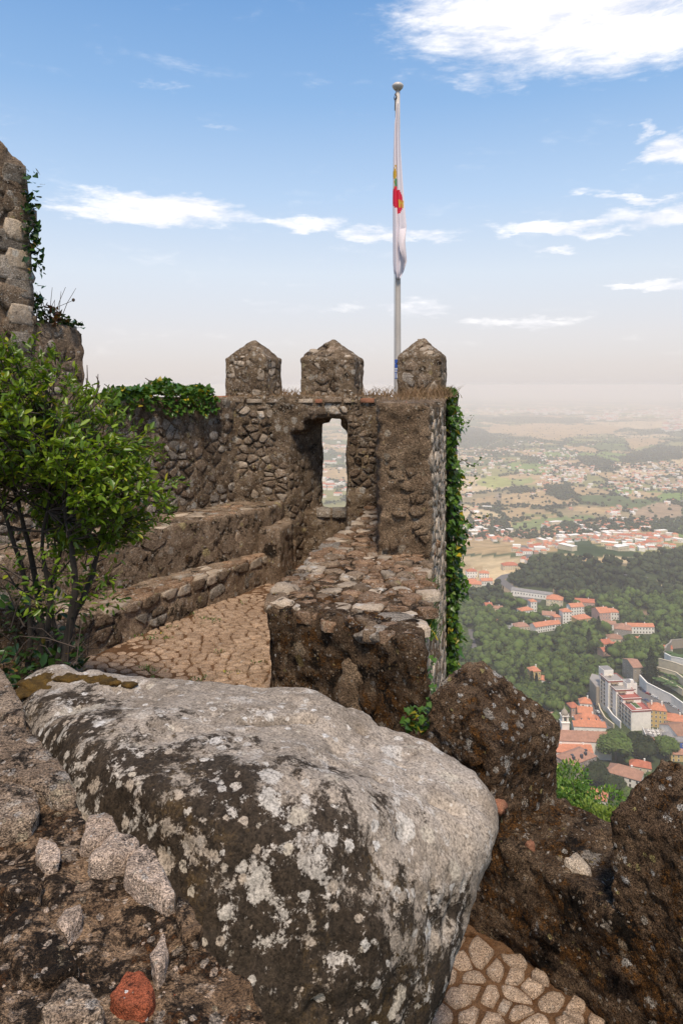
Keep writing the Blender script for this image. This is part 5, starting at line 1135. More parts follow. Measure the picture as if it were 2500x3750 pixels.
for L in ([(60, 130), (500, 120), (1568, 118)], [(560, 228), (640, 260), (700, 280)], [(200, 370), (280, 330), (360, 300)], [(640, 760), (820, 740), (830, 770)], [(60, 885), (330, 860), (400, 850)], [(1280, 880), (1430, 830), (1568, 800)], [(320, 680), (345, 650), (340, 700)]):
    road('lane', c1, L, 9, 'soil', .5)

# ---- houses
BUILT = []
def house(f, x, y, w, d, h, rot, wall_, roof_, label, kind='gable', rise=None, wins=(0, 0), side=(0, 0), chim=0, dormer=0, name='house', cat='house', group=None, eave=.35, sink=0, at=None):
    p = hit(*f(x, y)) if at is None else at; BUILT.append((p.x, p.y, max(w, d)*.6+2)); BUILT.append((p.x, p.y-max(w, d)*.5-6, max(w, d)*.45+1)); BUILT.append((p.x, p.y-max(w, d)*.5-12, max(w, d)*.3))
    H = empty(name, (p.x, p.y, p.z-sink), label, cat, group); H.rotation_euler[2] = math.radians(rot)
    rise = rise if rise is not None else min(w, d)*.28; e = eave
    m = MB(); m.box(-w/2, w/2, -d/2, d/2, -6, h)
    if kind == 'gable':
        m.add([(-w/2, -d/2, h), (-w/2, d/2, h), (-w/2, 0, h+rise), (w/2, -d/2, h), (w/2, d/2, h), (w/2, 0, h+rise)], [(0, 2, 1), (3, 4, 5)])
    m.build('wall', MAT[wall_], H)
    m = MB(); a, b_ = w/2+e, d/2+e; lo = h-e*rise/(d/2)*.8; th = .22
    if kind == 'gable':
        V = [(-a, -b_, lo), (a, -b_, lo), (a, 0, h+rise+.1), (-a, 0, h+rise+.1), (a, b_, lo), (-a, b_, lo)]; V += [(v[0], v[1], v[2]+th) for v in V]
        m.add(V, [(6, 7, 8, 9), (9, 8, 10, 11), (0, 3, 2, 1), (3, 5, 4, 2), (0, 1, 7, 6), (5, 11, 10, 4), (1, 2, 8, 7), (2, 4, 10, 8), (3, 0, 6, 9), (5, 3, 9, 11)])
    elif kind == 'hip':
        r_ = max(0.1, w/2-d/2); V = [(-a, -b_, lo), (a, -b_, lo), (a, b_, lo), (-a, b_, lo), (-r_, 0, h+rise+.2), (r_, 0, h+rise+.2)]; V += [(v[0], v[1], v[2]+th) for v in V[:4]]
        m.add(V, [(6, 7, 5, 4), (7, 8, 5), (8, 9, 4, 5), (9, 6, 4), (0, 1, 7, 6), (1, 2, 8, 7), (2, 3, 9, 8), (3, 0, 6, 9), (3, 2, 1, 0)])
    else:
        m.box(-w/2+.3, w/2-.3, -d/2+.3, d/2-.3, h-.1, h+.12); m.box(-w/2-.02, w/2+.02, -d/2-.02, -d/2+.3, h-.3, h+.6); m.box(-w/2-.02, w/2+.02, d/2-.3, d/2+.02, h-.3, h+.6); m.box(-w/2-.02, -w/2+.3, -d/2+.3, d/2-.3, h-.3, h+.6); m.box(w/2-.3, w/2+.02, -d/2+.3, d/2-.3, h-.3, h+.6)
    ro = m.build('roof', MAT[roof_], H)
    for k in range(chim):
        m = MB(); cx = (-.3+.6*k/(max(1, chim-1)))*w if chim > 1 else w*.2; m.box(cx-.45, cx+.45, -.4, .4, h+rise*.4, h+rise+1.1); m.box(cx-.55, cx+.55, -.5, .5, h+rise+1.1, h+rise+1.3); m.build('chimney', MAT['w_white'], ro)
    for k in range(dormer):
        cx = (-.3+.6*(k/(max(1, dormer-1))))*w if dormer > 1 else 0; z0 = h+rise*.25; m = MB()
        m.box(cx-.7, cx+.7, -d*.36, -d*.12, z0, z0+1.5); m.add([(cx-.9, -d*.38, z0+1.5), (cx+.9, -d*.38, z0+1.5), (cx, -d*.38, z0+2.2), (cx-.9, -d*.05, z0+1.5), (cx+.9, -d*.05, z0+1.5), (cx, -d*.05, z0+2.2)], [(0, 1, 2), (0, 2, 5, 3), (1, 4, 5, 2), (3, 5, 4)], 1)
        m.box(cx-.4, cx+.4, -d*.36-.04, -d*.36, z0+.3, z0+1.2, 2); m.build('dormer', [MAT['w_white'], MAT[roof_], MAT['dark_glass']], ro)
    wm = None
    def win(xx, yy, zz, face):
        nonlocal wm
        if wm is None:
            q = MB(); q.box(-.62, .62, -.07, .02, -.9, .9, 0); q.box(-.48, .48, -.10, -.071, -.76, .76, 1); q.box(-.04, .04, -.13, -.101, -.76, .76, 0); wm = q.build('window', [MAT['w_white' if wall_ != 'w_white' else 'w_stone'], MAT['dark_glass']], H); o = wm
        else: o = wm.copy(); COL.objects.link(o)
        o.location = (xx, yy, zz); o.rotation_euler[2] = face
    nx_, nz_ = wins
    for i in range(nx_):
        for k in range(nz_): win(-w/2+(i+.5)*w/nx_, -d/2, h*(k+.5)/nz_, 0)
    nx_, nz_ = side
    for i in range(nx_):
        for k in range(nz_): win(-w/2, -d/2+(i+.5)*d/nx_, h*(k+.5)/nz_, -math.pi/2)
    return H
h_ = house
# town below (north side of the valley), nearest first
h_(c3, 640, 1650, 17, 11, 5, -28, 'w_white', 'r_orange', 'white house with bright orange roof and skylight strip behind the near trees', 'hip', 3.2, (5, 1), (2, 1), 2, 2)
h_(c3, 690, 1400, 20, 8, 3.5, 4, 'w_cream', 'r_old', 'low building with faded tile roof beside the white villa', 'gable', 2.4, (5, 1))
h_(c3, 975, 1440, 20, 12, 6, -32, 'w_white', 'r_old', 'white villa with broad mottled brown roof left of the right merlon', 'hip', 4.0, (5, 2), (3, 2), 1)
h_(c3, 1130, 1330, 13, 8, 4, -20, 'w_cream', 'r_red', 'cream house with small red roof and chimney above the villa', 'hip', 2.6, (3, 1), (0, 0), 1)
h_(c3, 325, 1400, 9, 15, 4.5, 14, 'w_white', 'r_orange', 'small white house with steep orange roof beside the first merlon', 'gable', 2.6, (2, 1), (0, 0), 0, 1)
g = h_(c3, 470, 1340, 23, 14, 10, 30, 'w_grey', 'r_old', 'grey derelict block with holes in its old tiled roof', 'hip', 3.8, (7, 3), (4, 2), 0, 0)
m = MB()
for (u, v) in [(-.3, .2), (-.02, .32), (-.25, -.12), (.18, .2), (.30, -.1)]: m.box(u*23-.8, u*23+.8, -7*v-3.6, -7*v-2.2, 10.9, 13.4)
m.build('roof_opening', MAT['dark_glass'], g)
h_(c3, 430, 1230, 25, 11, 8, -3, 'w_white', 'r_orange', 'long white building with vivid orange roof behind the grey derelict block', 'gable', 2.6, (6, 2), (0, 0), 2)
church = h_(c3, 535, 1180, 36, 12, 12.5, -5, 'w_white', 'r_old', 'long white church nave under a brown tiled roof', 'gable', 4.2, (0, 0), (0, 0), 0, 0, 'church', 'church')
tp = hit(*c3(392, 1150)); T_ = empty('bell_tower', (tp.x-1, tp.y+5, tp.z), 'small domed stone bell turret rising beside the church roof', 'tower')
m = MB(); m.box(-2.6, 2.6, -2.6, 2.6, -5, 19); m.box(-3, 3, -3, 3, 19, 19.5); m.box(-2.3, -1.1, -2.3, 2.3, 19.5, 23.5); m.box(1.1, 2.3, -2.3, 2.3, 19.5, 23.5); m.box(-1.1, 1.1, 1.6, 2.3, 19.5, 23.5); m.box(-2.8, 2.8, -2.8, 2.8, 23.5, 24.1); m.build('tower_body', MAT['w_white'], T_)
m = MB(); m.lathe([(2.5, 24.1), (2.4, 25.3), (1.9, 26.6), (1.0, 27.6), (.5, 28.0), (.5, 28.8), (.15, 29.2), (.05, 30.5)], 14); m.build('dome', MAT['w_stone'], T_, smooth=True)
for sx in (-2.4, 2.4):
    m = MB(); m.lathe([(.35, 24.1), (.3, 25.4), (.05, 26.2)], 8, 0, sx, -2.4); m.build('pinnacle', MAT['w_stone'], T_)
m = MB(); m.lathe([(.15, 22.4), (.35, 22.2), (.5, 21.2), (.75, 20.7)], 10); m.build('bell', MAT['dark_glass'], T_)
h_(c3, 600, 960, 23, 8, 7, -5, 'w_white', 'r_orange', 'low orange roofed wing directly behind the church ridge', 'gable', 2.2, (6, 1))
h_(c3, 590, 900, 18, 11, 7, -4, 'w_white', 'r_orange', 'white house with three small dormers in its orange roof', 'hip', 4.2, (5, 2), (0, 0), 1, 3)
h_(c3, 560, 800, 11, 9, 6.5, -12, 'w_cream', 'r_orange', 'cream house with orange gable roof behind the dormer house', 'gable', 3, (3, 2), (0, 0), 1)
h_(c3, 565, 735, 9, 8, 8.5, -10, 'w_white', 'r_orange', 'tall narrow white house with orange hipped roof by the curved street', 'hip', 3.2, (2, 2), (0, 0), 1)
h_(c3, 440, 770, 6.5, 8, 8, 8, 'w_pink', 'r_red', 'pink house with pyramidal red roof at the edge of the wood', 'hip', 2.6, (2, 2))
h_(c3, 1300, 860, 12, 11, 13, -14, 'w_ochre', 'r_orange', 'tall ochre yellow apartment house with orange hipped roof', 'hip', 3.6, (4, 4), (4, 4), 2)
h_(c3, 1490, 880, 16, 13, 6, -22, 'w_ochre', 'r_orange', 'low ochre house with wide orange roof beside the parked cars', 'hip', 3.2, (4, 2), (3, 2), 1)
h_(c3, 1500, 1010, 13, 20, 7, 16, 'w_white', 'r_brown', 'white hall with long dark brown roof at the right edge', 'gable', 4, (0, 0), (5, 1))
h_(c3, 1310, 1115, 8, 7, 6.5, -6, 'w_cream', 'r_orange', 'small cream house with square orange roof below the terrace', 'hip', 2, (3, 2))
h_(c3, 1245, 1090, 4, 7, 7, -6, 'w_ochre', 'r_grey', 'narrow ochre annex left of the small cream house', 'flat', None, (1, 2))
h_(c3, 1545, 1140, 9, 8, 8, -4, 'w_blue', 'r_grey', 'bright blue house with white windows at the right edge', 'flat', None, (3, 2))
h_(c3, 1415, 1100, 6, 6, 9, -4, 'w_stone', 'r_grey', 'grey stone tower house left of the blue house', 'hip', 2.0, (2, 1), name='tower_house')
h_(c3, 1530, 1215, 13, 8, 5, -8, 'w_ochre', 'r_old', 'ochre house with a pale roof just above the right merlon', 'gable', 2, (4, 2))
h_(c3, 1050, 380, 8.5, 20, 13, 4, 'w_stone', 'r_old', 'tall narrow stone building with brown roof beside the dark conifer', 'gable', 3, (2, 2), (3, 3))
h_(c3, 40, 390, 9, 9, 8.5, 10, 'w_ochre', 'r_orange', 'yellow villa with orange hipped roof alone in the wood', 'hip', 3, (3, 2), (2, 2), 1)
h_(c3, 175, 450, 9, 7, 5, -20, 'w_white', 'r_orange', 'small white cottage with orange roof right of the yellow villa', 'gable', 2.5, (2, 1))
rows = [(515, 470, 15, 9, 7, 20, 'w_white', 'r_orange', 'white house with orange roof, left end of the hillside group', 'hip'), (562, 440, 7, 8, 11, 10, 'w_white', 'r_orange', 'tall white tower like house with orange cap roof', 'hip'),
        (672, 505, 13, 10, 7, -15, 'w_white', 'r_old', 'white house with faded pointed gable above the terraced row', 'gable'), (785, 515, 10, 9, 12, 5, 'w_white', 'r_orange', 'white turreted house with small spire roof', 'hip'),
        (848, 460, 15, 10, 9, 12, 'w_white', 'r_orange', 'white mansion with several orange roofs on the hillside', 'gable'), (892, 525, 17, 11, 7, 18, 'w_ochre', 'r_orange', 'yellow and orange mansion wing below the white mansion', 'hip'),
        (1020, 520, 12, 16, 13, 10, 'w_pink', 'r_orange', 'tall pink apartment house beside the tall conifer', 'gable'), (1080, 490, 16, 10, 8, -5, 'w_white', 'r_orange', 'white palace wing with wide orange roof', 'hip'), (1075, 560, 12, 8, 6, -10, 'w_white', 'r_old', 'white house with faded roof right of the tall conifer', 'gable'),
        (1165, 620, 15, 14, 10, -20, 'w_grey', 'r_old', 'grey stone block with brown hipped roof', 'hip'), (1275, 585, 26, 8, 7, -3, 'w_white', 'r_orange', 'long low white house with two bands of orange roof', 'gable'), (1258, 655, 12, 8, 4, -8, 'w_ochre', 'r_orange', 'flat orange roofed house among trees above the conifer', 'hip'),
        (1405, 710, 13, 8, 4, -25, 'w_white', 'r_orange', 'orange roofed house at the top of the terraced garden', 'hip'), (1455, 712, 9, 7, 4, -10, 'w_white', 'r_red', 'small red roofed house touching the garden wall', 'gable'), (1110, 665, 13, 10, 7, -8, 'w_cream', 'r_brown', 'cream house with grey brown hipped roof below the stone block', 'hip'),
        (1115, 700, 10, 8, 5, -10, 'w_pink', 'r_red', 'pink walled house with red roof in the steep row', 'gable'), (1045, 690, 9, 10, 6, 15, 'w_cream', 'r_red', 'red roofed house behind the tall conifer trunk', 'gable'), (1040, 735, 7, 9, 5, 15, 'w_pink', 'r_red', 'small red roofed house beside the blue pool', 'gable'),
        (485, 580, 14, 10, 7, 8, 'w_cream', 'r_old', 'cream villa with shallow brown roof at the wood edge', 'hip'), (415, 578, 8, 7, 5, 5, 'w_white', 'r_grey', 'small white and blue pavilion left of the cream villa', 'flat'), (330, 532, 7, 6, 4, 12, 'w_white', 'r_orange', 'lone orange roofed cottage left among the trees', 'gable'),
        (440, 505, 7, 5, 4, 0, 'w_white', 'r_grey', 'tiny white flat roofed house above the cream villa', 'flat'), (625, 570, 22, 10, 6, 22, 'w_white', 'r_orange', 'long terraced house with orange roofs stepping uphill', 'gable'), (700, 560, 12, 9, 6, 14, 'w_white', 'r_orange', 'white house closing the right end of the terraced row', 'gable'), (722, 525, 7, 7, 8, 8, 'w_pink', 'r_orange', 'narrow pinkish house at the top of the terraced row', 'hip'),
        (265, 440, 8, 9, 7, 10, 'w_pink', 'r_red', 'dark pink chapel like house by the valley lane', 'gable'), (325, 440, 12, 7, 4, 0, 'w_cream', 'r_old', 'low cream farm building in the valley trees', 'gable'),
        (155, 270, 17, 10, 6, 8, 'w_white', 'r_orange', 'white farmhouse with wide orange roof by the left lane', 'hip'), (180, 285, 14, 10, 6, -5, 'w_cream', 'r_orange', 'orange roofed farm wing right of the white farmhouse', 'gable'), (255, 262, 14, 9, 5, 4, 'w_white', 'r_orange', 'small white farm cottage right of the farmhouse', 'gable'), (240, 212, 12, 9, 6, -8, 'w_white', 'r_orange', 'orange roofed house alone in the upper left fields', 'hip'), (155, 212, 13, 9, 8, 4, 'w_white', 'r_red', 'pale square house above the left farm', 'hip'), (95, 248, 7, 6, 5, 4, 'w_white', 'r_orange', 'tiny orange roofed house beside the ivy', 'gable'),
        (412, 160, 20, 11, 6, 4, 'w_cream', 'r_red', 'large red roofed house above the road fork', 'hip'), (910, 405, 20, 10, 5, -12, 'w_pink', 'r_red', 'dark red roofed house at the foot of the wooded hill', 'gable')]
for (x, y, w, d, hh, rot, wc, rc, lab, kd) in rows:
    w, d, hh = w*1.15, d*1.12, hh*1.15
    h_(c2, x, y, w, d, hh, rot, wc, rc, lab, kd, None, (max(2, int(w/3)), max(1, int(hh/3.2))), (0, 0), 1 if w > 9 else 0)
# long white school-like building by the road
h_(c2, 560, 345, 52, 10, 7, -28, 'w_white', 'r_grey', 'very long white building with grey roof beside the valley road', 'gable', 2.0, (14, 1), (0, 0), 0, name='long_building', cat='building')
h_(c2, 712, 395, 20, 14, 8, -20, 'w_cream', 'r_orange', 'orange roofed block at the right end of the long white building', 'hip', 4.5, (5, 2))

# ---- the stepped white hotel
hp = hit(*c3(1045, 925)); hot = empty('hotel', hp, 'large white stepped hotel with dark red roof bands and rows of balconies', 'building')
ang = math.atan2(-(hit(*c3(820, 735)).x-hp.x), hit(*c3(820, 735)).y-hp.y); hot.rotation_euler[2] = ang; BUILT.append((hp.x+5, hp.y+20, 24))
# local axes: +y runs back along the facade, +x to the right; x=0 is the long facade
tiers = [(0, 17, 0, 15, 15.0), (13, 26, 0, 14.5, 18.2), (21, 36, -1.5, 13, 21.4), (30, 44, -3, 11, 24.6)]
for i, (y0, y1, x0, x1, hh) in enumerate(tiers):
    m = MB(); m.box(x0, x1, y0+.01*i, y1, -8, hh-1.0); m.build('tier_wall', MAT['w_white'], hot)
    m = MB(); bw = .5
    m.box(x0-.25, x1+.25, y0-.25, y0+bw, hh-1.0, hh); m.box(x0-.25, x1+.25, y1-bw, y1+.25, hh-1.0, hh); m.box(x0-.25, x0+bw, y0+bw, y1-bw, hh-1.0, hh); m.box(x1-bw, x1+.25, y0+bw, y1-bw, hh-1.0, hh); m.build('red_parapet', MAT['band_red'], hot)
    m = MB(); m.box(x0-.3, x1+.3, y0-.3, y0-.02, hh, hh+.35); m.box(x0-.3, x0-.02, y0, y1, hh, hh+.35); m.build('parapet_cap', MAT['w_white'], hot)
    m = MB(); m.box(x0+bw, x1-bw, y0+bw, y1-bw, hh-1.0, hh-.45); m.build('roof_deck', MAT['deck_red' if i in (0, 1) else 'terrace_floor'], hot)
m = MB(); m.box(5, 9.5, 3, 12, 14.5, 15.3, 0); m.box(5.4, 9.1, 3.4, 11.6, 15.3, 15.5, 1); m.build('roof_garden', [MAT['w_white'], MAT['hedge_green']], hot)
m = MB(); m.box(-1, 7, 41, 50, 20, 28.5, 0); m.box(-.5, 6.5, 41.5, 49.5, 28.5, 28.8, 1); m.build('penthouse', [MAT['w_white'], MAT['r_grey']], hot)
m = MB(); m.box(9, 17.5, 24, 33, -8, 24.5, 0); m.box(9.4, 17.1, 24.4, 32.6, 24.5, 24.8, 1); m.box(12.5, 15, 24.5, 27, 24.8, 26.8, 0)
for k in range(4): m.box(14.5, 16.3, 23.9, 24.0, 10+k*3.2, 10.5+k*3.2, 2)
m.build('stair_tower', [MAT['w_white'], MAT['r_grey'], MAT['dark_glass']], hot)
m = MB(); m.lathe([(.05, 24.6), (.4, 24.9), (1.1, 25.8), (1.25, 26.2), (1.1, 26.3)], 14, 0, 2.5, 37.5); m.build('satellite_dish', MAT['w_cream'], hot)
m = MB(); m.prism([(-6, 44), (11, 44), (13, 60), (3, 70), (-4, 60)], -8, 14); m.build('rear_wing', MAT['w_stone'], hot); m = MB(); m.prism([(-5.6, 44.4), (10.6, 44.4), (12.6, 59.6), (3, 69), (-3.6, 59.6)], 14, 14.3); m.build('rear_roof', MAT['terrace_floor'], hot)
wmesh = None
def hw(x, y, z, a, wd=1.5, ht=1.9):
    global wmesh
    if wmesh is None:
        q = MB(); q.box(-.85, .85, -.05, .02, -1.15, 1.15, 0); q.box(-.75, .75, -.5, -.051, -1.05, -.95, 1); q.box(-.75, .75, -.5, -.45, -.95, -.3, 1); wmesh = q.build('balcony', [MAT['dark_glass'], MAT['w_cream']], hot); o = wmesh
    else: o = wmesh.copy(); COL.objects.link(o)
    o.location = (x, y, z); o.rotation_euler[2] = a
for i, (y0, y1, x0, x1, hh) in enumerate(tiers):
    n = int((hh-2)/3.0); ys = [y for y in np.arange(y0+1.6, y1-1, 2.35) if i == 0 or y > tiers[i-1][1]-.5]
    for j, y in enumerate(ys):
        for k in range(n): hw(x0-.01, y, hh-2.7-k*3.0, -math.pi/2)
    if i: 
        for x in (x0+3, x0+6.5): hw(x, y0-.0, hh-2.4, 0)
    if i:
        m = MB(); m.add([(x0+2, y0-.05, hh-1.1), (x0+8, y0-.05, hh-1.1), (x0+8, y0-1.9, hh-1.7), (x0+2, y0-1.9, hh-1.7)], [(0, 1, 2, 3)]); m.build('awning', MAT['soil'], hot)
for y in np.arange(0, 44, 4.7):
    x0 = 0 if y < 26 else (-1.5 if y < 36 else -3); m = MB(); m.box(x0-.45, x0-.02, y+.3, y+1.0, -8, (15 if y < 17 else 18.2 if y < 26 else 21.4)-1.0); m.build('pilaster', MAT['w_white'], hot)
# curved terrace walls in front of the hotel
def wallrun(name, f, pts, h, th, mat, label, cat='wall', base=0, cap=None):
    P = [hit(*f(*p)) for p in pts]; Q_ = []
    for a, b_ in zip(P, P[1:]):
        n = max(1, int((b_-a).length/6)); Q_ += [a.lerp(b_, i/n) for i in range(n)]
    Q_.append(P[-1]); c = sum(P, Vector())/len(P); root = empty(name, c, label, cat); V = []; V2 = []
    for i, p in enumerate(Q_):
        d = Q_[min(i+1, len(Q_)-1)]-Q_[max(i-1, 0)]; d.z = 0; d.normalize(); s = Vector((d.y, -d.x, 0))*th/2
        t_ = i/(len(Q_)-1); zz = float(terr(p.x, p.y)); hh = h[0]+(h[1]-h[0])*t_ if hasattr(h, '__len__') else h
        for q, z in ((p-s, zz-3), (p+s, zz-3), (p+s, zz+hh), (p-s, zz+hh)): V.append((q.x-c.x, q.y-c.y, z-c.z+base))
        s2 = s*1.5
        for q, z in ((p-s2, zz+hh), (p+s2, zz+hh), (p+s2, zz+hh+.25), (p-s2, zz+hh+.25)): V2.append((q.x-c.x, q.y-c.y, z-c.z+base))
    n = len(Q_)
    for VV, nm, mt in ((V, 'wall_face', mat), (V2, 'wall_cap', cap or mat)):
        m = MB(); m.add(VV, [(4*i+a, 4*i+(a+1) % 4, 4*i+4+(a+1) % 4, 4*i+4+a) for i in range(n-1) for a in range(4)]+[(0, 1, 2, 3), (4*n-1, 4*n-2, 4*n-3, 4*n-4)]); m.build(nm, MAT[mt], root)
    for q in Q_: BUILT.append((q.x, q.y, 5))
    return root
wallrun('terrace_wall', c3, [(700, 560), (690, 640), (720, 740), (770, 830), (860, 905)], 3.0, .6, 'w_cream', 'curved cream street wall of the hotel terrace')
wallrun('terrace_wall', c3, [(720, 540), (735, 640), (775, 720), (850, 830), (930, 900)], 5.0, .6, 'w_white', 'curved white upper terrace wall against the hotel')
wallrun('retaining_wall', c3, [(1125, 470), (1200, 540), (1330, 610), (1450, 670), (1568, 745), (1680, 800)], (9.5, 8), .8, 'w_white', 'long curved white retaining wall behind the parked cars')
wallrun('garden_wall', c3, [(1220, 420), (1300, 445), (1420, 500), (1568, 590)], 2.2, .6, 'w_cream', 'cream garden wall on top of the white retaining wall', base=5)
wallrun('garden_wall', c3, [(1300, 400), (1400, 420), (1500, 460), (1600, 540)], 3.5, .8, 'w_cream', 'lower stone terrace wall of the formal garden', base=7)
wallrun('garden_wall', c3, [(1320, 320), (1420, 350), (1600, 410)], 4.5, .8, 'w_cream', 'middle stone terrace wall of the formal garden', base=7)
wallrun('garden_wall', c3, [(1380, 250), (1450, 290), (1600, 330)], 4.0, .8, 'w_white', 'whitewashed upper terrace wall of the formal garden', base=7)
wallrun('garden_wall', c3, [(1385, 190), (1450, 90), (1568, 80), (1650, 90)], 6, 1, 'w_stone', 'tall grey stone enclosure wall with square opening above the garden', base=4)
for (x0, y0, x1, y1, n) in [(1290, 455, 1540, 560, 9), (1330, 385, 1540, 470, 8), (1400, 195, 1590, 265, 8)]:
    g = hit(*c3((x0+x1)/2, (y0+y1)/2)); hg = empty('hedge_garden', (g.x, g.y, g.z+6), 'clipped green hedges in the formal garden, '+{455: 'lowest terrace', 385: 'middle terrace', 195: 'top terrace'}[y0], 'hedge')
    for i in range(n):
        for j in range(2):
            q = hit(*c3(x0+(x1-x0)*(i+.5)/n+random.uniform(-8, 8), y0+(y1-y0)*(i+.5)/n-12+j*24)); h = [(q.x-g.x+random.gauss(0, 1)*2.2, q.y-g.y+random.gauss(0, 1)*1.2, q.z-g.z+random.uniform(0, 1.6)) for _ in range(18)]
            bm = bmesh.new(); [bm.verts.new(v) for v in h]; bmesh.ops.convex_hull(bm, input=bm.verts); me = bpy.data.meshes.new('hedge'); bm.to_mesh(me); bm.free(); me.materials.append(MAT['hedge_green']); o = bpy.data.objects.new('hedge', me); COL.objects.link(o); o.parent = hg
    BUILT.append((g.x, g.y, 10))
# roof terrace with parasols
tp = hit(*c3(1290, 1010)); te = empty('roof_terrace', tp, 'flat grey roof terrace with cream parapet between hotel and cream house', 'terrace'); te.rotation_euler[2] = math.radians(-12)
m = MB(); m.box(-8, 8, -6, 6, -4, 4.5); m.build('terrace_block', MAT['w_cream'], te); m = MB(); m.box(-7.6, 7.6, -5.6, 5.6, 4.5, 4.6); m.build('terrace_floor', MAT['terrace_floor'], te)
m = MB(); m.box(-8.1, 8.1, -6.1, -5.7, 4.5, 5.4); m.box(-8.1, -7.7, -5.7, 6, 4.5, 5.4); m.build('parapet', MAT['w_white'], te); BUILT.append((tp.x, tp.y, 10))
par0 = None
for i, (x, y) in enumerate([(-4.2, -2.5), (-1.5, -3.4), (1.4, -2.6), (4.2, -3.2), (-4.8, 1.4), (-1.8, 1.0), (1.6, 1.5)]):
    c, s = math.cos(math.radians(-12)), math.sin(math.radians(-12)); L = Vector((tp.x+c*x-s*y, tp.y+s*x+c*y, tp.z+4.6))
    if par0 is None:
        par0 = empty('parasol', L, 'closed white parasol standing on the grey roof terrace', 'parasol', 'closed white parasols on the roof terrace')
        m = MB(); m.lathe([(.06, 0), (.06, 3.2)], 8); m.build('pole', MAT['w_white'], par0); m = MB(); m.lathe([(.10, 1.0), (.42, 1.3), (.32, 2.2), (.12, 3.2), (.02, 3.4)], 8); m.build('canopy', MAT['w_white'], par0)
        m = MB(); m.box(-.9, .9, -.9, .9, .7, .78); m.box(-.1, .1, -.1, .1, 0, .7); m.build('table', MAT['w_white'], par0)
    else:
        o = par0.copy(); COL.objects.link(o); o.location = L
        for ch in par0.children: q = ch.copy(); COL.objects.link(q); q.parent = o
# tan water tank-like round turret and swimming pool
rp = hit(*c3(240, 830)); rt = empty('round_turret', rp, 'round pinkish masonry turret beside the first merlon', 'turret'); m = MB(); m.lathe([(3.0, -6), (3.0, 5.4), (3.3, 5.5), (3.3, 5.9), (2.7, 5.95), (2.7, 5.5), (0, 5.45)], 24); m.build('turret_wall', MAT['w_pink'], rt, smooth=False); BUILT.append((rp.x, rp.y, 5))
pp = hit(*c3(615, 182)); po = empty('swimming_pool', pp+Vector((0, 0, .5)), 'bright blue rectangular swimming pool among the trees', 'pool'); m = MB(); m.box(-4.3, 4.3, -6.3, 6.3, -1.5, -.05); m.build('pool_edge', MAT['w_grey'], po); m = MB(); m.box(-3.9, 3.9, -5.9, 5.9, -.05, .02); m.build('pool_water', MAT['pool_blue'], po)
BUILT += [(pp.x, pp.y-k*8, 10) for k in range(5)]
# ---- cars
def make_car(col, loc, rot, label, group):
    root = empty('parked_car', loc, label, 'car', group); root.rotation_euler[2] = rot
    m = MB(); P_ = [(-2.1, .35), (-2.1, .85), (-1.9, 1.0), (-1.35, 1.02), (-.75, 1.45), (.75, 1.45), (1.25, 1.0), (1.95, .9), (2.1, .7), (2.1, .35)]
    n = len(P_); m.add([(x, -.85, z) for x, z in P_]+[(x, .85, z) for x, z in P_], [tuple(range(n)), tuple(range(2*n-1, n-1, -1))]+[(i, n+i, n+(i+1) % n, (i+1) % n) for i in range(n)]); m.build('body', MAT[col], root)
    m = MB(); m.box(-.72, .72, -.87, .87, 1.05, 1.38); m.add([(-1.3, -.75, 1.06), (-1.3, .75, 1.06), (-.8, .7, 1.46), (-.8, -.7, 1.46)], [(0, 1, 2, 3)]); m.add([(1.24, -.75, 1.06), (1.24, .75, 1.06), (.8, .7, 1.46), (.8, -.7, 1.46)], [(3, 2, 1, 0)]); m.build('car_window', MAT['dark_glass'], root)
    for x in (-1.3, 1.3):
        for y in (-.85, .85):
            m = MB(); m.tube([(0, -.1, 0), (0, .1, 0)], .33, 10); o = m.build('wheel', MAT['tyre'], root); o.location = (x, y, .33)
    return root
CP = {}
def car(f, x, y, rot, col, label, group):
    p = hit(*f(x, y)); p.z += .32
    if col not in CP: CP[col] = make_car(col, p, rot, label, group); return
    o = CP[col].copy(); COL.objects.link(o); o.location = p; o.rotation_euler[2] = rot; o['label'] = label; o['group'] = group
    for ch in CP[col].children: q = ch.copy(); COL.objects.link(q); q.parent = o
ORD = 'first second third fourth fifth sixth seventh eighth ninth tenth eleventh twelfth thirteenth fourteenth fifteenth sixteenth'.split()
cn = dict(car_black='black', car_white='white', car_red='dark red', car_silver='silver', car_blue='dark blue')
for i, (x, y, c) in enumerate([(672, 515, 'car_silver'), (632, 552, 'car_black'), (663, 622, 'car_black'), (668, 665, 'car_blue'), (676, 690, 'car_black'), (686, 715, 'car_black'), (694, 740, 'car_white'), (702, 765, 'car_black'), (712, 790, 'car_blue'), (722, 812, 'car_black'), (730, 835, 'car_silver'), (738, 860, 'car_white'), (440, 785, 'car_white')]):
    car(c3, x, y, 1.75 if i < 12 else 1.4, c, '%s car, %s from the far end of the curved street left of the hotel' % (cn[c], ORD[i]) if i < 12 else 'white car parked beside the pink house', 'cars parked along the curved street')
for i, (x, y, c) in enumerate([(1130, 500, 'car_black'), (1150, 520, 'car_black'), (1178, 536, 'car_blue'), (1210, 550, 'car_red'), (1240, 568, 'car_black'), (1268, 584, 'car_white'), (1298, 596, 'car_silver'), (1192, 628, 'car_blue'), (1160, 668, 'car_black'), (1405, 645, 'car_silver'), (1430, 662, 'car_black'), (1460, 675, 'car_silver'), (1490, 694, 'car_white'), (1520, 712, 'car_black'), (1548, 728, 'car_red'), (1570, 742, 'car_black')]):
    car(c3, x, y, -.95, c, '%s car, %s from the far end of the row below the white retaining wall' % (cn[c], ORD[i]), 'cars parked below the white retaining wall')

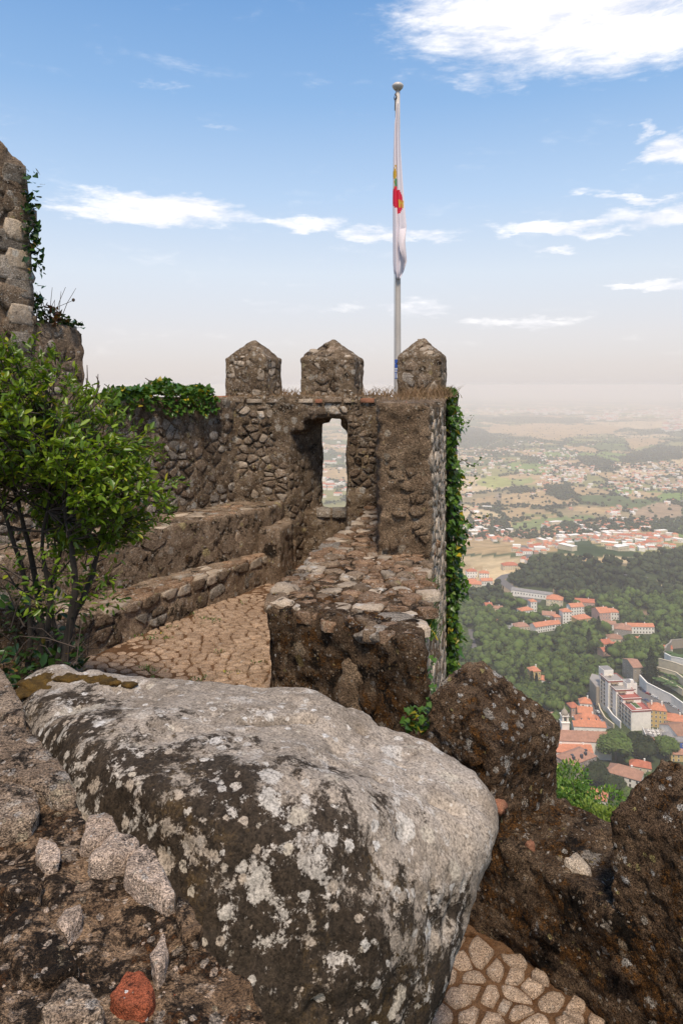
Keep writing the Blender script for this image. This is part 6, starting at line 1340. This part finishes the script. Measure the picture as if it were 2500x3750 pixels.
# ---- far villages: small houses, one mesh each
def tiny(wc, rc, w, d, hh, rise):
    m = MB(); m.box(-w/2, w/2, -d/2, d/2, -3, hh, 0); a, b_ = w/2+.4, d/2+.4
    if rise < 1: m.box(-a, a, -b_, b_, hh, hh+.3, 1)
    else:
        r_ = max(.1, w/2-d/2*.9); m.add([(-a, -b_, hh), (a, -b_, hh), (a, b_, hh), (-a, b_, hh), (-r_, 0, hh+rise), (r_, 0, hh+rise)], [(0, 1, 5, 4), (1, 2, 5), (2, 3, 4, 5), (3, 0, 4)], 1)
    for k in range(max(2, int(w/3.5))):
        x = -w/2+(k+.5)*w/max(2, int(w/3.5)); m.box(x-.5, x+.5, -d/2-.05, -d/2+.02, hh*.35, hh*.35+1.4, 2)
    me = bpy.data.meshes.new('village_house'); me.from_pydata(m.v, [], m.f)
    for q in (wc, rc, 'dark_glass'): me.materials.append(MAT[q])
    me.polygons.foreach_set('material_index', m.m); me.update(); return me, m
TP = [tiny('w_white', 'r_orange', 13, 10, 6, 2.6), tiny('w_white', 'r_red', 16, 10, 6, 2.6), tiny('w_cream', 'r_orange', 12, 9, 7, 2.4), tiny('w_white', 'r_old', 14, 11, 5, 2.8), tiny('w_white', 'w_white', 18, 11, 8, 0), tiny('w_pink', 'r_orange', 11, 9, 6, 2.4), tiny('w_white', 'r_red', 24, 11, 7, 3), tiny('w_cream', 'w_white', 28, 12, 8, 0)]
VIL = [('the near orange roofed village', [(620, 850, 720, 900), (700, 850, 960, 960), (860, 880, 1060, 980), (1000, 850, 1210, 990), (1060, 930, 1300, 1040), (1180, 880, 1440, 1000), (1300, 920, 1540, 1040), (640, 930, 800, 1020), (1080, 800, 1180, 850), (1240, 830, 1440, 880)], 250),
       ('the strip village at left', [(45, 880, 210, 970), (170, 840, 320, 870), (200, 890, 330, 980), (330, 870, 440, 980), (440, 910, 580, 950)], 75),
       ('the road junction hamlet', [(440, 1010, 530, 1080), (540, 970, 700, 1060), (470, 1080, 560, 1130), (640, 1080, 750, 1120), (740, 990, 810, 1040)], 34),
       ('the hilltop village', [(600, 355, 860, 440), (640, 440, 780, 500), (760, 440, 900, 560), (640, 500, 900, 590), (860, 480, 1010, 540), (620, 540, 740, 600)], 190),
       ('the scattered distant village', [(60, 400, 300, 480), (130, 490, 290, 540), (60, 350, 260, 410), (280, 420, 480, 490), (430, 500, 600, 530)], 90), ('the upper hillside strip', [(270, 340, 480, 380), (430, 300, 640, 340), (360, 360, 640, 410)], 60),
       ('the far right village', [(1100, 450, 1350, 560), (1240, 490, 1568, 560), (1350, 450, 1600, 480), (1400, 560, 1600, 640), (1200, 540, 1330, 580), (1060, 580, 1390, 640), (1150, 650, 1280, 690)], 210), ('the farms on the plain', [(1060, 740, 1260, 800), (920, 600, 1050, 640), (560, 640, 700, 660), (1450, 700, 1568, 740), (90, 600, 170, 700), (80, 740, 270, 800), (1040, 280, 1100, 300), (880, 320, 970, 340), (1180, 270, 1300, 290), (600, 450, 640, 640), (740, 730, 840, 770)], 60)]
H_ = []; rr = random.Random(99)
for lab, boxes, n in VIL:
    ar_ = [(x1-x0)*(y1-y0) for x0, y0, x1, y1 in boxes]; S_t = sum(ar_)
    for (x0, y0, x1, y1), a in zip(boxes, ar_):
        for k in range(max(1, int(n*a/S_t*1.25))):
            p = hit(*c1(rr.uniform(x0, x1), rr.uniform(y0, y1)))
            if any((p.x-q[0])**2+(p.y-q[1])**2 < 90 for q in H_[-60:]): continue
            H_.append((p.x, p.y, p.z, rr.choice([0, 0, 1, 2, 2, 3, 3, 4, 4, 5, 6, 7]), rr.gauss(0, .35)+(math.pi/2 if rr.random() < .25 else 0), rr.uniform(.62, .98), lab))
for k in range(420):       # tiny pale settlements near the horizon
    bx = rr.choice([(1000, 85, 1568, 150), (900, 130, 1130, 170), (100, 90, 900, 130), (1450, 130, 1568, 240), (420, 100, 900, 120), (1250, 100, 1568, 125)]); p = hit(*c1(rr.uniform(bx[0], bx[2]), rr.uniform(bx[1], bx[3]))); H_.append((p.x, p.y, p.z, rr.choice([4, 7, 0, 6]), rr.gauss(0, .4), rr.uniform(1.2, 3.0), None))
for k in range(60):        # seen through the doorway
    p = hit(rr.uniform(318, 350), rr.choice([rr.uniform(415, 432), rr.gauss(447, 3), rr.gauss(462, 4), rr.gauss(488, 6)])); H_.append((p.x, p.y, p.z, rr.choice([0, 4, 6, 1]), rr.gauss(0, .4), rr.uniform(.9, 1.6), None))
VB = {}
for q in H_:
    if q[6]:
        a_, b_ = project(q[0], q[1], q[2]); w_ = VB.setdefault(q[6], [1e9, -1e9, 1e9, -1e9]); w_[0] = min(w_[0], a_); w_[1] = max(w_[1], a_); w_[2] = min(w_[2], b_); w_[3] = max(w_[3], b_)
H_.sort(key=lambda t: (t[6] is None, t[1])); nh = 240; mb = MB(); mats = ['w_white', 'w_cream', 'w_pink', 'r_orange', 'r_red', 'r_old', 'dark_glass']
for i, (x, y, z, k, rz, s_, lab) in enumerate(H_):
    if i < nh:
        o = bpy.data.objects.new('village_house', TP[k][0]); COL.objects.link(o); o.location = (x, y, z); o.rotation_euler[2] = rz; o.scale = (s_,)*3
        cx_, cy_ = project(x, y, z); wn_ = {0: 'white house with orange roof', 1: 'white house with red roof', 2: 'cream house with orange roof', 3: 'white house with faded brown roof', 4: 'white flat roofed block', 5: 'pink house with orange roof', 6: 'long white house with red roof', 7: 'long cream flat roofed block'}[k]
        pq = VB[lab]; u_ = (cx_-pq[0])/(pq[1]-pq[0]+1e-6); v_ = (cy_-pq[2])/(pq[3]-pq[2]+1e-6)
        where = ['far left', 'left', 'centre left', 'centre', 'centre right', 'right', 'far right'][max(0, min(6, int(u_*7)))]+' '+['back row', 'middle back', 'middle row', 'front'][max(0, min(3, int(v_*4)))]
        tag(o, wn_+', '+where+' of '+lab, 'house', 'houses of '+lab)
    else:
        c, s = math.cos(rz)*s_, math.sin(rz)*s_; t_ = TP[k]; names = [m_.name for m_ in t_[0].materials]; b0 = len(mb.v)
        mb.v += [(x+c*v[0]-s*v[1], y+s*v[0]+c*v[1], z+v[2]*s_) for v in t_[1].v]; mb.f += [tuple(b0+q for q in f) for f in t_[1].f]; mb.m += [mats.index(names[q]) for q in t_[1].m]
o = mb.build('distant_houses', [MAT[q] for q in mats]); tag(o, 'many tiny distant houses of the far villages on the plain', 'houses', kind='stuff')

# ---- trees
def crown(nt, seed, R=(3.6, 3.6, 3.4), leaf=.55, lobes=9, core=True, cone=False):
    rs = np.random.RandomState(seed); L = []
    for i in range(lobes):
        d = rs.normal(0, 1, 3); d /= np.linalg.norm(d); d[2] = abs(d[2])*.8-.1; L.append((d*np.array(R)*.55, rs.uniform(.38, .58)))
    V, Fc = [], []
    for k in range(nt):
        c, s = L[rs.randint(lobes)]; d = rs.normal(0, 1, 3); d /= np.linalg.norm(d)
        if d[2] < -.5: d[2] *= -1
        p = c+d*np.array(R)*s*rs.uniform(.85, 1.08)
        if cone:
            t = rs.rand(); a = rs.rand()*6.283; lay = .75+.25*math.sin(t*26); r_ = R[0]*(1-t)**.8*lay*rs.uniform(.55, 1.05); p = np.array([r_*math.cos(a), r_*math.sin(a), (t*2-1)*R[2]])
        n = d+rs.normal(0, .5, 3); n[2] += .4; n /= np.linalg.norm(n); u = np.cross(n, rs.normal(0, 1, 3)); u /= np.linalg.norm(u); v = np.cross(n, u); l = leaf*rs.uniform(.6, 1.4); i0 = len(V)
        V += [p+u*l, p+v*l*.8, p-u*l*.7-v*l*.5]; Fc.append((i0, i0+1, i0+2))
    if core:
        bm = bmesh.new()
        for c, s in L:
            if cone: continue
            r = bmesh.ops.create_icosphere(bm, subdivisions=2, radius=1.0)
            for w in r['verts']: w.co = Vector(c)+Vector((w.co.x*R[0]*s*.92, w.co.y*R[1]*s*.92, w.co.z*R[2]*s*.92))
        if cone: r = bmesh.ops.create_cone(bm, segments=9, radius1=R[0]*.62, radius2=.1, depth=R[2]*1.9, cap_ends=True)
        co = np.array([v.co[:] for v in bm.verts]); co = co*(1+.10*fbm(co, .9, 2, seed))[:, None]; i0 = len(V); V += list(co); bm.faces.ensure_lookup_table()
        for f in bm.faces:
            q = [v.index for v in f.verts]
            for j in range(1, len(q)-1): Fc.append((i0+q[0], i0+q[j], i0+q[j+1]))
        bm.free()
    return np.array(V), np.array(Fc)
def treemat(name, cols, detail=.5):
    m, t, b, out = newmat(name); P = t.n('ShaderNodeNewGeometry').outputs['Position']
    n = t.noise(P, .045, 3, .6); n2 = t.noise(P, detail, 4, .7); rn = t.n('ShaderNodeObjectInfo').outputs['Random']
    at_ = t.n('ShaderNodeAttribute', attribute_name='tint').outputs['Fac']; rn = t.m('FRACT', t.m('ADD', rn, at_))
    c = t.mix(t.mr(t.m('ADD', n, t.m('MULTIPLY', t.m('SUBTRACT', rn, .5), .42)), .36, .64), cols[0], cols[1])
    v_ = t.mr(rn, 0, 1, .65, 1.35); c = t.mix(1.0, c, t.n('ShaderNodeCombineXYZ', {0: v_, 1: v_, 2: v_}).outputs[0], 'MULTIPLY'); c = t.mix(t.mr(n2, .45, .7), c, cols[2])
    t.set(b.inputs['Base Color'], c); b.inputs['Roughness'].default_value = .9; b.inputs['Specular IOR Level'].default_value = .1
treemat('wood_leaf', [(.028, .050, .014), (.065, .10, .022), (.13, .155, .04)]); treemat('dark_leaf', [(.022, .033, .013), (.038, .05, .019), (.06, .07, .03)]); treemat('round_leaf', [(.05, .085, .018), (.075, .115, .026), (.12, .15, .05)])
GRD = {}
for q in BUILT: GRD.setdefault((int(q[0]//40), int(q[1]//40)), []).append(q)
def free(x, y):
    i, j = int(x//40), int(y//40)
    for a in (-1, 0, 1):
        for b_ in (-1, 0, 1):
            for q in GRD.get((i+a, j+b_), ()):
                if (x-q[0])**2+(y-q[1])**2 < (q[2]+2.5)**2: return False
    return True
RP = [(p, w) for pts, w in ROADS for p in pts]; RG = {}
for (p, w) in RP: RG.setdefault((int(p[0]//20), int(p[1]//20)), []).append((p, w))
def offroad(x, y):
    i, j = int(x//20), int(y//20)
    for a in (-1, 0, 1):
        for b_ in (-1, 0, 1):
            for p, w in RG.get((i+a, j+b_), ()):
                if (x-p[0])**2+(y-p[1])**2 < (w/2+5)**2: return False
    return True
pts = []; rs = np.random.RandomState(5)
N = 30000; Yc = np.sqrt(rs.rand(N)*(1650**2-372**2)+372**2); Ac = rs.uniform(.125, .60, N); Xc = Ac*Yc; Zc = terr(Xc, Yc); tx, ty = project(Xc, Yc, Zc)
ok = (is_forest(tx, ty) | (Yc < 470)) & (tx < 720)
pad = np.zeros(N, bool)
for P, c in PAINT[24:]: pad |= inpoly(tx, ty, P)
ok &= ~pad
ok &= ~(inpoly(tx, ty, conv(c3, [(330, 740), (560, 560), (700, 500), (900, 240), (1130, 380), (1200, 430), (1290, 380), (1380, 230), (1600, 60), (1700, 60), (1700, 1500), (1000, 1300), (640, 1200), (300, 1300), (230, 1000)])) & (rs.rand(N) < .995))
occ = {}
SX = []
for x, y, z in zip(Xc[ok], Yc[ok], Zc[ok]):
    sz = 6.5+4*(math.sin(x*.021+2)*math.sin(y*.017)+.5); k = (int(x//sz), int(y//(sz*1.05)), int(sz))
    if k in occ: continue
    if not free(x, y) or not offroad(x, y): continue
    occ[k] = 1; SX.append((x, y, z))
SX.sort(key=lambda t: t[1])
protos = []
for i in range(5):
    V, Fc = crown(900, 50+i, (4.0+.3*i, 4.0, 3.6-.1*i), .55, 9); me = mesh_np('crown', V+np.array([0, 0, 6.0]), Fc); me.materials.append(MAT['wood_leaf']); m = MB(); m.tube([(0, 0, -2), (.1, 0, 2), (0, .1, 5.5)], [.35, .28, .18], 6)
    tm = bpy.data.meshes.new('trunk'); tm.from_pydata(m.v, [], m.f); tm.materials.append(MAT['trunk']); protos.append((me, tm))
TL = 'bushy green tree of the dense wood on the valley slope'; r = random.Random(3)
def tree(loc, me, tm, s, label, group, name='tree'):
    t_ = empty(name, loc, label, 'tree', group); t_.rotation_euler[2] = r.uniform(0, 6.28); t_.scale = s if isinstance(s, tuple) else (s, s, s)
    for nm, mm in (('crown', me), ('trunk', tm)): o = bpy.data.objects.new(nm, mm); COL.objects.link(o); o.parent = t_
    return t_
vis_ = [p for p in SX if .135 < p[0]/p[1] < .50]; near_ = set(id(p) for p in vis_[:270])
for p in vis_[:270]: me, tm = protos[r.randrange(5)]; s = r.uniform(.6, 1.5); a_, b_ = project(p[0], p[1], p[2]); tree(p, me, tm, (s, s, s*r.uniform(.85, 1.2)), ['low wide', 'bushy', 'tall'][0 if s < .85 else 1 if s < 1.2 else 2]+' green tree in the valley wood, '+['below the ivy', 'left of the yellow villa', 'behind the first merlon', 'behind the yellow villa', 'left of the hotel', 'above the hotel', 'beside the garden terraces'][max(0, min(6, int((a_-440)/34)))]+', '+['upper part', 'middle part', 'lower part'][max(0, min(2, int((b_-630)/35)))], 'trees of the dense wood on the valley slope')
restp = [p for p in SX if id(p) not in near_]
tmpl = [crown(150, 80+i, (4.2, 4.2, 3.6), .9, 4, True) for i in range(4)]
conet = [crown(120, 90+i, (2.6, 2.6, 5.5), .8, 4, True, True) for i in range(2)]
def merge(name, P, T, label, mat, smin=.75, smax=1.25, lift=5.2, tz=1):
    Vs, Fs, Ts = [], [], []; off = 0; P = np.array(P); rs = np.random.RandomState(8); kk = rs.randint(0, len(T), len(P))
    for t in range(len(T)):
        Q_ = P[kk == t]; n = len(Q_)
        if not n: continue
        V, Fc = T[t]; a = rs.rand(n)*6.283; s = rs.uniform(smin, smax, n); c, s_ = np.cos(a)*s, np.sin(a)*s
        X = c[:, None]*V[None, :, 0]-s_[:, None]*V[None, :, 1]+Q_[:, 0:1]; Y = s_[:, None]*V[None, :, 0]+c[:, None]*V[None, :, 1]+Q_[:, 1:2]; Z = (V[None, :, 2]+lift)*(s*rs.uniform(.8, 1.3, n))[:, None]+Q_[:, 2:3]
        Vs.append(np.stack([X, Y, Z], -1).reshape(-1, 3)); Fs.append((Fc[None]+(np.arange(n)*len(V))[:, None, None]).reshape(-1, 3)+off); off += n*len(V); Ts.append(np.repeat(rs.rand(n), len(Fc)))
    me = mesh_np(name, np.concatenate(Vs), np.concatenate(Fs), tint=np.concatenate(Ts)); me.materials.append(MAT[mat]); o = bpy.data.objects.new(name, me); COL.objects.link(o); tag(o, label, 'woodland', kind='stuff'); return len(P)
small = [crown(28, 70+i, (4.4, 4.4, 3.4), 1.3, 2, False) for i in range(2)]
bmx = bmesh.new(); bmesh.ops.create_icosphere(bmx, subdivisions=1, radius=1); iv_ = np.array([v.co[:] for v in bmx.verts]); if_ = np.array([[v.index for v in f.verts] for f in bmx.faces]); bmx.free()
def lumpy(seed, R, n=3, leaf=14):
    rs = np.random.RandomState(seed); V, Fc = [], []; o = 0
    for k in range(n):
        c = rs.normal(0, .35, 3)*R; s = rs.uniform(.55, .8); V.append(iv_*(1+rs.uniform(-.18, .18, (len(iv_), 1)))*R*s+c); Fc.append(if_+o); o += len(iv_)
    return np.concatenate(V), np.concatenate(Fc)
farT = [lumpy(20+i, np.array([4.4, 4.4, 3.6])) for i in range(5)]
mid = [p for p in restp if p[1] < 900]; far = [p for p in restp if p[1] >= 900]
def leafy(i): 
    V1, F1 = farT[i]; rs = np.random.RandomState(i); V, Fc = crown(45, 130+i, (4.2, 4.2, 3.6), .9, 4, False); return np.concatenate([V1, V]), np.concatenate([F1, Fc+len(V1)])
merge('woodland', mid, [leafy(i) for i in range(5)], 'mid green canopy of the wood filling the valley', 'wood_leaf', .55, 1.6)
ck = [i % 4 == 0 for i in range(len(far))]
merge('woodland', [p for p, c in zip(far, ck) if not c], farT, 'dark canopy of the wooded hill beyond the town', 'dark_leaf', .7, 1.7)
merge('conifer_woodland', [p for p, c in zip(far, ck) if c], conet[:1], 'conifers scattered through the wooded hill', 'dark_leaf', .7, 1.3)
# hedgerow and scattered trees on the plain
N = 60000; Yc = 1500*np.exp(rs.rand(N)*math.log(5.2)); Ac = np.where(rs.rand(N) < .1, rs.uniform(-.04, .03, N), rs.uniform(.14, .52, N)); Xc = Ac*Yc; Zc = terr(Xc, Yc); h, ed = fieldcell(Xc, Yc); tx, ty = project(Xc, Yc, Zc); P3 = np.stack([Xc, Yc, Xc*0], 1)
wn = fbm(P3, 1/900, 4, 320)+.5*fbm(P3, 1/150, 3, 321); hedge = ed < 12; inw = np.zeros(N, bool); inp = np.zeros(N, bool)
for P, c in PAINT: (inw if False else inp).__ior__(inpoly(tx, ty, P)); 
for P, c in PAINT:
    if c == WOOD or c == (.07, .09, .04): inw |= inpoly(tx, ty, P)
ok = (hedge & ~inp & (rs.rand(N) < .9)) | (inw & (rs.rand(N) < .8)) | ((wn > .16) & ~inp & (rs.rand(N) < .22)) | (rs.rand(N) < .03) | ((ty > c1(0, 820)[1]) & (ty < c1(0, 1060)[1]) & ~inp & (rs.rand(N) < .34))
ok &= ~is_forest(tx, ty)
pl = list(zip(Xc[ok], Yc[ok], Zc[ok]-1)); pl = pl[:12000]
small3 = [lumpy(40+i, np.array([4.8, 4.8, 3.4]), 1) for i in range(3)]
merge('hedgerow_trees', pl, small3, 'dark hedgerow trees and copses dotted over the plain', 'dark_leaf', .8, 1.9, 3.0)
print('TREES', len(SX), len(pl), len(H_))
# named single trees in the town
big = [crown(2600, 300+i, (1, 1, .85), .085, 13) for i in range(3)]
for (x, y, R_, Hh, k, lab, nm, mt) in [(880, 1235, 12.5, 18, 0, 'largest round broad tree in the square below the church', 'broad_tree', 'round_leaf'), (1130, 1215, 11, 15, 1, 'darker round tree touching the right side of the largest one', 'broad_tree', 'dark_leaf'),
                                       (1390, 1200, 9, 11, 2, 'grey green round tree beside the ochre house', 'broad_tree', 'round_leaf'), (1010, 1280, 4, 6, 0, 'small round tree at the foot of the largest tree', 'broad_tree', 'round_leaf'),
                                       (690, 1500, 9, 12, 1, 'dark tree behind the orange roofed house with skylights', 'broad_tree', 'dark_leaf'), (850, 1600, 8, 9, 2, 'dark tree right of the house with skylights', 'broad_tree', 'dark_leaf'), (350, 1500, 8, 9, 0, 'olive tree left of the house with skylights', 'broad_tree', 'round_leaf'),
                                       (660, 1280, 3.5, 5, 2, 'little dark garden tree beside the derelict block', 'broad_tree', 'dark_leaf'), (300, 880, 5.5, 9, 1, 'grey green tree behind the bell turret', 'broad_tree', 'round_leaf'), (365, 770, 4.5, 6, 0, 'light green tree above the round turret', 'broad_tree', 'wood_leaf'), (280, 1030, 4.5, 7, 2, 'small dark tree left of the church', 'broad_tree', 'dark_leaf'),
                                       (640, 420, 8, 14, 0, 'olive green tree beside the hotel terrace', 'broad_tree', 'round_leaf'), (500, 590, 7, 12, 1, 'fresh green tree behind the tall narrow house', 'broad_tree', 'wood_leaf'), (860, 190, 9, 15, 2, 'dense tree right of the blue pool', 'broad_tree', 'dark_leaf'), (1120, 120, 8, 13, 1, 'tree above the tall stone building', 'broad_tree', 'wood_leaf')]:
    p = hit(*c3(x, y)); V, Fc = big[k]; V = V*np.array([R_, R_, R_])+np.array([0, 0, max(R_*.85, Hh-R_*.8)]); me = mesh_np('crown', V, Fc); me.materials.append(MAT[mt])
    m = MB(); m.tube([(0, 0, -1), (.2, 0, Hh*.3), (0, .2, Hh*.6)], [.6, .45, .3], 7); tm = bpy.data.meshes.new('trunk'); tm.from_pydata(m.v, [], m.f); tm.materials.append(MAT['trunk']); tree(p, me, tm, 1.0, lab, None, nm)
for (x, y, R_, Hh, lab, f) in [(1240, 430, 11, 30, 'very tall dark spreading conifer beside the formal garden', c3), (1005, 640, 8, 26, 'tall dark conifer in front of the pink apartment house', c2), (940, 700, 7, 22, 'dark cedar left of the tall conifer by the pool', c2), (560, 960, 3.2, 15, 'slender dark cypress below the yellow villa', c2), (590, 960, 2.6, 13, 'second slender cypress right of the first one', c2), (490, 950, 7, 20, 'feathery grey green conifer left of the cypresses', c2), (1280, 580, 4, 10, 'small dark tree in front of the long low white house', c2)]:
    p = hit(*f(x, y)); V, Fc = crown(1500, int(x), (R_, R_, Hh*.48), .9, 6, True, True); me = mesh_np('crown', V+np.array([0, 0, Hh*.54]), Fc); me.materials.append(MAT['dark_leaf']); m = MB(); m.tube([(0, 0, -1), (0, 0, Hh*.5), (0, 0, Hh*.98)], [.6, .4, .08], 7); tm = bpy.data.meshes.new('trunk'); tm.from_pydata(m.v, [], m.f); tm.materials.append(MAT['trunk']); tree(p, me, tm, 1.0, lab, None, 'conifer')
# bright trees close below the battlement, seen through the gap
for i, (px, py, Y, R_, mt, lab) in enumerate([(566, 812, 42, 2.3, 'near_crown', 'bright green leafy tree just below the gap, left one'), (590, 822, 40, 2.4, 'near_crown', 'bright green leafy tree just below the gap, middle one'), (616, 838, 38, 1.5, 'near_crown', 'darker green leafy tree just below the gap, right one'), (590, 850, 34, 1.5, 'yellow_crown', 'yellow green tree top lowest in the gap'),
                                              (620, 852, 32, 1.5, 'yellow_crown', 'yellow green tree top beside the right merlon'), (556, 800, 46, 2.0, 'near_crown', 'bright green tree touching the first merlon'), (548, 848, 36, 2.0, 'near_crown', 'green tree half hidden behind the first merlon')]):
    c = ray(px, py, Y); T = empty('leafy_tree', (c[0], c[1], float(terr(c[0], c[1]))), lab, 'tree'); rs2 = np.random.RandomState(i+40)
    C, DD, S_ = [], [], []; lob = [(rs2.normal(0, .42, 3)*R_, rs2.uniform(.35, .55)*R_) for _ in range(11)]
    for k in range(6500):
        l, s = lob[rs2.randint(11)]; d = rs2.normal(0, 1, 3); d /= np.linalg.norm(d); C.append(c+l+d*s*rs2.uniform(.7, 1.05)); DD.append(d+rs2.normal(0, .6, 3)+np.array([0, 0, .4])); S_.append(rs2.uniform(.13, .27))
    foliage(T, C, DD, S_, .55, MAT[mt])
    m = MB(); b_ = wloc(T); top = Vector(c)-b_; m.tube([(0, 0, -.5), tuple(top*.5+Vector((.1, 0, 0))), tuple(top)], [.22, .16, .07], 7)
    for l, s in lob: m.tube([tuple(top*.75), tuple(top+Vector(l))], [.06, .02], 4)
    m.build('trunk', MAT['bark'], T)

# ---- haze over the whole valley
hm = bpy.data.materials.new('haze'); hm.use_nodes = True; t = NT(hm.node_tree); t.N.clear(); out = t.n('ShaderNodeOutputMaterial')
pv = t.n('ShaderNodeVolumePrincipled'); pv.inputs['Color'].default_value = (1.0, .935, .895, 1); pv.inputs['Density'].default_value = .00018; pv.inputs['Anisotropy'].default_value = -.1; t.L.new(pv.outputs[0], out.inputs['Volume'])
m = MB(); m.box(-62000, 62000, -500, 61000, -460, 7.0); hz = m.build('haze', hm); hz['kind'] = 'stuff'; tag(hz, 'pale summer haze filling the valley', 'haze')
